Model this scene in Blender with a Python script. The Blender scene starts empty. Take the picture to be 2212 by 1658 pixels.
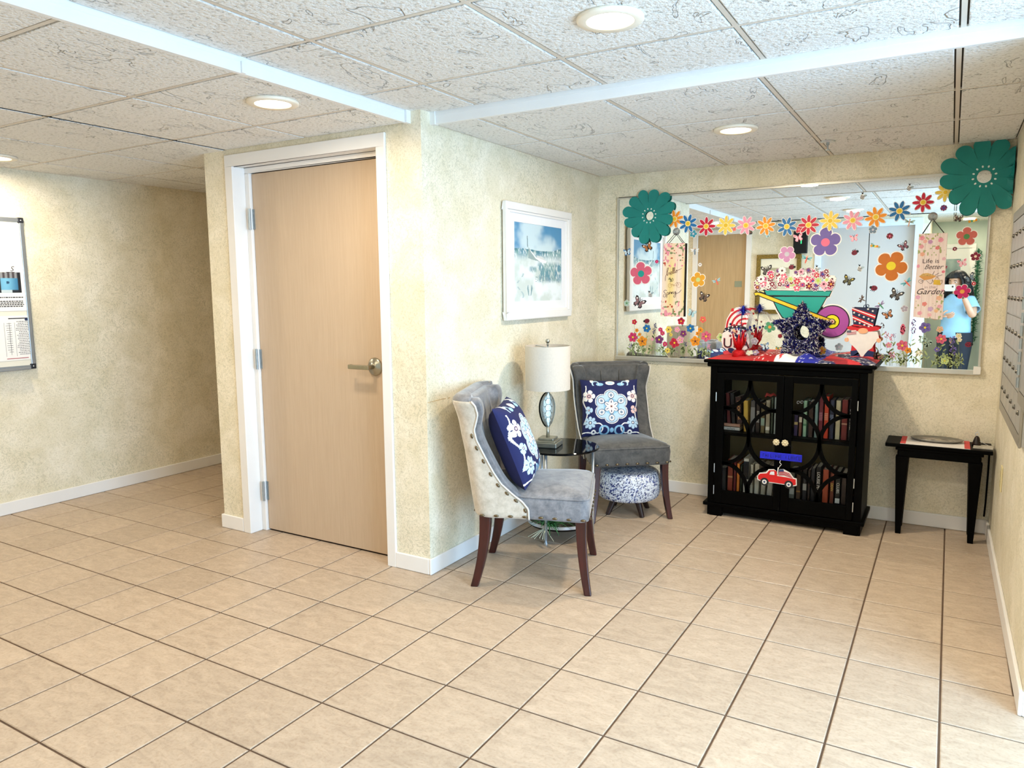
import bpy, bmesh, math, random
from math import sin, cos, pi, radians as R, sqrt, atan2, hypot
from mathutils import Vector, Matrix, Euler
random.seed(7)
sc = bpy.context.scene
COL = sc.collection
T = 0.2985            # one floor tile in metres; room coordinates below are counted in tiles

# ------------------------------------------------------------------ camera
CAMP = Vector((9.849*T, -4.6346*T, 4.5893*T))
YAW, PIT, ROL = -0.5335, -0.126, 0.0076
fw = Vector((sin(YAW)*cos(PIT), cos(YAW)*cos(PIT), sin(PIT)))
r0 = Vector((cos(YAW), -sin(YAW), 0)); d0 = fw.cross(r0)
rt = cos(ROL)*r0 + sin(ROL)*d0; dn = -sin(ROL)*r0 + cos(ROL)*d0
cd = bpy.data.cameras.new('camera'); cam = bpy.data.objects.new('camera', cd); COL.objects.link(cam)
up = -dn
cam.matrix_world = Matrix(((rt.x, up.x, -fw.x, CAMP.x), (rt.y, up.y, -fw.y, CAMP.y), (rt.z, up.z, -fw.z, CAMP.z), (0, 0, 0, 1)))
cd.sensor_fit = 'HORIZONTAL'; cd.sensor_width = 36.0; cd.lens = 36*1598.38/2212; cd.clip_start = 0.01
sc.camera = cam

# ------------------------------------------------------------------ world, daylight, exposure
sc.view_settings.view_transform = 'Standard'; sc.view_settings.look = 'None'
sc.view_settings.gamma = 1.0; sc.view_settings.use_curve_mapping = False
sc.view_settings.exposure = -0.30
sc.cycles.use_denoising = True
sc.cycles.max_bounces = 12; sc.cycles.diffuse_bounces = 7; sc.cycles.glossy_bounces = 6
sc.cycles.transmission_bounces = 8; sc.cycles.transparent_max_bounces = 12
sc.cycles.sample_clamp_indirect = 6.0
sc.cycles.blur_glossy = 0.5
w = bpy.data.worlds.new('world'); sc.world = w; w.use_nodes = True
nt = w.node_tree; bg = nt.nodes['Background']; sky = nt.nodes.new('ShaderNodeTexSky')
sky.sky_type = 'NISHITA'; sky.sun_elevation = R(40); sky.sun_rotation = R(250); sky.sun_disc = False
nt.links.new(sky.outputs[0], bg.inputs[0]); bg.inputs[1].default_value = 0.12

def srgb(h):
    h = h.lstrip('#'); v = [int(h[i:i+2], 16)/255 for i in (0, 2, 4)]
    return tuple(x/12.92 if x <= .04045 else ((x+.055)/1.055)**2.4 for x in v)
def area(name, loc, direction, sx, sy, power, color, shape='RECTANGLE', parent=None, spread=None):
    l = bpy.data.lights.new(name, 'AREA'); l.shape = shape; l.size = sx; l.size_y = sy; l.energy = power; l.color = color
    if spread: l.spread = spread
    o = bpy.data.objects.new(name, l); COL.objects.link(o)
    o.location = loc; o.rotation_euler = Vector(direction).to_track_quat('-Z', 'Y').to_euler()
    if parent: o.parent = parent
    return o
DAY_POWER = 225.0
DAY_COLOR = (0.42, 0.69, 1.0)
LAMP_POWER = 13.0
LAMP_COLOR = (1.0, 0.85, 0.64)
# daylight through the glazed front of the lobby, in the opening of window_1
area('daylight', (15.35*T, -0.2*T, 3.7*T), (-1, 0.05, -0.05), 6.8*T, 5.6*T, DAY_POWER, DAY_COLOR)

# ------------------------------------------------------------------ materials
MATS = {}
def nodes(name):
    m = bpy.data.materials.new(name); m.use_nodes = True
    n = m.node_tree; return m, n, n.nodes['Principled BSDF']
def mat(name, color, rough=.5, metal=0., var=0., scale=20., bump=0., bscale=None, coat=0., emit=0., sheen=0., alpha=1., detail=4., dist=0., obj=True, trans=0., ior=1.45, ecol=None):
    """plain procedural surface: colour with a noise variation and a fine bump"""
    if name in MATS: return MATS[name]
    m, n, b = nodes(name); c = srgb(color) if isinstance(color, str) else color
    b.inputs['Base Color'].default_value = (*c, 1); b.inputs['Roughness'].default_value = rough; b.inputs['Metallic'].default_value = metal
    b.inputs['Coat Weight'].default_value = coat; b.inputs['IOR'].default_value = ior
    if trans: b.inputs['Transmission Weight'].default_value = trans
    if sheen:
        b.inputs['Sheen Weight'].default_value = sheen; b.inputs['Sheen Roughness'].default_value = .4
    if emit:
        b.inputs['Emission Color'].default_value = (*(ecol or c), 1); b.inputs['Emission Strength'].default_value = emit
    if var or bump:
        tc = n.nodes.new('ShaderNodeTexCoord'); nz = n.nodes.new('ShaderNodeTexNoise')
        nz.inputs['Scale'].default_value = scale; nz.inputs['Detail'].default_value = detail; nz.inputs['Distortion'].default_value = dist
        n.links.new(tc.outputs['Object' if obj else 'Generated'], nz.inputs['Vector'])
        if var:
            rp = n.nodes.new('ShaderNodeValToRGB')
            rp.color_ramp.elements[0].position = .3; rp.color_ramp.elements[1].position = .7
            rp.color_ramp.elements[0].color = (*[max(0, x*(1-var)) for x in c], 1); rp.color_ramp.elements[1].color = (*[min(1, x*(1+var)) for x in c], 1)
            n.links.new(nz.outputs['Fac'], rp.inputs[0]); n.links.new(rp.outputs[0], b.inputs['Base Color'])
        if bump:
            bn = n.nodes.new('ShaderNodeBump'); bn.inputs['Strength'].default_value = bump; bn.inputs['Distance'].default_value = .004
            n2 = n.nodes.new('ShaderNodeTexNoise'); n2.inputs['Scale'].default_value = bscale or scale*3; n2.inputs['Detail'].default_value = 3
            n.links.new(tc.outputs['Object' if obj else 'Generated'], n2.inputs['Vector'])
            n.links.new(n2.outputs['Fac'], bn.inputs['Height']); n.links.new(bn.outputs[0], b.inputs['Normal'])
    if name in ('black_lacquer',): b.inputs['Specular IOR Level'].default_value = .06
    MATS[name] = m; return m
def print_mat(name='printed', rough=.55, attr='Col'):
    if name in MATS: return MATS[name]
    m, n, b = nodes(name); a = n.nodes.new('ShaderNodeAttribute'); a.attribute_name = attr
    n.links.new(a.outputs['Color'], b.inputs['Base Color']); b.inputs['Roughness'].default_value = rough
    MATS[name] = m; return m

def wallpaper():
    m, n, b = nodes('swirl_wallpaper'); L = n.links.new
    geo = n.nodes.new('ShaderNodeNewGeometry')
    def noise(s, d, dist):
        q = n.nodes.new('ShaderNodeTexNoise'); q.inputs['Scale'].default_value = s; q.inputs['Detail'].default_value = d; q.inputs['Distortion'].default_value = dist
        L(geo.outputs['Position'], q.inputs['Vector']); return q
    big = noise(2.2, 3, .6); sw = noise(17, 2.5, 2.6); patch = noise(6, 3, .5); fine = noise(120, 2, 1.2)
    # thin curled lines: a narrow band of the distorted noise
    rl = n.nodes.new('ShaderNodeValToRGB'); e = rl.color_ramp.elements
    e[0].position = .44; e[0].color = (0, 0, 0, 1); e[1].position = .49; e[1].color = (1, 1, 1, 1)
    x = rl.color_ramp.elements.new(.54); x.color = (0, 0, 0, 1)
    L(sw.outputs['Fac'], rl.inputs[0])
    rb = n.nodes.new('ShaderNodeValToRGB'); rb.color_ramp.elements[0].position = .35; rb.color_ramp.elements[1].position = .68
    rb.color_ramp.elements[0].color = (*srgb('#e1d7bc'), 1); rb.color_ramp.elements[1].color = (*srgb('#f0e7d2'), 1)
    L(patch.outputs['Fac'], rb.inputs[0])
    mx = n.nodes.new('ShaderNodeMixRGB'); mx.inputs[2].default_value = (*srgb('#b5b195'), 1)
    mm = n.nodes.new('ShaderNodeMath'); mm.operation = 'MULTIPLY'; L(rl.outputs[0], mm.inputs[0])
    m2 = n.nodes.new('ShaderNodeMapRange'); m2.inputs[1].default_value = .35; m2.inputs[2].default_value = .7; m2.inputs[3].default_value = .15; m2.inputs[4].default_value = .65
    L(big.outputs['Fac'], m2.inputs[0]); L(m2.outputs[0], mm.inputs[1])
    L(mm.outputs[0], mx.inputs[0]); L(rb.outputs[0], mx.inputs[1])
    mf = n.nodes.new('ShaderNodeMixRGB'); mf.blend_type = 'MULTIPLY'; mf.inputs[0].default_value = .35
    rf = n.nodes.new('ShaderNodeValToRGB'); rf.color_ramp.elements[0].position = .35; rf.color_ramp.elements[1].position = .5
    rf.color_ramp.elements[0].color = (.55, .52, .42, 1); rf.color_ramp.elements[1].color = (1, 1, 1, 1)
    L(fine.outputs['Fac'], rf.inputs[0]); L(mx.outputs[0], mf.inputs[1]); L(rf.outputs[0], mf.inputs[2])
    L(mf.outputs[0], b.inputs['Base Color']); b.inputs['Roughness'].default_value = .6
    bp = n.nodes.new('ShaderNodeBump'); bp.inputs['Strength'].default_value = .12; bp.inputs['Distance'].default_value = .0015
    L(rl.outputs[0], bp.inputs['Height']); L(bp.outputs[0], b.inputs['Normal'])
    return m
def tile_floor():
    m, n, b = nodes('beige_ceramic'); L = n.links.new
    geo = n.nodes.new('ShaderNodeNewGeometry'); oi = n.nodes.new('ShaderNodeObjectInfo')
    ad = n.nodes.new('ShaderNodeVectorMath'); ad.operation = 'MULTIPLY_ADD'
    cmb = n.nodes.new('ShaderNodeCombineXYZ'); L(oi.outputs['Random'], cmb.inputs[0]); L(oi.outputs['Random'], cmb.inputs[1])
    ad.inputs[1].default_value = (9, 17, 0); L(cmb.outputs[0], ad.inputs[0]); L(geo.outputs['Position'], ad.inputs[2])
    q = n.nodes.new('ShaderNodeTexNoise'); q.inputs['Scale'].default_value = 22; q.inputs['Detail'].default_value = 8; q.inputs['Roughness'].default_value = .72; q.inputs['Distortion'].default_value = .8
    mp = n.nodes.new('ShaderNodeMapping'); mp.inputs['Scale'].default_value = (.6, 1.3, 1); L(ad.outputs[0], mp.inputs['Vector']); L(mp.outputs[0], q.inputs['Vector'])
    r = n.nodes.new('ShaderNodeValToRGB'); r.color_ramp.elements[0].position = .34; r.color_ramp.elements[1].position = .66
    r.color_ramp.elements[0].color = (*srgb('#ab9884'), 1); r.color_ramp.elements[1].color = (*srgb('#c3b09b'), 1)
    L(q.outputs['Fac'], r.inputs[0])
    f = n.nodes.new('ShaderNodeTexNoise'); f.inputs['Scale'].default_value = 90; f.inputs['Detail'].default_value = 4; L(geo.outputs['Position'], f.inputs['Vector'])
    rf = n.nodes.new('ShaderNodeValToRGB'); rf.color_ramp.elements[0].position = .36; rf.color_ramp.elements[1].position = .5
    rf.color_ramp.elements[0].color = (.72, .62, .52, 1); rf.color_ramp.elements[1].color = (1, 1, 1, 1); L(f.outputs['Fac'], rf.inputs[0])
    mx = n.nodes.new('ShaderNodeMixRGB'); mx.blend_type = 'MULTIPLY'; mx.inputs[0].default_value = .3; L(r.outputs[0], mx.inputs[1]); L(rf.outputs[0], mx.inputs[2])
    hs = n.nodes.new('ShaderNodeHueSaturation'); mr = n.nodes.new('ShaderNodeMapRange'); mr.inputs[3].default_value = .94; mr.inputs[4].default_value = 1.05
    L(oi.outputs['Random'], mr.inputs[0]); L(mr.outputs[0], hs.inputs['Value']); L(mx.outputs[0], hs.inputs['Color']); L(hs.outputs[0], b.inputs['Base Color'])
    b.inputs['Roughness'].default_value = .42; b.inputs['Specular IOR Level'].default_value = .35
    bp = n.nodes.new('ShaderNodeBump'); bp.inputs['Strength'].default_value = .12; bp.inputs['Distance'].default_value = .002; L(q.outputs['Fac'], bp.inputs['Height']); L(bp.outputs[0], b.inputs['Normal'])
    return m
def tile_ceiling():
    m, n, b = nodes('fissured_ceiling'); L = n.links.new
    geo = n.nodes.new('ShaderNodeNewGeometry'); oi = n.nodes.new('ShaderNodeObjectInfo')
    cmb = n.nodes.new('ShaderNodeCombineXYZ'); L(oi.outputs['Random'], cmb.inputs[0]); L(oi.outputs['Random'], cmb.inputs[1])
    ad = n.nodes.new('ShaderNodeVectorMath'); ad.operation = 'MULTIPLY_ADD'; ad.inputs[1].default_value = (13, 29, 0); L(cmb.outputs[0], ad.inputs[0]); L(geo.outputs['Position'], ad.inputs[2])
    g = n.nodes.new('ShaderNodeTexNoise'); g.inputs['Scale'].default_value = 75; g.inputs['Detail'].default_value = 5; L(geo.outputs['Position'], g.inputs['Vector'])
    mp = n.nodes.new('ShaderNodeMapping'); mp.inputs['Scale'].default_value = (1, .55, 1); mp.inputs['Rotation'].default_value = (0, 0, .5); L(ad.outputs[0], mp.inputs['Vector'])
    s = n.nodes.new('ShaderNodeTexNoise'); s.inputs['Scale'].default_value = 5.5; s.inputs['Detail'].default_value = 3; s.inputs['Distortion'].default_value = 1.6; L(mp.outputs[0], s.inputs['Vector'])
    rs = n.nodes.new('ShaderNodeValToRGB'); e = rs.color_ramp.elements
    e[0].position = .612; e[0].color = (1, 1, 1, 1); e[1].position = .62; e[1].color = (0, 0, 0, 1); x = e.new(.632); x.color = (1, 1, 1, 1)
    L(s.outputs['Fac'], rs.inputs[0])
    rg = n.nodes.new('ShaderNodeValToRGB'); rg.color_ramp.elements[0].position = .30; rg.color_ramp.elements[1].position = .45
    rg.color_ramp.elements[0].color = (*srgb('#b7b6b1'), 1); rg.color_ramp.elements[1].color = (*srgb('#e6e6e3'), 1); L(g.outputs['Fac'], rg.inputs[0])
    mx = n.nodes.new('ShaderNodeMixRGB'); mx.blend_type = 'MULTIPLY'; mx.inputs[0].default_value = .20; L(rg.outputs[0], mx.inputs[1]); L(rs.outputs[0], mx.inputs[2]); L(mx.outputs[0], b.inputs['Base Color'])
    b.inputs['Roughness'].default_value = .9
    ah = n.nodes.new('ShaderNodeMath'); ah.operation = 'MULTIPLY_ADD'; ah.inputs[1].default_value = .9; L(rs.outputs[0], ah.inputs[0]); L(g.outputs['Fac'], ah.inputs[2])
    bp = n.nodes.new('ShaderNodeBump'); bp.inputs['Strength'].default_value = 1.0; bp.inputs['Distance'].default_value = .008; L(ah.outputs[0], bp.inputs['Height']); L(bp.outputs[0], b.inputs['Normal'])
    return m
def wood(name, c0, c1, rough=.45, axis='Z', scale=9., coat=0.):
    if name in MATS: return MATS[name]
    m, n, b = nodes(name); L = n.links.new
    tc = n.nodes.new('ShaderNodeTexCoord'); mp = n.nodes.new('ShaderNodeMapping')
    mp.inputs['Scale'].default_value = {'Z': (6, 6, .35), 'X': (.35, 6, 6), 'Y': (6, .35, 6)}[axis]; L(tc.outputs['Object'], mp.inputs['Vector'])
    q = n.nodes.new('ShaderNodeTexNoise'); q.inputs['Scale'].default_value = scale; q.inputs['Detail'].default_value = 6; q.inputs['Distortion'].default_value = .6; L(mp.outputs[0], q.inputs['Vector'])
    r = n.nodes.new('ShaderNodeValToRGB'); r.color_ramp.elements[0].position = .3; r.color_ramp.elements[1].position = .7
    r.color_ramp.elements[0].color = (*srgb(c0), 1); r.color_ramp.elements[1].color = (*srgb(c1), 1); L(q.outputs['Fac'], r.inputs[0]); L(r.outputs[0], b.inputs['Base Color'])
    b.inputs['Roughness'].default_value = rough; b.inputs['Coat Weight'].default_value = coat
    MATS[name] = m; return m
def velvet(name, c0, c1, scale=14., rough=.75, sheen=.6):
    if name in MATS: return MATS[name]
    m, n, b = nodes(name); L = n.links.new
    tc = n.nodes.new('ShaderNodeTexCoord')
    q = n.nodes.new('ShaderNodeTexNoise'); q.inputs['Scale'].default_value = scale; q.inputs['Detail'].default_value = 8; q.inputs['Roughness'].default_value = .78; q.inputs['Distortion'].default_value = .25; L(tc.outputs['Object'], q.inputs['Vector'])
    r = n.nodes.new('ShaderNodeValToRGB'); r.color_ramp.elements[0].position = .3; r.color_ramp.elements[1].position = .7
    r.color_ramp.elements[0].color = (*srgb(c0), 1); r.color_ramp.elements[1].color = (*srgb(c1), 1); L(q.outputs['Fac'], r.inputs[0]); L(r.outputs[0], b.inputs['Base Color'])
    b.inputs['Roughness'].default_value = rough; b.inputs['Sheen Weight'].default_value = sheen; b.inputs['Sheen Roughness'].default_value = .35
    bp = n.nodes.new('ShaderNodeBump'); bp.inputs['Strength'].default_value = .15; bp.inputs['Distance'].default_value = .003; L(q.outputs['Fac'], bp.inputs['Height']); L(bp.outputs[0], b.inputs['Normal'])
    MATS[name] = m; return m

M_WALL = wallpaper(); M_TILE = tile_floor(); M_CEIL = tile_ceiling()
M_WHITE = mat('white_paint', '#e9e6e2', .35, var=.03, scale=3)
M_TRIM = mat('cool_white_trim', '#e6e7e6', .35, var=.02, scale=2)
M_GROUT = mat('brown_grout', '#5a4636', .9, var=.2, scale=12)
M_GRID = mat('ceiling_grid_metal', '#d2c9bc', .5, var=.03, scale=6)
M_BLACK = mat('black_lacquer', '#020202', .45, var=.3, scale=9)
M_CHROME = mat('brushed_chrome', '#d3d8dc', .3, .75, var=.05, scale=40)
M_NICKEL = mat('satin_nickel', '#a9a593', .28, 1.0, var=.06, scale=40)
M_STEEL = mat('galvanised_hinge', '#a9b3b8', .35, .9, var=.08, scale=60)
M_DARK = mat('dark_void', '#0a0a0a', .8, var=.2, scale=10)
M_PRINT = print_mat()

# ------------------------------------------------------------------ mesh builder
class MB:
    def __init__(s): s.v = []; s.f = []; s.m = []
    def add(s, vs, fs, m=0, X=None):
        o = len(s.v)
        s.v += [tuple(X @ Vector(p)) if X is not None else tuple(p) for p in vs]
        s.f += [tuple(i+o for i in f) for f in fs]; s.m += [m]*len(fs); return s
    def box(s, x0, x1, y0, y1, z0, z1, m=0, X=None):
        return s.add([(x0, y0, z0), (x1, y0, z0), (x1, y1, z0), (x0, y1, z0), (x0, y0, z1), (x1, y0, z1), (x1, y1, z1), (x0, y1, z1)],
                     [(0, 3, 2, 1), (4, 5, 6, 7), (0, 1, 5, 4), (1, 2, 6, 5), (2, 3, 7, 6), (3, 0, 4, 7)], m, X)
    def prism_xy(s, poly, z0, z1, m=0, X=None):
        n = len(poly); vs = [(x, y, z0) for x, y in poly]+[(x, y, z1) for x, y in poly]
        fs = [tuple(range(n-1, -1, -1)), tuple(range(n, 2*n))]+[(i, (i+1) % n, n+(i+1) % n, n+i) for i in range(n)]
        return s.add(vs, fs, m, X)
    def prism_xz(s, poly, y0, y1, m=0, X=None):
        """polygon in the x-z plane; y0 is the near (front) face"""
        n = len(poly); a = sum(poly[i][0]*poly[(i+1) % n][1]-poly[(i+1) % n][0]*poly[i][1] for i in range(n))
        if a < 0: poly = poly[::-1]
        vs = [(x, y0, z) for x, z in poly]+[(x, y1, z) for x, z in poly]
        fs = [tuple(range(n)), tuple(range(2*n-1, n-1, -1))]+[(i, n+i, n+(i+1) % n, (i+1) % n) for i in range(n)]
        return s.add(vs, fs, m, X)
    def tube(s, pts, r, n=6, m=0, closed=False, X=None, flat=1.0):
        P = [Vector(p) for p in pts]; N = len(P); vs = []; fs = []
        rr = r if isinstance(r, (list, tuple)) else [r]*N
        prev = None
        for i in range(N):
            d = (P[(i+1) % N]-P[i-1]) if closed else (P[min(i+1, N-1)]-P[max(i-1, 0)])
            d = d.normalized() if d.length > 1e-9 else Vector((0, 0, 1))
            if prev is None:
                a = Vector((0, 0, 1)) if abs(d.z) < .9 else Vector((1, 0, 0)); u = d.cross(a).normalized()
            else:
                u = (prev-d*prev.dot(d)); u = u.normalized() if u.length > 1e-6 else d.orthogonal().normalized()
            prev = u; v = d.cross(u)
            for k in range(n):
                t = 2*pi*k/n; vs.append(P[i]+rr[i]*(cos(t)*u+sin(t)*flat*v))
        for i in range(N if closed else N-1):
            for k in range(n):
                a = i*n+k; b = i*n+(k+1) % n; c = ((i+1) % N)*n+(k+1) % n; d = ((i+1) % N)*n+k; fs.append((a, b, c, d))
        if not closed: fs += [tuple(range(n-1, -1, -1)), tuple(range((N-1)*n, N*n))]
        return s.add(vs, fs, m, X)
    def lathe(s, prof, n=24, m=0, X=None, cap=True):
        vs = []; fs = []; N = len(prof)
        for r, z in prof:
            for k in range(n): vs.append((r*cos(2*pi*k/n), r*sin(2*pi*k/n), z))
        for i in range(N-1):
            for k in range(n): fs.append((i*n+k, i*n+(k+1) % n, (i+1)*n+(k+1) % n, (i+1)*n+k))
        if cap:
            if prof[0][0] > 1e-6: fs.append(tuple(range(n-1, -1, -1)))
            if prof[-1][0] > 1e-6: fs.append(tuple(range((N-1)*n, N*n)))
        return s.add(vs, fs, m, X)
    def ell(s, c, rad, nu=12, nv=8, m=0, X=None):
        vs = []; fs = []
        for j in range(nv+1):
            t = pi*j/nv
            for k in range(nu):
                p = 2*pi*k/nu; vs.append((c[0]+rad[0]*sin(t)*cos(p), c[1]+rad[1]*sin(t)*sin(p), c[2]-rad[2]*cos(t)))
        for j in range(nv):
            for k in range(nu): fs.append((j*nu+k, j*nu+(k+1) % nu, (j+1)*nu+(k+1) % nu, (j+1)*nu+k))
        return s.add(vs, fs, m, X)
    def grid(s, nx, ny, fn, m=0, X=None, closed=False):
        vs = [fn(i/nx, j/ny) for j in range(ny+1) for i in range(nx+1)]
        fs = [(j*(nx+1)+i, j*(nx+1)+i+1, (j+1)*(nx+1)+i+1, (j+1)*(nx+1)+i) for j in range(ny) for i in range(nx)]
        return s.add(vs, fs, m, X)
    def mesh(s, name, mats, smooth=False):
        me = bpy.data.meshes.new(name); me.from_pydata(s.v, [], s.f)
        for m in (mats if isinstance(mats, (list, tuple)) else [mats]): me.materials.append(m)
        me.polygons.foreach_set('material_index', s.m)
        if smooth: me.polygons.foreach_set('use_smooth', [True]*len(s.f))
        bm = bmesh.new(); bm.from_mesh(me); bmesh.ops.remove_doubles(bm, verts=bm.verts, dist=1e-6); bmesh.ops.recalc_face_normals(bm, faces=bm.faces); bm.to_mesh(me); bm.free()
        me.update(); return me
    def build(s, name, mats, parent=None, smooth=False, bevel=0, seg=2, sub=0, angle=None):
        o = bpy.data.objects.new(name, s.mesh(name, mats, smooth)); COL.objects.link(o)
        if parent: o.parent = parent
        if bevel:
            b = o.modifiers.new('bevel', 'BEVEL'); b.width = bevel; b.segments = seg; b.limit_method = 'ANGLE'; b.angle_limit = R(35)
        if sub:
            q = o.modifiers.new('sub', 'SUBSURF'); q.levels = sub; q.render_levels = sub
        if angle:
            for p in o.data.polygons: p.use_smooth = True
            bm = bmesh.new(); bm.from_mesh(o.data)
            for e in bm.edges: e.smooth = not (len(e.link_faces) == 2 and e.calc_face_angle(0) > R(angle))
            bm.to_mesh(o.data); bm.free()
        return o
def inst(name, me, parent, loc=(0, 0, 0), rot=(0, 0, 0), scale=None):
    o = bpy.data.objects.new(name, me); COL.objects.link(o); o.parent = parent; o.location = loc; o.rotation_euler = rot
    if scale: o.scale = scale
    return o
def empty(name, loc=(0, 0, 0), rz=0, parent=None):
    o = bpy.data.objects.new(name, None); COL.objects.link(o); o.location = loc; o.rotation_euler = (0, 0, rz); o.empty_display_size = .05
    if parent: o.parent = parent
    return o
def tag(o, label=None, cat=None, group=None, kind=None):
    if label: o['label'] = label
    if cat: o['category'] = cat
    if group: o['group'] = group
    if kind: o['kind'] = kind
    return o
def copy_tree(o, parent=None):
    c = o.copy(); COL.objects.link(c)
    if parent: c.parent = parent
    for ch in list(o.children): copy_tree(ch, c)
    return c
def text(name, s, size, m, parent, loc, rot, shear=0., depth=.0004, align='CENTER', xs=1.0):
    cu = bpy.data.curves.new(name, 'FONT'); cu.body = s; cu.size = size; cu.extrude = depth; cu.align_x = align; cu.align_y = 'CENTER'; cu.shear = shear; cu.resolution_u = 3
    o = bpy.data.objects.new(name, cu); COL.objects.link(o)
    dg = bpy.context.evaluated_depsgraph_get(); me = bpy.data.meshes.new_from_object(o.evaluated_get(dg)); me.name = name
    bpy.data.objects.remove(o); bpy.data.curves.remove(cu)
    me.materials.clear(); me.materials.append(m)
    q = bpy.data.objects.new(name, me); COL.objects.link(q); q.location = loc; q.rotation_euler = rot; q.scale = (xs, 1, 1)
    if parent: q.parent = parent
    return q
def vnoise(x, y, seed=0):
    def h(i, j):
        n = (i*374761393+j*668265263+seed*1442695041) & 0xffffffff; n = ((n ^ (n >> 13))*1274126177) & 0xffffffff
        return ((n ^ (n >> 16)) & 0xffff)/65535
    i = math.floor(x); j = math.floor(y); fx = x-i; fy = y-j; fx = fx*fx*(3-2*fx); fy = fy*fy*(3-2*fy)
    return (h(i, j)*(1-fx)+h(i+1, j)*fx)*(1-fy)+(h(i, j+1)*(1-fx)+h(i+1, j+1)*fx)*fy
def fbm(x, y, s=0, o=4): return sum(vnoise(x*2**k, y*2**k, s+k)*.5**k for k in range(o))/(2-.5**(o-1))
def lerp(a, b, t): return tuple(a[i]+(b[i]-a[i])*t for i in range(3))
def paint(me, fn):
    """printed colours: fn(vertex index, co) -> linear rgb on every vertex"""
    a = me.color_attributes.new('Col', 'FLOAT_COLOR', 'POINT'); buf = []
    for v in me.vertices: buf += [*fn(v.index, v.co), 1.0]
    a.data.foreach_set('color', buf)
def panel(name, w_, h_, nx, ny, fn, parent=None, m=None, X=None):
    """flat printed sheet in local x-z facing -y; fn(u,v) in 0..1"""
    mb = MB(); mb.grid(nx, ny, lambda u, v: ((u-.5)*w_, 0, (v-.5)*h_))
    me = mb.mesh(name, m or M_PRINT); paint(me, lambda i, c: fn(c.x/w_+.5, c.z/h_+.5))
    o = bpy.data.objects.new(name, me); COL.objects.link(o)
    if parent: o.parent = parent
    if X is not None: o.matrix_local = X
    return o
C_ = {k: srgb(v) for k, v in dict(navy='#0d1750', white='#f4f1ec', pale='#b9d3e6', sky='#8fbfdc', pink='#e7c3bd', black='#0b0b14', red='#c4202c').items()}
# ================================================================== ROOM (numbers in floor tiles)
ZH, ZL = 7.305, 7.14
def tb(mb, x0, x1, y0, y1, z0, z1, m=0): return mb.box(x0*T, x1*T, y0*T, y1*T, z0*T, z1*T, m)
def structure(o, label, cat): return tag(o, label, cat, kind='structure')
ZT = 7.6
WT = .06   # reveal between paper and baseboard
mb = MB(); tb(mb, -7.4, -6.955, -4.5, 16.4, -.1, ZT); structure(mb.build('wall_left', M_WALL), 'cream swirl papered left wall carrying the notice board', 'wall')
mb = MB()
tb(mb, -2.24, -1.46, 4.66, 5.3, -.1, ZT); tb(mb, 1.95, 2.79, 4.66, 5.3, -.1, ZT); tb(mb, -1.46, 1.95, 4.66, 5.3, 6.86, ZT)
structure(mb.build('wall_front', M_WALL), 'cream papered wall around the flush beige door', 'wall')
mb = MB(); mb.prism_xy([(2.79*T, 5.3*T), (2.745*T, 11.5*T), (2.3*T, 11.5*T), (2.3*T, 5.3*T)], -.1*T, ZT*T)
structure(mb.build('wall_alcove', M_WALL), 'papered side wall of the seating nook behind chair, lamp and framed picture', 'wall')
mb = MB(); tb(mb, -2.24, -1.8, 5.3, 16.4, -.1, ZT); structure(mb.build('wall_corridor', M_WALL), 'corridor wall behind the door block', 'wall')
mb = MB(); tb(mb, -7.4, -1.8, 16.0, 16.5, -.1, ZT); structure(mb.build('wall_corridor_end', M_WALL), 'end wall of the left corridor', 'wall')
mb = MB(); tb(mb, 2.3, 11.2, 11.39, 11.85, -.1, ZT); structure(mb.build('wall_back', M_WALL), 'cream papered back wall with the big mirror', 'wall')
mb = MB(); mb.prism_xy([(10.765*T, 4.58*T), (11.25*T, 4.58*T), (11.25*T, 11.39*T), (10.69*T, 11.39*T)], -.1*T, ZT*T)
structure(mb.build('wall_right', M_WALL), 'cream papered right wall with the letterboxes', 'wall')
mb = MB(); tb(mb, 11.25, 15.9, 4.58, 5.0, -.1, ZT); structure(mb.build('wall_side', M_WALL), 'papered wall beside the glazed entrance', 'wall')
mb = MB()
tb(mb, 15.5, 15.9, -4.9, -3.7, -.1, ZT); tb(mb, 15.5, 15.9, 3.3, 4.58, -.1, ZT); tb(mb, 15.5, 15.9, -3.7, 3.3, -.1, .7); tb(mb, 15.5, 15.9, -3.7, 3.3, 6.7, ZT)
structure(mb.build('wall_entry', M_WALL), 'entrance wall with the wide window', 'wall')
mb = MB()
for y in (-3.7, -1.4, .95, 3.18): tb(mb, 15.55, 15.75, y, y+.12, .7, 6.7)
tb(mb, 15.55, 15.75, -3.7, 3.3, .7, .85); tb(mb, 15.55, 15.75, -3.7, 3.3, 6.55, 6.7)
win = structure(mb.build('window_1', M_TRIM), 'wide white framed lobby window', 'window')
mb = MB(); tb(mb, 15.64, 15.66, -3.7, 3.3, .7, 6.7)
mb.build('window_glass', mat('window_glass', '#ffffff', .0, trans=1.0, ior=1.05), win)
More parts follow.
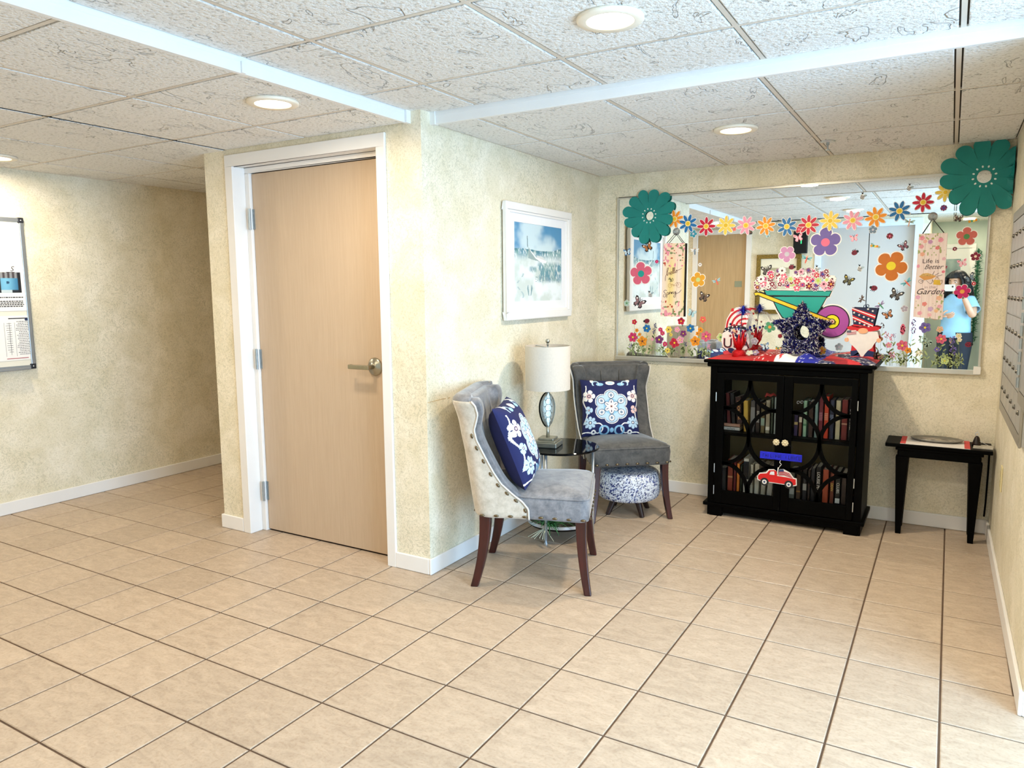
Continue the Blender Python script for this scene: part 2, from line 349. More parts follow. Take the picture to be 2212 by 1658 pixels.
# wall behind the camera: tan door, pictures and lift, all seen in the mirror
mb = MB()
for a, b_, z0 in ((-7.4, .25, -.1), (.25, 2.5, 6.95), (2.5, 5.2, -.1), (5.2, 8.62, 6.95), (8.62, 9.0, -.1)): tb(mb, a, b_, -4.95, -4.5, z0, ZT)
structure(mb.build('wall_behind', M_WALL), 'papered wall behind the camera, seen in the mirror', 'wall')
mb = MB(); tb(mb, 8.6, 9.0, -9.4, -4.95, -.1, ZT); structure(mb.build('wall_hall_left', M_WALL), 'hall wall beside the lift', 'wall')
M_SAGE = mat('sage_paint', '#c3cdc2', .7, var=.08, scale=4)
mb = MB(); tb(mb, 8.6, 11.9, -9.8, -9.4, -.1, ZT); structure(mb.build('wall_hall_end', M_SAGE), 'grey green end wall of the hall behind the person', 'wall')
mb = MB(); tb(mb, 11.5, 11.9, -9.4, -4.95, -.1, ZT); structure(mb.build('wall_hall_right', M_SAGE), 'grey green hall wall', 'wall')
mb = MB(); tb(mb, 11.5, 15.9, -4.95, -4.5, -.1, ZT); structure(mb.build('wall_behind_right', M_WALL), 'papered wall behind and right of the camera', 'wall')

# ---- baseboards
def baseboard(name, p, q, nx, ny, label):
    """from p to q on the wall, thickness towards (nx,ny)"""
    t = .045; h = .27; mb = MB()
    mb.prism_xy([(p[0]*T, p[1]*T), (q[0]*T, q[1]*T), ((q[0]+nx*t)*T, (q[1]+ny*t)*T), ((p[0]+nx*t)*T, (p[1]+ny*t)*T)], .001, h*T)
    return structure(mb.build(name, M_WHITE, bevel=.004), label, 'baseboard')
baseboard('baseboard_left', (-6.955, -4.5), (-6.955, 16), 1, 0, 'white baseboard of the left wall')
baseboard('baseboard_front_left', (-2.285, 4.66), (-1.65, 4.66), 0, -1, 'short white baseboard left of the door frame')
baseboard('baseboard_front_right', (2.1, 4.66), (2.79, 4.66), 0, -1, 'short white baseboard right of the door frame')
baseboard('baseboard_corridor', (-2.24, 4.66), (-2.24, 16), -1, 0, 'white baseboard round the corridor corner')
baseboard('baseboard_alcove', (2.79, 4.615), (2.75, 11.39), 1, 0, 'white baseboard under the framed picture')
baseboard('baseboard_back', (2.75, 11.39), (10.69, 11.39), 0, -1, 'white baseboard under the mirror')
baseboard('baseboard_right', (10.765, 4.54), (10.69, 11.39), -1, 0, 'white baseboard of the right wall')
baseboard('baseboard_side', (10.76, 4.58), (15.5, 4.58), 0, -1, 'white baseboard beside the entrance')
baseboard('baseboard_behind', (2.7, -4.5), (5.0, -4.5), 0, 1, 'white baseboard between tan door and lift')

# ---- floor
mb = MB(); tb(mb, -7.4, 15.9, -9.8, 16.4, -.3, -.012)
floor = structure(mb.build('floor', M_GROUT), 'beige ceramic tiled floor with dark joints', 'floor')
GAP = .011
def tile_mesh(x0, x1, y0, y1):
    mb = MB(); b = .010; z0 = -.012; z1 = 0.0
    vs = [(x0, y0, z0), (x1, y0, z0), (x1, y1, z0), (x0, y1, z0), (x0, y0, -.006), (x1, y0, -.006), (x1, y1, -.006), (x0, y1, -.006), (x0+b, y0+b, z1), (x1-b, y0+b, z1), (x1-b, y1-b, z1), (x0+b, y1-b, z1)]
    vs = [(x*T, y*T, z*T) for x, y, z in vs]
    fs = [(0, 1, 5, 4), (1, 2, 6, 5), (2, 3, 7, 6), (3, 0, 4, 7), (4, 5, 9, 8), (5, 6, 10, 9), (6, 7, 11, 10), (7, 4, 8, 11), (8, 9, 10, 11)]
    return mb.add(vs, fs)
FULL = tile_mesh(GAP, 1-GAP, GAP, 1-GAP).mesh('tile', M_TILE)
far = MB()
def seen(x, y):
    d = Vector((x*T, y*T, 0))-CAMP; z = d.dot(fw)
    if z < .1: return False
    u = d.dot(rt)/z; v = d.dot(dn)/z
    return abs(u) < .77 and v < .60
for j in range(-10, 16):
    for i in range(-7, 16):
        x0, x1, y0, y1 = i, i+1, j, j+1
        if i == -7: x0 = -6.955
        if j >= 5 and -3 <= i <= 2:
            if i == -3: x1 = -2.24
            elif i == 2: x0 = 2.77
            else: continue
        if j == 4 and -3 <= i <= 2:
            if i >= -2 and i <= 1 : pass          # runs under the door
            elif i == 2: pass
        if i == 10 and j >= 5: x1 = 10.72
        if i == 10 and j == 4: pass
        if i >= 11 and j >= 5: continue
        if j == 11:
            if i >= 2: y1 = 11.39
        if j >= 12 and i > -3: continue
        if j < -5 and (i < 8 or i > 11): continue
        if i >= 15: x1 = 15.5
        cx, cy = (x0+x1)/2, (y0+y1)/2
        if x1-x0 < .03: continue
        if seen(cx, cy):
            if (x0, x1, y0, y1) == (i, i+1, j, j+1): inst('tile', FULL, floor, (i*T, j*T, 0))
            else: inst('tile', tile_mesh(x0+GAP, x1-GAP, y0+GAP, y1-GAP).mesh('tile', M_TILE), floor)
        else:
            t = tile_mesh(x0+GAP, x1-GAP, y0+GAP, y1-GAP); far.add(t.v, t.f)
tag(far.build('tile_field', M_TILE, floor), kind='stuff')

# ---- ceiling: slab, grid bars, panels that hang a little below the bars
mb = MB(); tb(mb, 2.5, 15.9, -9.8, 4.97, ZH+.035, ZH+.25); tb(mb, -7.4, 2.52, -4.95, 16.4, ZL+.035, ZL+.25); tb(mb, 2.5, 11.2, 4.95, 11.8, ZL+.035, ZL+.25)
ceil = structure(mb.build('ceiling', mat('gap_shade_plenum', '#3f372e', .9, var=.1, scale=5)), 'dropped ceiling of rough textured white panels', 'ceiling')  # slab coloured dark to stand for the shade in the panel gaps
bars = MB(); G = .045
panels = {}
def cpanel(x0, x1, y0, y1, z):
    a, b, c, d = x0+G, x1-G, y0+G, y1-G
    if b-a < .05 or d-c < .05: return
    key = (round(b-a, 3), round(d-c, 3))
    if key not in panels:
        m_ = MB(); w_, h_ = b-a, d-c; e = .012
        vs = [(0, 0, .03), (w_, 0, .03), (w_, h_, .03), (0, h_, .03), (0, 0, .004), (w_, 0, .004), (w_, h_, .004), (0, h_, .004), (e, e, 0), (w_-e, e, 0), (w_-e, h_-e, 0), (e, h_-e, 0)]
        m_.add([(x*T, y*T, q*T) for x, y, q in vs], [(0, 4, 5, 1), (1, 5, 6, 2), (2, 6, 7, 3), (3, 7, 4, 0), (4, 8, 9, 5), (5, 9, 10, 6), (6, 10, 11, 7), (7, 11, 8, 4), (8, 11, 10, 9)])
        panels[key] = m_.mesh('ceiling_panel', M_CEIL)
    inst('ceiling_panel', panels[key], ceil, (a*T, c*T, z*T))
def region(xs, ys, z, skip=None):
    for x in xs: tb(bars, x-.026, x+.026, ys[0], ys[-1], z+.008, z+.036)
    for y in ys: tb(bars, xs[0], xs[-1], y-.026, y+.026, z+.0085, z+.0355)
    for i in range(len(xs)-1):
        for j in range(len(ys)-1):
            if skip and skip((xs[i]+xs[i+1])/2, (ys[j]+ys[j+1])/2): continue
            cpanel(xs[i], xs[i+1], ys[j], ys[j+1], z)
xm = [2.53, 3.65, 5.70, 7.745, 9.80, 11.85, 13.9, 15.5]
region(xm, [-4.55, -2.5, -.46, 1.575, 3.595, 4.93], ZH)
region([9.0, 9.80, 11.5], [-9.4, -8.6, -6.55, -4.55], ZH)
region([2.77, 3.60, 5.66, 7.69, 9.77, 10.7], [4.97, 7.05, 9.10, 11.36], ZL)
blk = lambda x, y: x > -2.24 and y > 4.66
region([-6.93, -5.69, -3.72, -1.64], [-4.5, -2.5, -.48, 1.56, 3.60, 5.63, 7.7, 9.75, 11.8, 13.85, 16], ZL, blk)
region([-1.64, .415, 2.49], [-4.5, -2.5, -.48, 1.56, 3.60, 4.68], ZL)
region([-1.64-.62, -1.64], [5.63, 5.7], ZL)
bars.build('grid_bars', M_GRID, ceil)
ceil_edge = structure(MB().prism_xy([(2.49*T, -4.5*T), (2.56*T, -4.5*T), (2.56*T, 4.66*T), (2.49*T, 4.66*T)], (ZL-.015)*T, (ZH+.03)*T).build('trim_1', M_TRIM, bevel=.002), 'white stepped edge strip running to the door wall', 'ceiling trim')
mb = MB(); tb(mb, 2.555, 2.562, -4.5, 4.66, ZH-.055, ZH+.02); tb(mb, 2.535, 2.585, 1.54, 1.60, ZL-.012, ZH-.05); tb(mb, 2.53, 2.60, 4.56, 4.66, ZL-.02, ZH+.02); mb.build('edge_lip', M_TRIM, ceil_edge)
t2 = structure(MB().prism_xy([(2.77*T, 4.92*T), (10.77*T, 4.92*T), (10.77*T, 4.985*T), (2.77*T, 4.985*T)], (ZL-.015)*T, (ZH+.03)*T).build('trim_2', M_TRIM, bevel=.002), 'white stepped edge strip over the seating nook', 'ceiling trim')
mb = MB(); tb(mb, 2.79, 10.77, 4.912, 4.92, ZH-.055, ZH+.02); tb(mb, 2.79, 2.88, 4.895, 4.99, ZL-.02, ZH+.02); mb.build('edge_lip', M_TRIM, t2)
structure(MB().box(2.55*T, 15.5*T, -4.56*T, -4.5*T, (ZH-.03)*T, (ZH+.03)*T).build('trim_3', M_TRIM), 'white ceiling edge over the lift', 'ceiling trim')

# ---- recessed lights
M_LENS = mat('lamp_lens', '#fff6e6', .4, emit=9.0, ecol=(1, .93, .8))
ring_me = MB().lathe([(.072, .0), (.098, .0), (.102, .004), (.102, .012), (.072, .012), (.066, .010)], 40, cap=False).mesh('trim_ring', mat('light_trim', '#efe6d4', .4, var=.02), True)
lens_me = MB().lathe([(0.0001, .002), (.05, .0025), (.073, .006)], 40, cap=False).mesh('lens', M_LENS, True)
def downlight(x, y, z, label, power=1.0):
    o = empty('ceiling_light', (x*T, y*T, z*T-.0125)); tag(o, label, 'ceiling light', 'recessed ceiling lights')
    inst('trim_ring', ring_me, o); inst('lens', lens_me, o)
    area('bulb', (0, 0, -.012), (0, 0, -1), .13, .13, LAMP_POWER*power, LAMP_COLOR, 'DISK', o)
downlight(6.73, 2.645, ZH, 'recessed ceiling light at the top of the photo over the main floor')
downlight(1.81, 2.685, ZL, 'recessed ceiling light in front of the beige door', 1.25)
downlight(6.715, 7.80, ZL, 'recessed ceiling light in the nook in front of the mirror', 2.1)
downlight(-5.66, 2.75, ZL, 'recessed ceiling light cut by the left photo edge near the notice board', 1.35)
downlight(6.73, -1.5, ZH, 'recessed ceiling light near the lift, seen only in the mirror', .4)
downlight(1.81, -1.5, ZL, 'recessed ceiling light near the tan door behind the camera', .6)
downlight(-2.6, -1.5, ZL, 'recessed ceiling light over the left floor behind the camera')
downlight(10.85, 2.645, ZH, 'recessed ceiling light right of the photo beside the letterboxes')
downlight(10.3, -7.4, ZH, 'added unseen ceiling light brightening the hall beside the lift, behind the person', .7)  # added lamp, no fixture seen here; lifts the hall walls in the mirror
# sprinkler
sp = empty('sprinkler', (7.831*T, 9.74*T, ZL*T)); tag(sp, 'small metal sprinkler head hanging from a nook ceiling panel', 'sprinkler')
MB().lathe([(.036, 0), (.038, -.004), (.02, -.007)], 20).build('escutcheon', M_CHROME, sp, True)
MB().lathe([(.008, -.004), (.008, -.02), (.004, -.022), (.004, -.042), (.013, -.043), (.013, -.046)], 12).build('deflector', M_STEEL, sp)

# ---- door 1 with frame, three hinges and lever
dr = structure(empty('door_1', (0, 0, 0)), 'flush beige wood grain door in a white steel frame', 'door')
mb = MB()
for x0, x1 in ((-1.64, -1.445), (1.925, 2.105)): tb(mb, x0, x1, 4.615, 4.665, 0, 6.84)
tb(mb, -1.64, 2.105, 4.615, 4.665, 6.84, 7.045)
tb(mb, -1.55, -1.445, 4.665, 4.90, 0, 6.84); tb(mb, 1.925, 2.03, 4.665, 4.90, 0, 6.84); tb(mb, -1.55, 2.03, 4.665, 4.90, 6.84, 6.95)
tb(mb, -1.55, -1.34, 4.90, 5.1, 0, 6.75); tb(mb, 1.83, 2.03, 4.90, 5.1, 0, 6.75); tb(mb, -1.55, 2.03, 4.90, 5.1, 6.75, 6.95)
mb.build('door_frame', M_WHITE, dr, bevel=.003)
def door_wood():
    m = wood('beige_door_veneer', '#bda68d', '#c4ae95', .45, 'Z', 14.0); return m
mb = MB(); tb(mb, -1.325, 1.815, 4.955, 5.09, .03, 6.735); mb.build('door_leaf', door_wood(), dr, bevel=.002)
for z in (.79, 3.338, 5.92):
    h = MB(); h.tube([(-1.338*T, 4.872*T, (z-.19)*T), (-1.338*T, 4.872*T, (z+.19)*T)], .0078, 12)
    tb(h, -1.345, -1.285, 4.935, 4.956, z-.18, z+.18); tb(h, -1.375, -1.345, 4.885, 4.90, z-.18, z+.18)
    for q in (-.07, .07): h.tube([(-1.338*T, 4.872*T, (z+q)*T), (-1.338*T, 4.872*T, (z+q+.008)*T)], .0086, 12)
    h.build('hinge', M_STEEL, dr)
hx, hz = 1.50, 3.32
hd = MB().lathe([(.045, 0), (.046, .006), (.040, .012), (.024, .016), (.022, .020)], 32, X=Matrix.Translation((hx*T, 4.955*T, hz*T)) @ Matrix.Rotation(R(90), 4, 'X')).build('handle_rose', M_NICKEL, dr, True)
lv = MB(); lv.tube([(hx*T, 4.955*T-.015, hz*T), (hx*T, 4.955*T-.062, hz*T)], .011, 14)
lv.box(hx*T-.125, hx*T+.012, 4.955*T-.071, 4.955*T-.055, hz*T-.011, hz*T+.011); lv.box(hx*T-.127, hx*T-.115, 4.955*T-.055, 4.955*T-.040, hz*T-.011, hz*T+.011)
lv.build('lever', M_NICKEL, hd, bevel=.003)
mb = MB(); tb(mb, -1.46, 1.95, 5.1, 5.14, 0, 6.95); mb.build('dark_sheet', M_DARK, dr)  # dark sheet filling the opening behind the leaf

# ---- tan door and lift in the wall behind
d2 = structure(empty('door_2', (0, 0, 0)), 'tan door seen in the mirror left of the pictures', 'door')
mb = MB(); tb(mb, .35, 2.4, -4.62, -4.54, .03, 6.85); mb.build('door_leaf', wood('tan_door', '#b0946c', '#bfa27a', .5), d2)
mb = MB(); tb(mb, .15, .35, -4.56, -4.46, 0, 6.85); tb(mb, 2.4, 2.6, -4.56, -4.46, 0, 6.85); tb(mb, .15, 2.6, -4.56, -4.46, 6.85, 7.05); mb.build('door_frame', M_WHITE, d2)
mb = MB(); tb(mb, 1.95, 2.25, -4.545, -4.53, 4.65, 4.9); mb.build('door_sign', mat('sage_sign', '#8b8f78', .5), d2)
d3 = structure(empty('door_3', (0, 0, 0)), 'pale two panel lift doors seen in the mirror', 'lift doors')
ML = mat('lift_panel', '#c3c1be', .4, var=.02, scale=2)
mb = MB(); tb(mb, 5.3, 6.985, -4.72, -4.66, 0, 6.9); mb.build('door_panel', ML, d3); mb = MB(); tb(mb, 7.015, 8.55, -4.72, -4.66, 0, 6.9); mb.build('door_panel', ML, d3)
mb = MB(); tb(mb, 6.985, 7.015, -4.72, -4.70, 0, 6.9); mb.build('seam', M_DARK, d3)
mb = MB(); tb(mb, 5.08, 5.3, -4.66, -4.46, 0, 6.9); tb(mb, 8.55, 8.8, -4.66, -4.46, 0, 6.9); tb(mb, 5.08, 8.8, -4.66, -4.46, 6.9, 7.15); mb.build('door_frame', mat('lift_frame', '#d9e3ea', .35), d3)
mb = MB(); tb(mb, .2, 2.5, -5.0, -4.62, 0, 7); tb(mb, 5.1, 8.62, -5.0, -4.72, 0, 7); mb.build('shaft_back', M_DARK, d3)
# ================================================================== FURNITURE
M_VEL = velvet('grey_velvet', '#53555c', '#949293', 16)
M_VEL2 = velvet('dark_grey_velvet', '#2f3032', '#63615e', 16)
M_DAM = velvet('cream_damask', '#a99f8d', '#d9d0c2', 22)
M_PIPE = mat('pale_piping', '#cfcac2', .7, var=.06, scale=60)
M_NAIL = mat('aged_brass_nail', '#6d604a', .35, .9, var=.15, scale=80)
M_LEG = wood('mahogany', '#260908', '#451510', .3, 'Z', 7, coat=.15)

def interp(tab, z):
    for (a, b), (c, d) in zip(tab, tab[1:]):
        if z <= c: return b+(d-b)*max(0, (z-a))/(c-a)
    return tab[-1][1]
XF = [(.335, -.01), (.385, -.012), (.42, -.04), (.45, -.08), (.50, -.135), (.55, -.168), (.60, -.195), (.66, -.225), (.70, -.245), (.745, -.256), (.79, -.243), (.82, -.236), (.86, -.245), (.88, -.262)]
XR = [(.335, -.272), (.5, -.296), (.65, -.316), (.75, -.332), (.83, -.352), (.88, -.366)]
WD = [(.335, .248), (.5, .256), (.65, .262), (.745, .262), (.80, .270), (.86, .286), (.88, .290)]
def u_path(z, inset, fwd, n=30):
    """plan of the back shell at height z: from the right wing round the back to the left wing"""
    xf = interp(XF, z)+fwd; xr = interp(XR, z)+inset; w_ = interp(WD, z)-inset; r = max(.01, min(.085-inset*.5, (xf-xr)*.9))
    pts = []
    L1 = max(.001, xf-xr-r); La = r*pi/2; L2 = 2*(w_-r)
    tot = 2*L1+2*La+L2
    # fixed number of samples per section keeps the rows aligned
    for k in range(6): pts.append((xf-L1*k/6, -w_))
    for k in range(6): a = R(90)*k/6; pts.append((xr+r-r*sin(a), -w_+r-r*cos(a)))
    for k in range(11): pts.append((xr, -w_+r+2*(w_-r)*k/10))
    for k in range(1, 7): a = R(90)*k/6; pts.append((xr+r-r*cos(a), w_-r+r*sin(a)))
    for k in range(1, 7): pts.append((xr+r+L1*k/6, w_))
    return pts
ZS = [.335, .36, .385, .42, .45, .475, .50, .53, .56, .60, .64, .68, .715, .745, .77, .80, .83, .86, .88]
def shell(inset0, inset1, fwd0, fwd1, topz=0.0):
    """closed shell between an outer and an inner plan curve"""
    mb = MB(); rows = []
    for z in ZS: rows.append([(x, y, z+topz*(z-.335)/.545) for x, y in u_path(z, inset0, fwd0)])
    n = len(rows[0]); inn = []
    for z in ZS:
        inn.append([(x, y, z+topz*(z-.335)/.545) for x, y in u_path(z, inset1, fwd1)])
    N = len(ZS); vs = [p for r_ in rows for p in r_]+[p for r_ in inn for p in r_]; o = N*n; fs = []
    for j in range(N-1):
        for i in range(n-1):
            fs.append((j*n+i, j*n+i+1, (j+1)*n+i+1, (j+1)*n+i)); fs.append((o+j*n+i, o+(j+1)*n+i, o+(j+1)*n+i+1, o+j*n+i+1))
        for i in (0, n-1): fs.append((j*n+i, (j+1)*n+i, o+(j+1)*n+i, o+j*n+i))
    for i in range(n-1):
        fs.append((i, o+i, o+i+1, i+1)); t = (N-1)*n; fs.append((t+i, t+i+1, o+t+i+1, o+t+i))
    return mb.add(vs, fs)
def saber_leg(x0, y0, x1, y1, z, w0, w1, bow):
    mb = MB(); vs = []; fs = []; n = 8
    for k in range(n+1):
        t = k/n; q = t*t
        cx = x0+(x1-x0)*q+bow*sin(pi*t)*0; cy = y0+(y1-y0)*q; h = (w0+(w1-w0)*t)/2
        for a, b in ((-1, -1), (1, -1), (1, 1), (-1, 1)): vs.append((cx+a*h, cy+b*h*.92, z*(1-t)))
    for k in range(n):
        for i in range(4): fs.append((k*4+i, k*4+(i+1) % 4, k*4+4+(i+1) % 4, k*4+4+i))
    fs += [(3, 2, 1, 0), (n*4, n*4+1, n*4+2, n*4+3)]
    return mb.add(vs, fs)
NAIL = MB().ell((0, 0, 0), (.012, .005, .0062), 10, 6).mesh('nailhead', M_NAIL, True)
def rounded_rect(w0, w1, x0, x1, r, n=5):
    """rear width w0 (half) at x0, front width w1 at x1"""
    pts = []
    for cx, cy, a0 in ((x1-r, -w1+r, -90), (x1-r, w1-r, 0), (x0+r, w0-r, 90), (x0+r, -w0+r, 180)):
        for k in range(n+1): a = R(a0+90*k/n); pts.append((cx+r*cos(a), cy+r*sin(a)))
    return pts
def make_chair(label, group, vel, outer):
    root = empty('accent_chair'); tag(root, label, 'chair', group)
    # seat: box with a crowned, soft edged top
    mb = MB(); lev = [(.335, 0.0), (.345, .004), (.41, .008), (.436, .003), (.453, -.014), (.468, -.06), (.477, -.14)]
    rings = []
    for z, g in lev: rings.append([(x, y, z) for x, y in rounded_rect(.215+g*.9, .262+g, -.235-g*.2, .262+g, max(.012, .045+g*.2))])
    n = len(rings[0]); vs = [p for r_ in rings for p in r_]; fs = []
    for j in range(len(rings)-1):
        for i in range(n): fs.append((j*n+i, j*n+(i+1) % n, (j+1)*n+(i+1) % n, (j+1)*n+i))
    c = len(vs); vs.append((.02, 0, .480)); t = (len(rings)-1)*n
    for i in range(n): fs.append((t+i, t+(i+1) % n, c))
    fs.append(tuple(range(n-1, -1, -1))); mb.add(vs, fs)
    seat = mb.build('seat', vel, root, smooth=True)
    pb = MB(); pb.tube([(x, y, .438) for x, y in rounded_rect(.222, .264, -.23, .264, .046)], .0045, 6, closed=True); pb.build('piping', vel, seat)
    back = shell(.014, .092, .030, .018, .012).build('backrest', vel, root, smooth=True, sub=1)
    shell(.0, .016, .0, .0).build('outer_panel', outer, root, smooth=True, sub=1)
    # rolled top rail of the back
    mb = MB(); pth = [(x-.004, y, .872) for x, y in u_path(.88, .040, .0)]
    mb.tube(pth, [.034]*3+[.036]*(len(pth)-6)+[.034]*3, 12); mb.build('top_roll', vel, root, smooth=True)
    # piping along the front edge of each wing and over the bottom
    for s in (-1, 1):
        mb = MB(); mb.tube([(interp(XF, z)+.003, s*(interp(WD, z)+.001), z) for z in [.335+.0109*k for k in range(51)]], .0048, 6)
        mb.build('wing_piping', M_PIPE, root, smooth=True)
    # tufting buttons and folds on the inner back
    for y, z in ((-.12, .74), (0, .74), (.12, .74), (-.06, .63), (.06, .63)):
        x = interp(XR, z)+.079
        b_ = MB().ell((x, y, z), (.008, .013, .013), 12, 8).build('tuft_button', vel, root, True)
        f = MB(); f.tube([(x-.001, y, z+.012), (x-.004, y*1.05, .80), (x-.014, y*1.12, .86)], [.002, .0035, .002], 5); f.build('tuft_fold', vel, b_)
    # nailheads: bottom rail of front and sides, and along the wing edge
    def nail(x, y, z, rz, tilt=0): inst('nailhead', NAIL, root, (x, y, z), (0, tilt, rz))
    for k in range(8): nail(.271, -.235+.067*k, .349, R(90))
    for s in (-1, 1):
        for k in range(4): nail(.24-.064*k, s*(.266-.0062*k), .347, 0)
        for k in range(4): nail(-.025-.066*k, s*(.252), .349, 0)
        for z in (.385, .43, .463, .50, .55, .61, .67, .725):
            dz = .01; slope = atan2(2*dz, interp(XF, z+dz)-interp(XF, z-dz))
            nail(interp(XF, z)-.012, s*(interp(WD, z)+.001), z-.006, 0, -slope if True else 0)
    for k in range(6): nail(-.273, -.17+.068*k, .349, R(90))
    saber_leg(.228, -.228, .262, -.262, .345, .05, .034, 0).build('leg', M_LEG, root, bevel=.005)
    saber_leg(.228, .228, .262, .262, .345, .05, .034, 0).build('leg', M_LEG, root, bevel=.005)
    saber_leg(-.215, -.205, -.268, -.225, .345, .054, .036, 0).build('leg', M_LEG, root, bevel=.005)
    saber_leg(-.215, .205, -.268, .225, .345, .054, .036, 0).build('leg', M_LEG, root, bevel=.005)
    return root
G_CH = 'velvet accent chairs in the nook'
c1 = make_chair('pale grey velvet accent chair with cream damask sides, nearest the photographer', G_CH, M_VEL, M_DAM)
c1.location = (4.23*T, 5.66*T, 0); c1.rotation_euler = (0, 0, R(21.5))
c2 = make_chair('dark grey velvet accent chair under the mirror corner, beside the bookcase', G_CH, M_VEL2, M_VEL2)
c2.location = (4.10*T, 9.50*T, 0); c2.rotation_euler = (0, 0, R(-50)); c2.scale = (.89, .92, 1)

# ---- printed pillows
def pillow_pattern(u, v):
    """u,v in -1..1: navy cloth with a pale lobed medallion and white flowers"""
    navy, white, pale, sky, pink, blk = C_['navy'], C_['white'], C_['pale'], C_['sky'], C_['pink'], C_['black']
    r = hypot(u, v); th = atan2(v, u)+pi/2
    lob = abs(cos(1.5*2*th/2*1.0*1.0)) if False else abs(cos(3*th))
    Rm = .455+.145*lob**.55
    if r < Rm:
        if r > Rm-.030: return white
        if r > Rm-.048: return navy
        a = (th % (pi/3))-pi/6 if False else ((th+pi/6) % (pi/3))-pi/6
        # six heart drops in the lobes
        x, y = r*cos(a)-.39, r*sin(a)
        h = hypot(x*.95, y*1.1)
        if h < .022: return navy
        if h < .038: return pale
        if h < .05: return navy
        if h < .10: return white
        if h < .116: return navy
        if r < .265:
            b = ((th) % (pi/3))-pi/6; b = ((th+pi/6) % (pi/3))-pi/6
            Rp = .245*(.60+.40*abs(cos(3*th)))
            if r < .028: return blk
            if r < .058: return pink
            if r < Rp:
                if abs(r*sin(b)) < .012 and .12 < r < .2: return navy
                return white
            if r < Rp+.022: return navy
            return sky
        return pale if (r > .33 or abs(a) > .25) else sky
    # corner flowers
    for fx, fy, fr, n, c0, c1_ in ((-.76, .36, .22, 5, white, pink), (.76, .36, .22, 5, white, pink), (-.74, -.55, .22, 8, pale, white), (.74, -.55, .22, 8, pale, white), (-.78, -.12, .14, 3, pale, pink), (.80, -.10, .14, 3, pink, pale)):
        d = hypot(u-fx, v-fy); t = atan2(v-fy, u-fx); Rf = fr*(.72+.28*abs(cos(n*t/2)))
        if d < Rf:
            if d < fr*.16: return c1_
            if d < fr*.27: return navy
            if d < fr*.45: return c1_ if n == 5 else c0
            if abs(sin(n*t/2)) > .965 and d > fr*.5: return navy
            return c0
    # stems and scrolls
    for sx in (-1, 1):
        x = u*sx
        if abs(x-(.90+.06*sin(v*7))) < .018 and -.6 < v < .75: return white
        d = hypot(x-.50, v-.82)
        if abs(d-.11) < .022 and v > .74: return pale
        if hypot((x-.36)*.8, (v-.80)*1.6) < .10: return sky
        if hypot((x-.62)*1.3, (v-.93)) < .08: return white
        d = hypot(x-.26, v+.82)
        if abs(d-.15) < .03: return sky
        if abs(hypot(x-.48, v+.74)-.17) < .02 and x < .55: return white
        d = hypot(x-.62, v+.88)
        if d < .085 and d > .035: return white
        if abs(v+.90-.03*sin(x*9)) < .018 and x > .55: return white
    if hypot(u*1.0, (v-.86)*1.8) < .16: return pale if hypot(u, (v-.86)*1.8) < .1 else white
    if hypot(u*1.3, (v+.82)) < .085: return sky
    return navy
def make_pillow(label, w_, loc, rot):
    N = 200; th_ = .074
    def f(side):
        def g(a, b):
            u, v = 2*a-1, 2*b-1
            prof = max(0, (1-u**4)*(1-v**4))**.55*th_
            k = 1-.07*(1-abs(v)**2)*abs(u)**3*0; pin = 1-.055*(1-v*v)*(abs(u)**2); pin2 = 1-.055*(1-u*u)*(abs(v)**2)
            return (u*w_/2*pin, side*prof, v*w_/2*pin2)
        return g
    mb = MB(); mb.grid(N, N, f(-1)); me = mb.mesh('throw_pillow', print_mat('printed_cloth', .8), True)
    a = me.color_attributes.new('Col', 'FLOAT_COLOR', 'POINT'); buf = []
    for vtx in me.vertices:
        pin = 1-.055*(1-min(1, (vtx.co.z/(w_/2))**2))*min(1, abs(vtx.co.x)/(w_/2))**2
        pin2 = 1-.055*(1-min(1, (vtx.co.x/(w_/2))**2))*min(1, abs(vtx.co.z)/(w_/2))**2
        buf += [*pillow_pattern(vtx.co.x/(w_/2)/pin, vtx.co.z/(w_/2)/pin2), 1]
    a.data.foreach_set('color', buf)
    o = bpy.data.objects.new('throw_pillow', me); COL.objects.link(o); tag(o, label, 'pillow', 'navy medallion pillows')
    mb = MB(); mb.grid(20, 20, f(1)); mb.build('pillow_back', mat('navy_cloth', '#0b1140', .8, var=.1, scale=60), o, True)
    o.location = loc; o.rotation_euler = rot
    return o
def on_chair(c, x, y, z):
    return c.matrix_basis @ Vector((x, y, z))
bpy.context.view_layer.update()
# local front (-y) of a pillow turned to the chair's +x
p1 = make_pillow('navy pillow with white medallion leaning in the pale chair nearest the photographer', .40, on_chair(c1, -.10, -.04, .655), (R(-22), 0, R(21.5+90)))
p2 = make_pillow('navy pillow with white medallion leaning in the dark grey chair under the mirror', .365, on_chair(c2, -.105, -.045, .632), (R(-17), 0, R(-58+90)))

# ---- round floral ottoman
def ott_col(i, c):
    t = atan2(c.y, c.x); a = t*14; b = c.z*62
    if c.z > .225: a, b = c.x*95, c.y*95
    n1 = fbm(a*1.5, b*1.5, 5); n2 = vnoise(a*2.4+7, b*2.2, 9)
    base = srgb('#dfe3ea')
    if n2 > .74: return srgb('#27306e')
    if abs(n1-.5) < .035: return srgb('#3a4468')
    if n2 > .66: return srgb('#8b9ac4')
    return base
ot = empty('ottoman', (4.29*T, 9.49*T, 0), R(12)); tag(ot, 'round blue and white floral footstool tucked under the dark chair', 'footstool')
mb = MB(); prof = []
for k in range(81):
    a = -pi/2+pi*k/80; prof.append((.150+.052*abs(cos(a))**.7 if k not in (0, 80) else .14, .185+.088*sin(a)))
prof = [(0.0001, .095)]+prof+[(.14*(1-k/24)+.0001, .273+.009*k/24) for k in range(1, 25)]
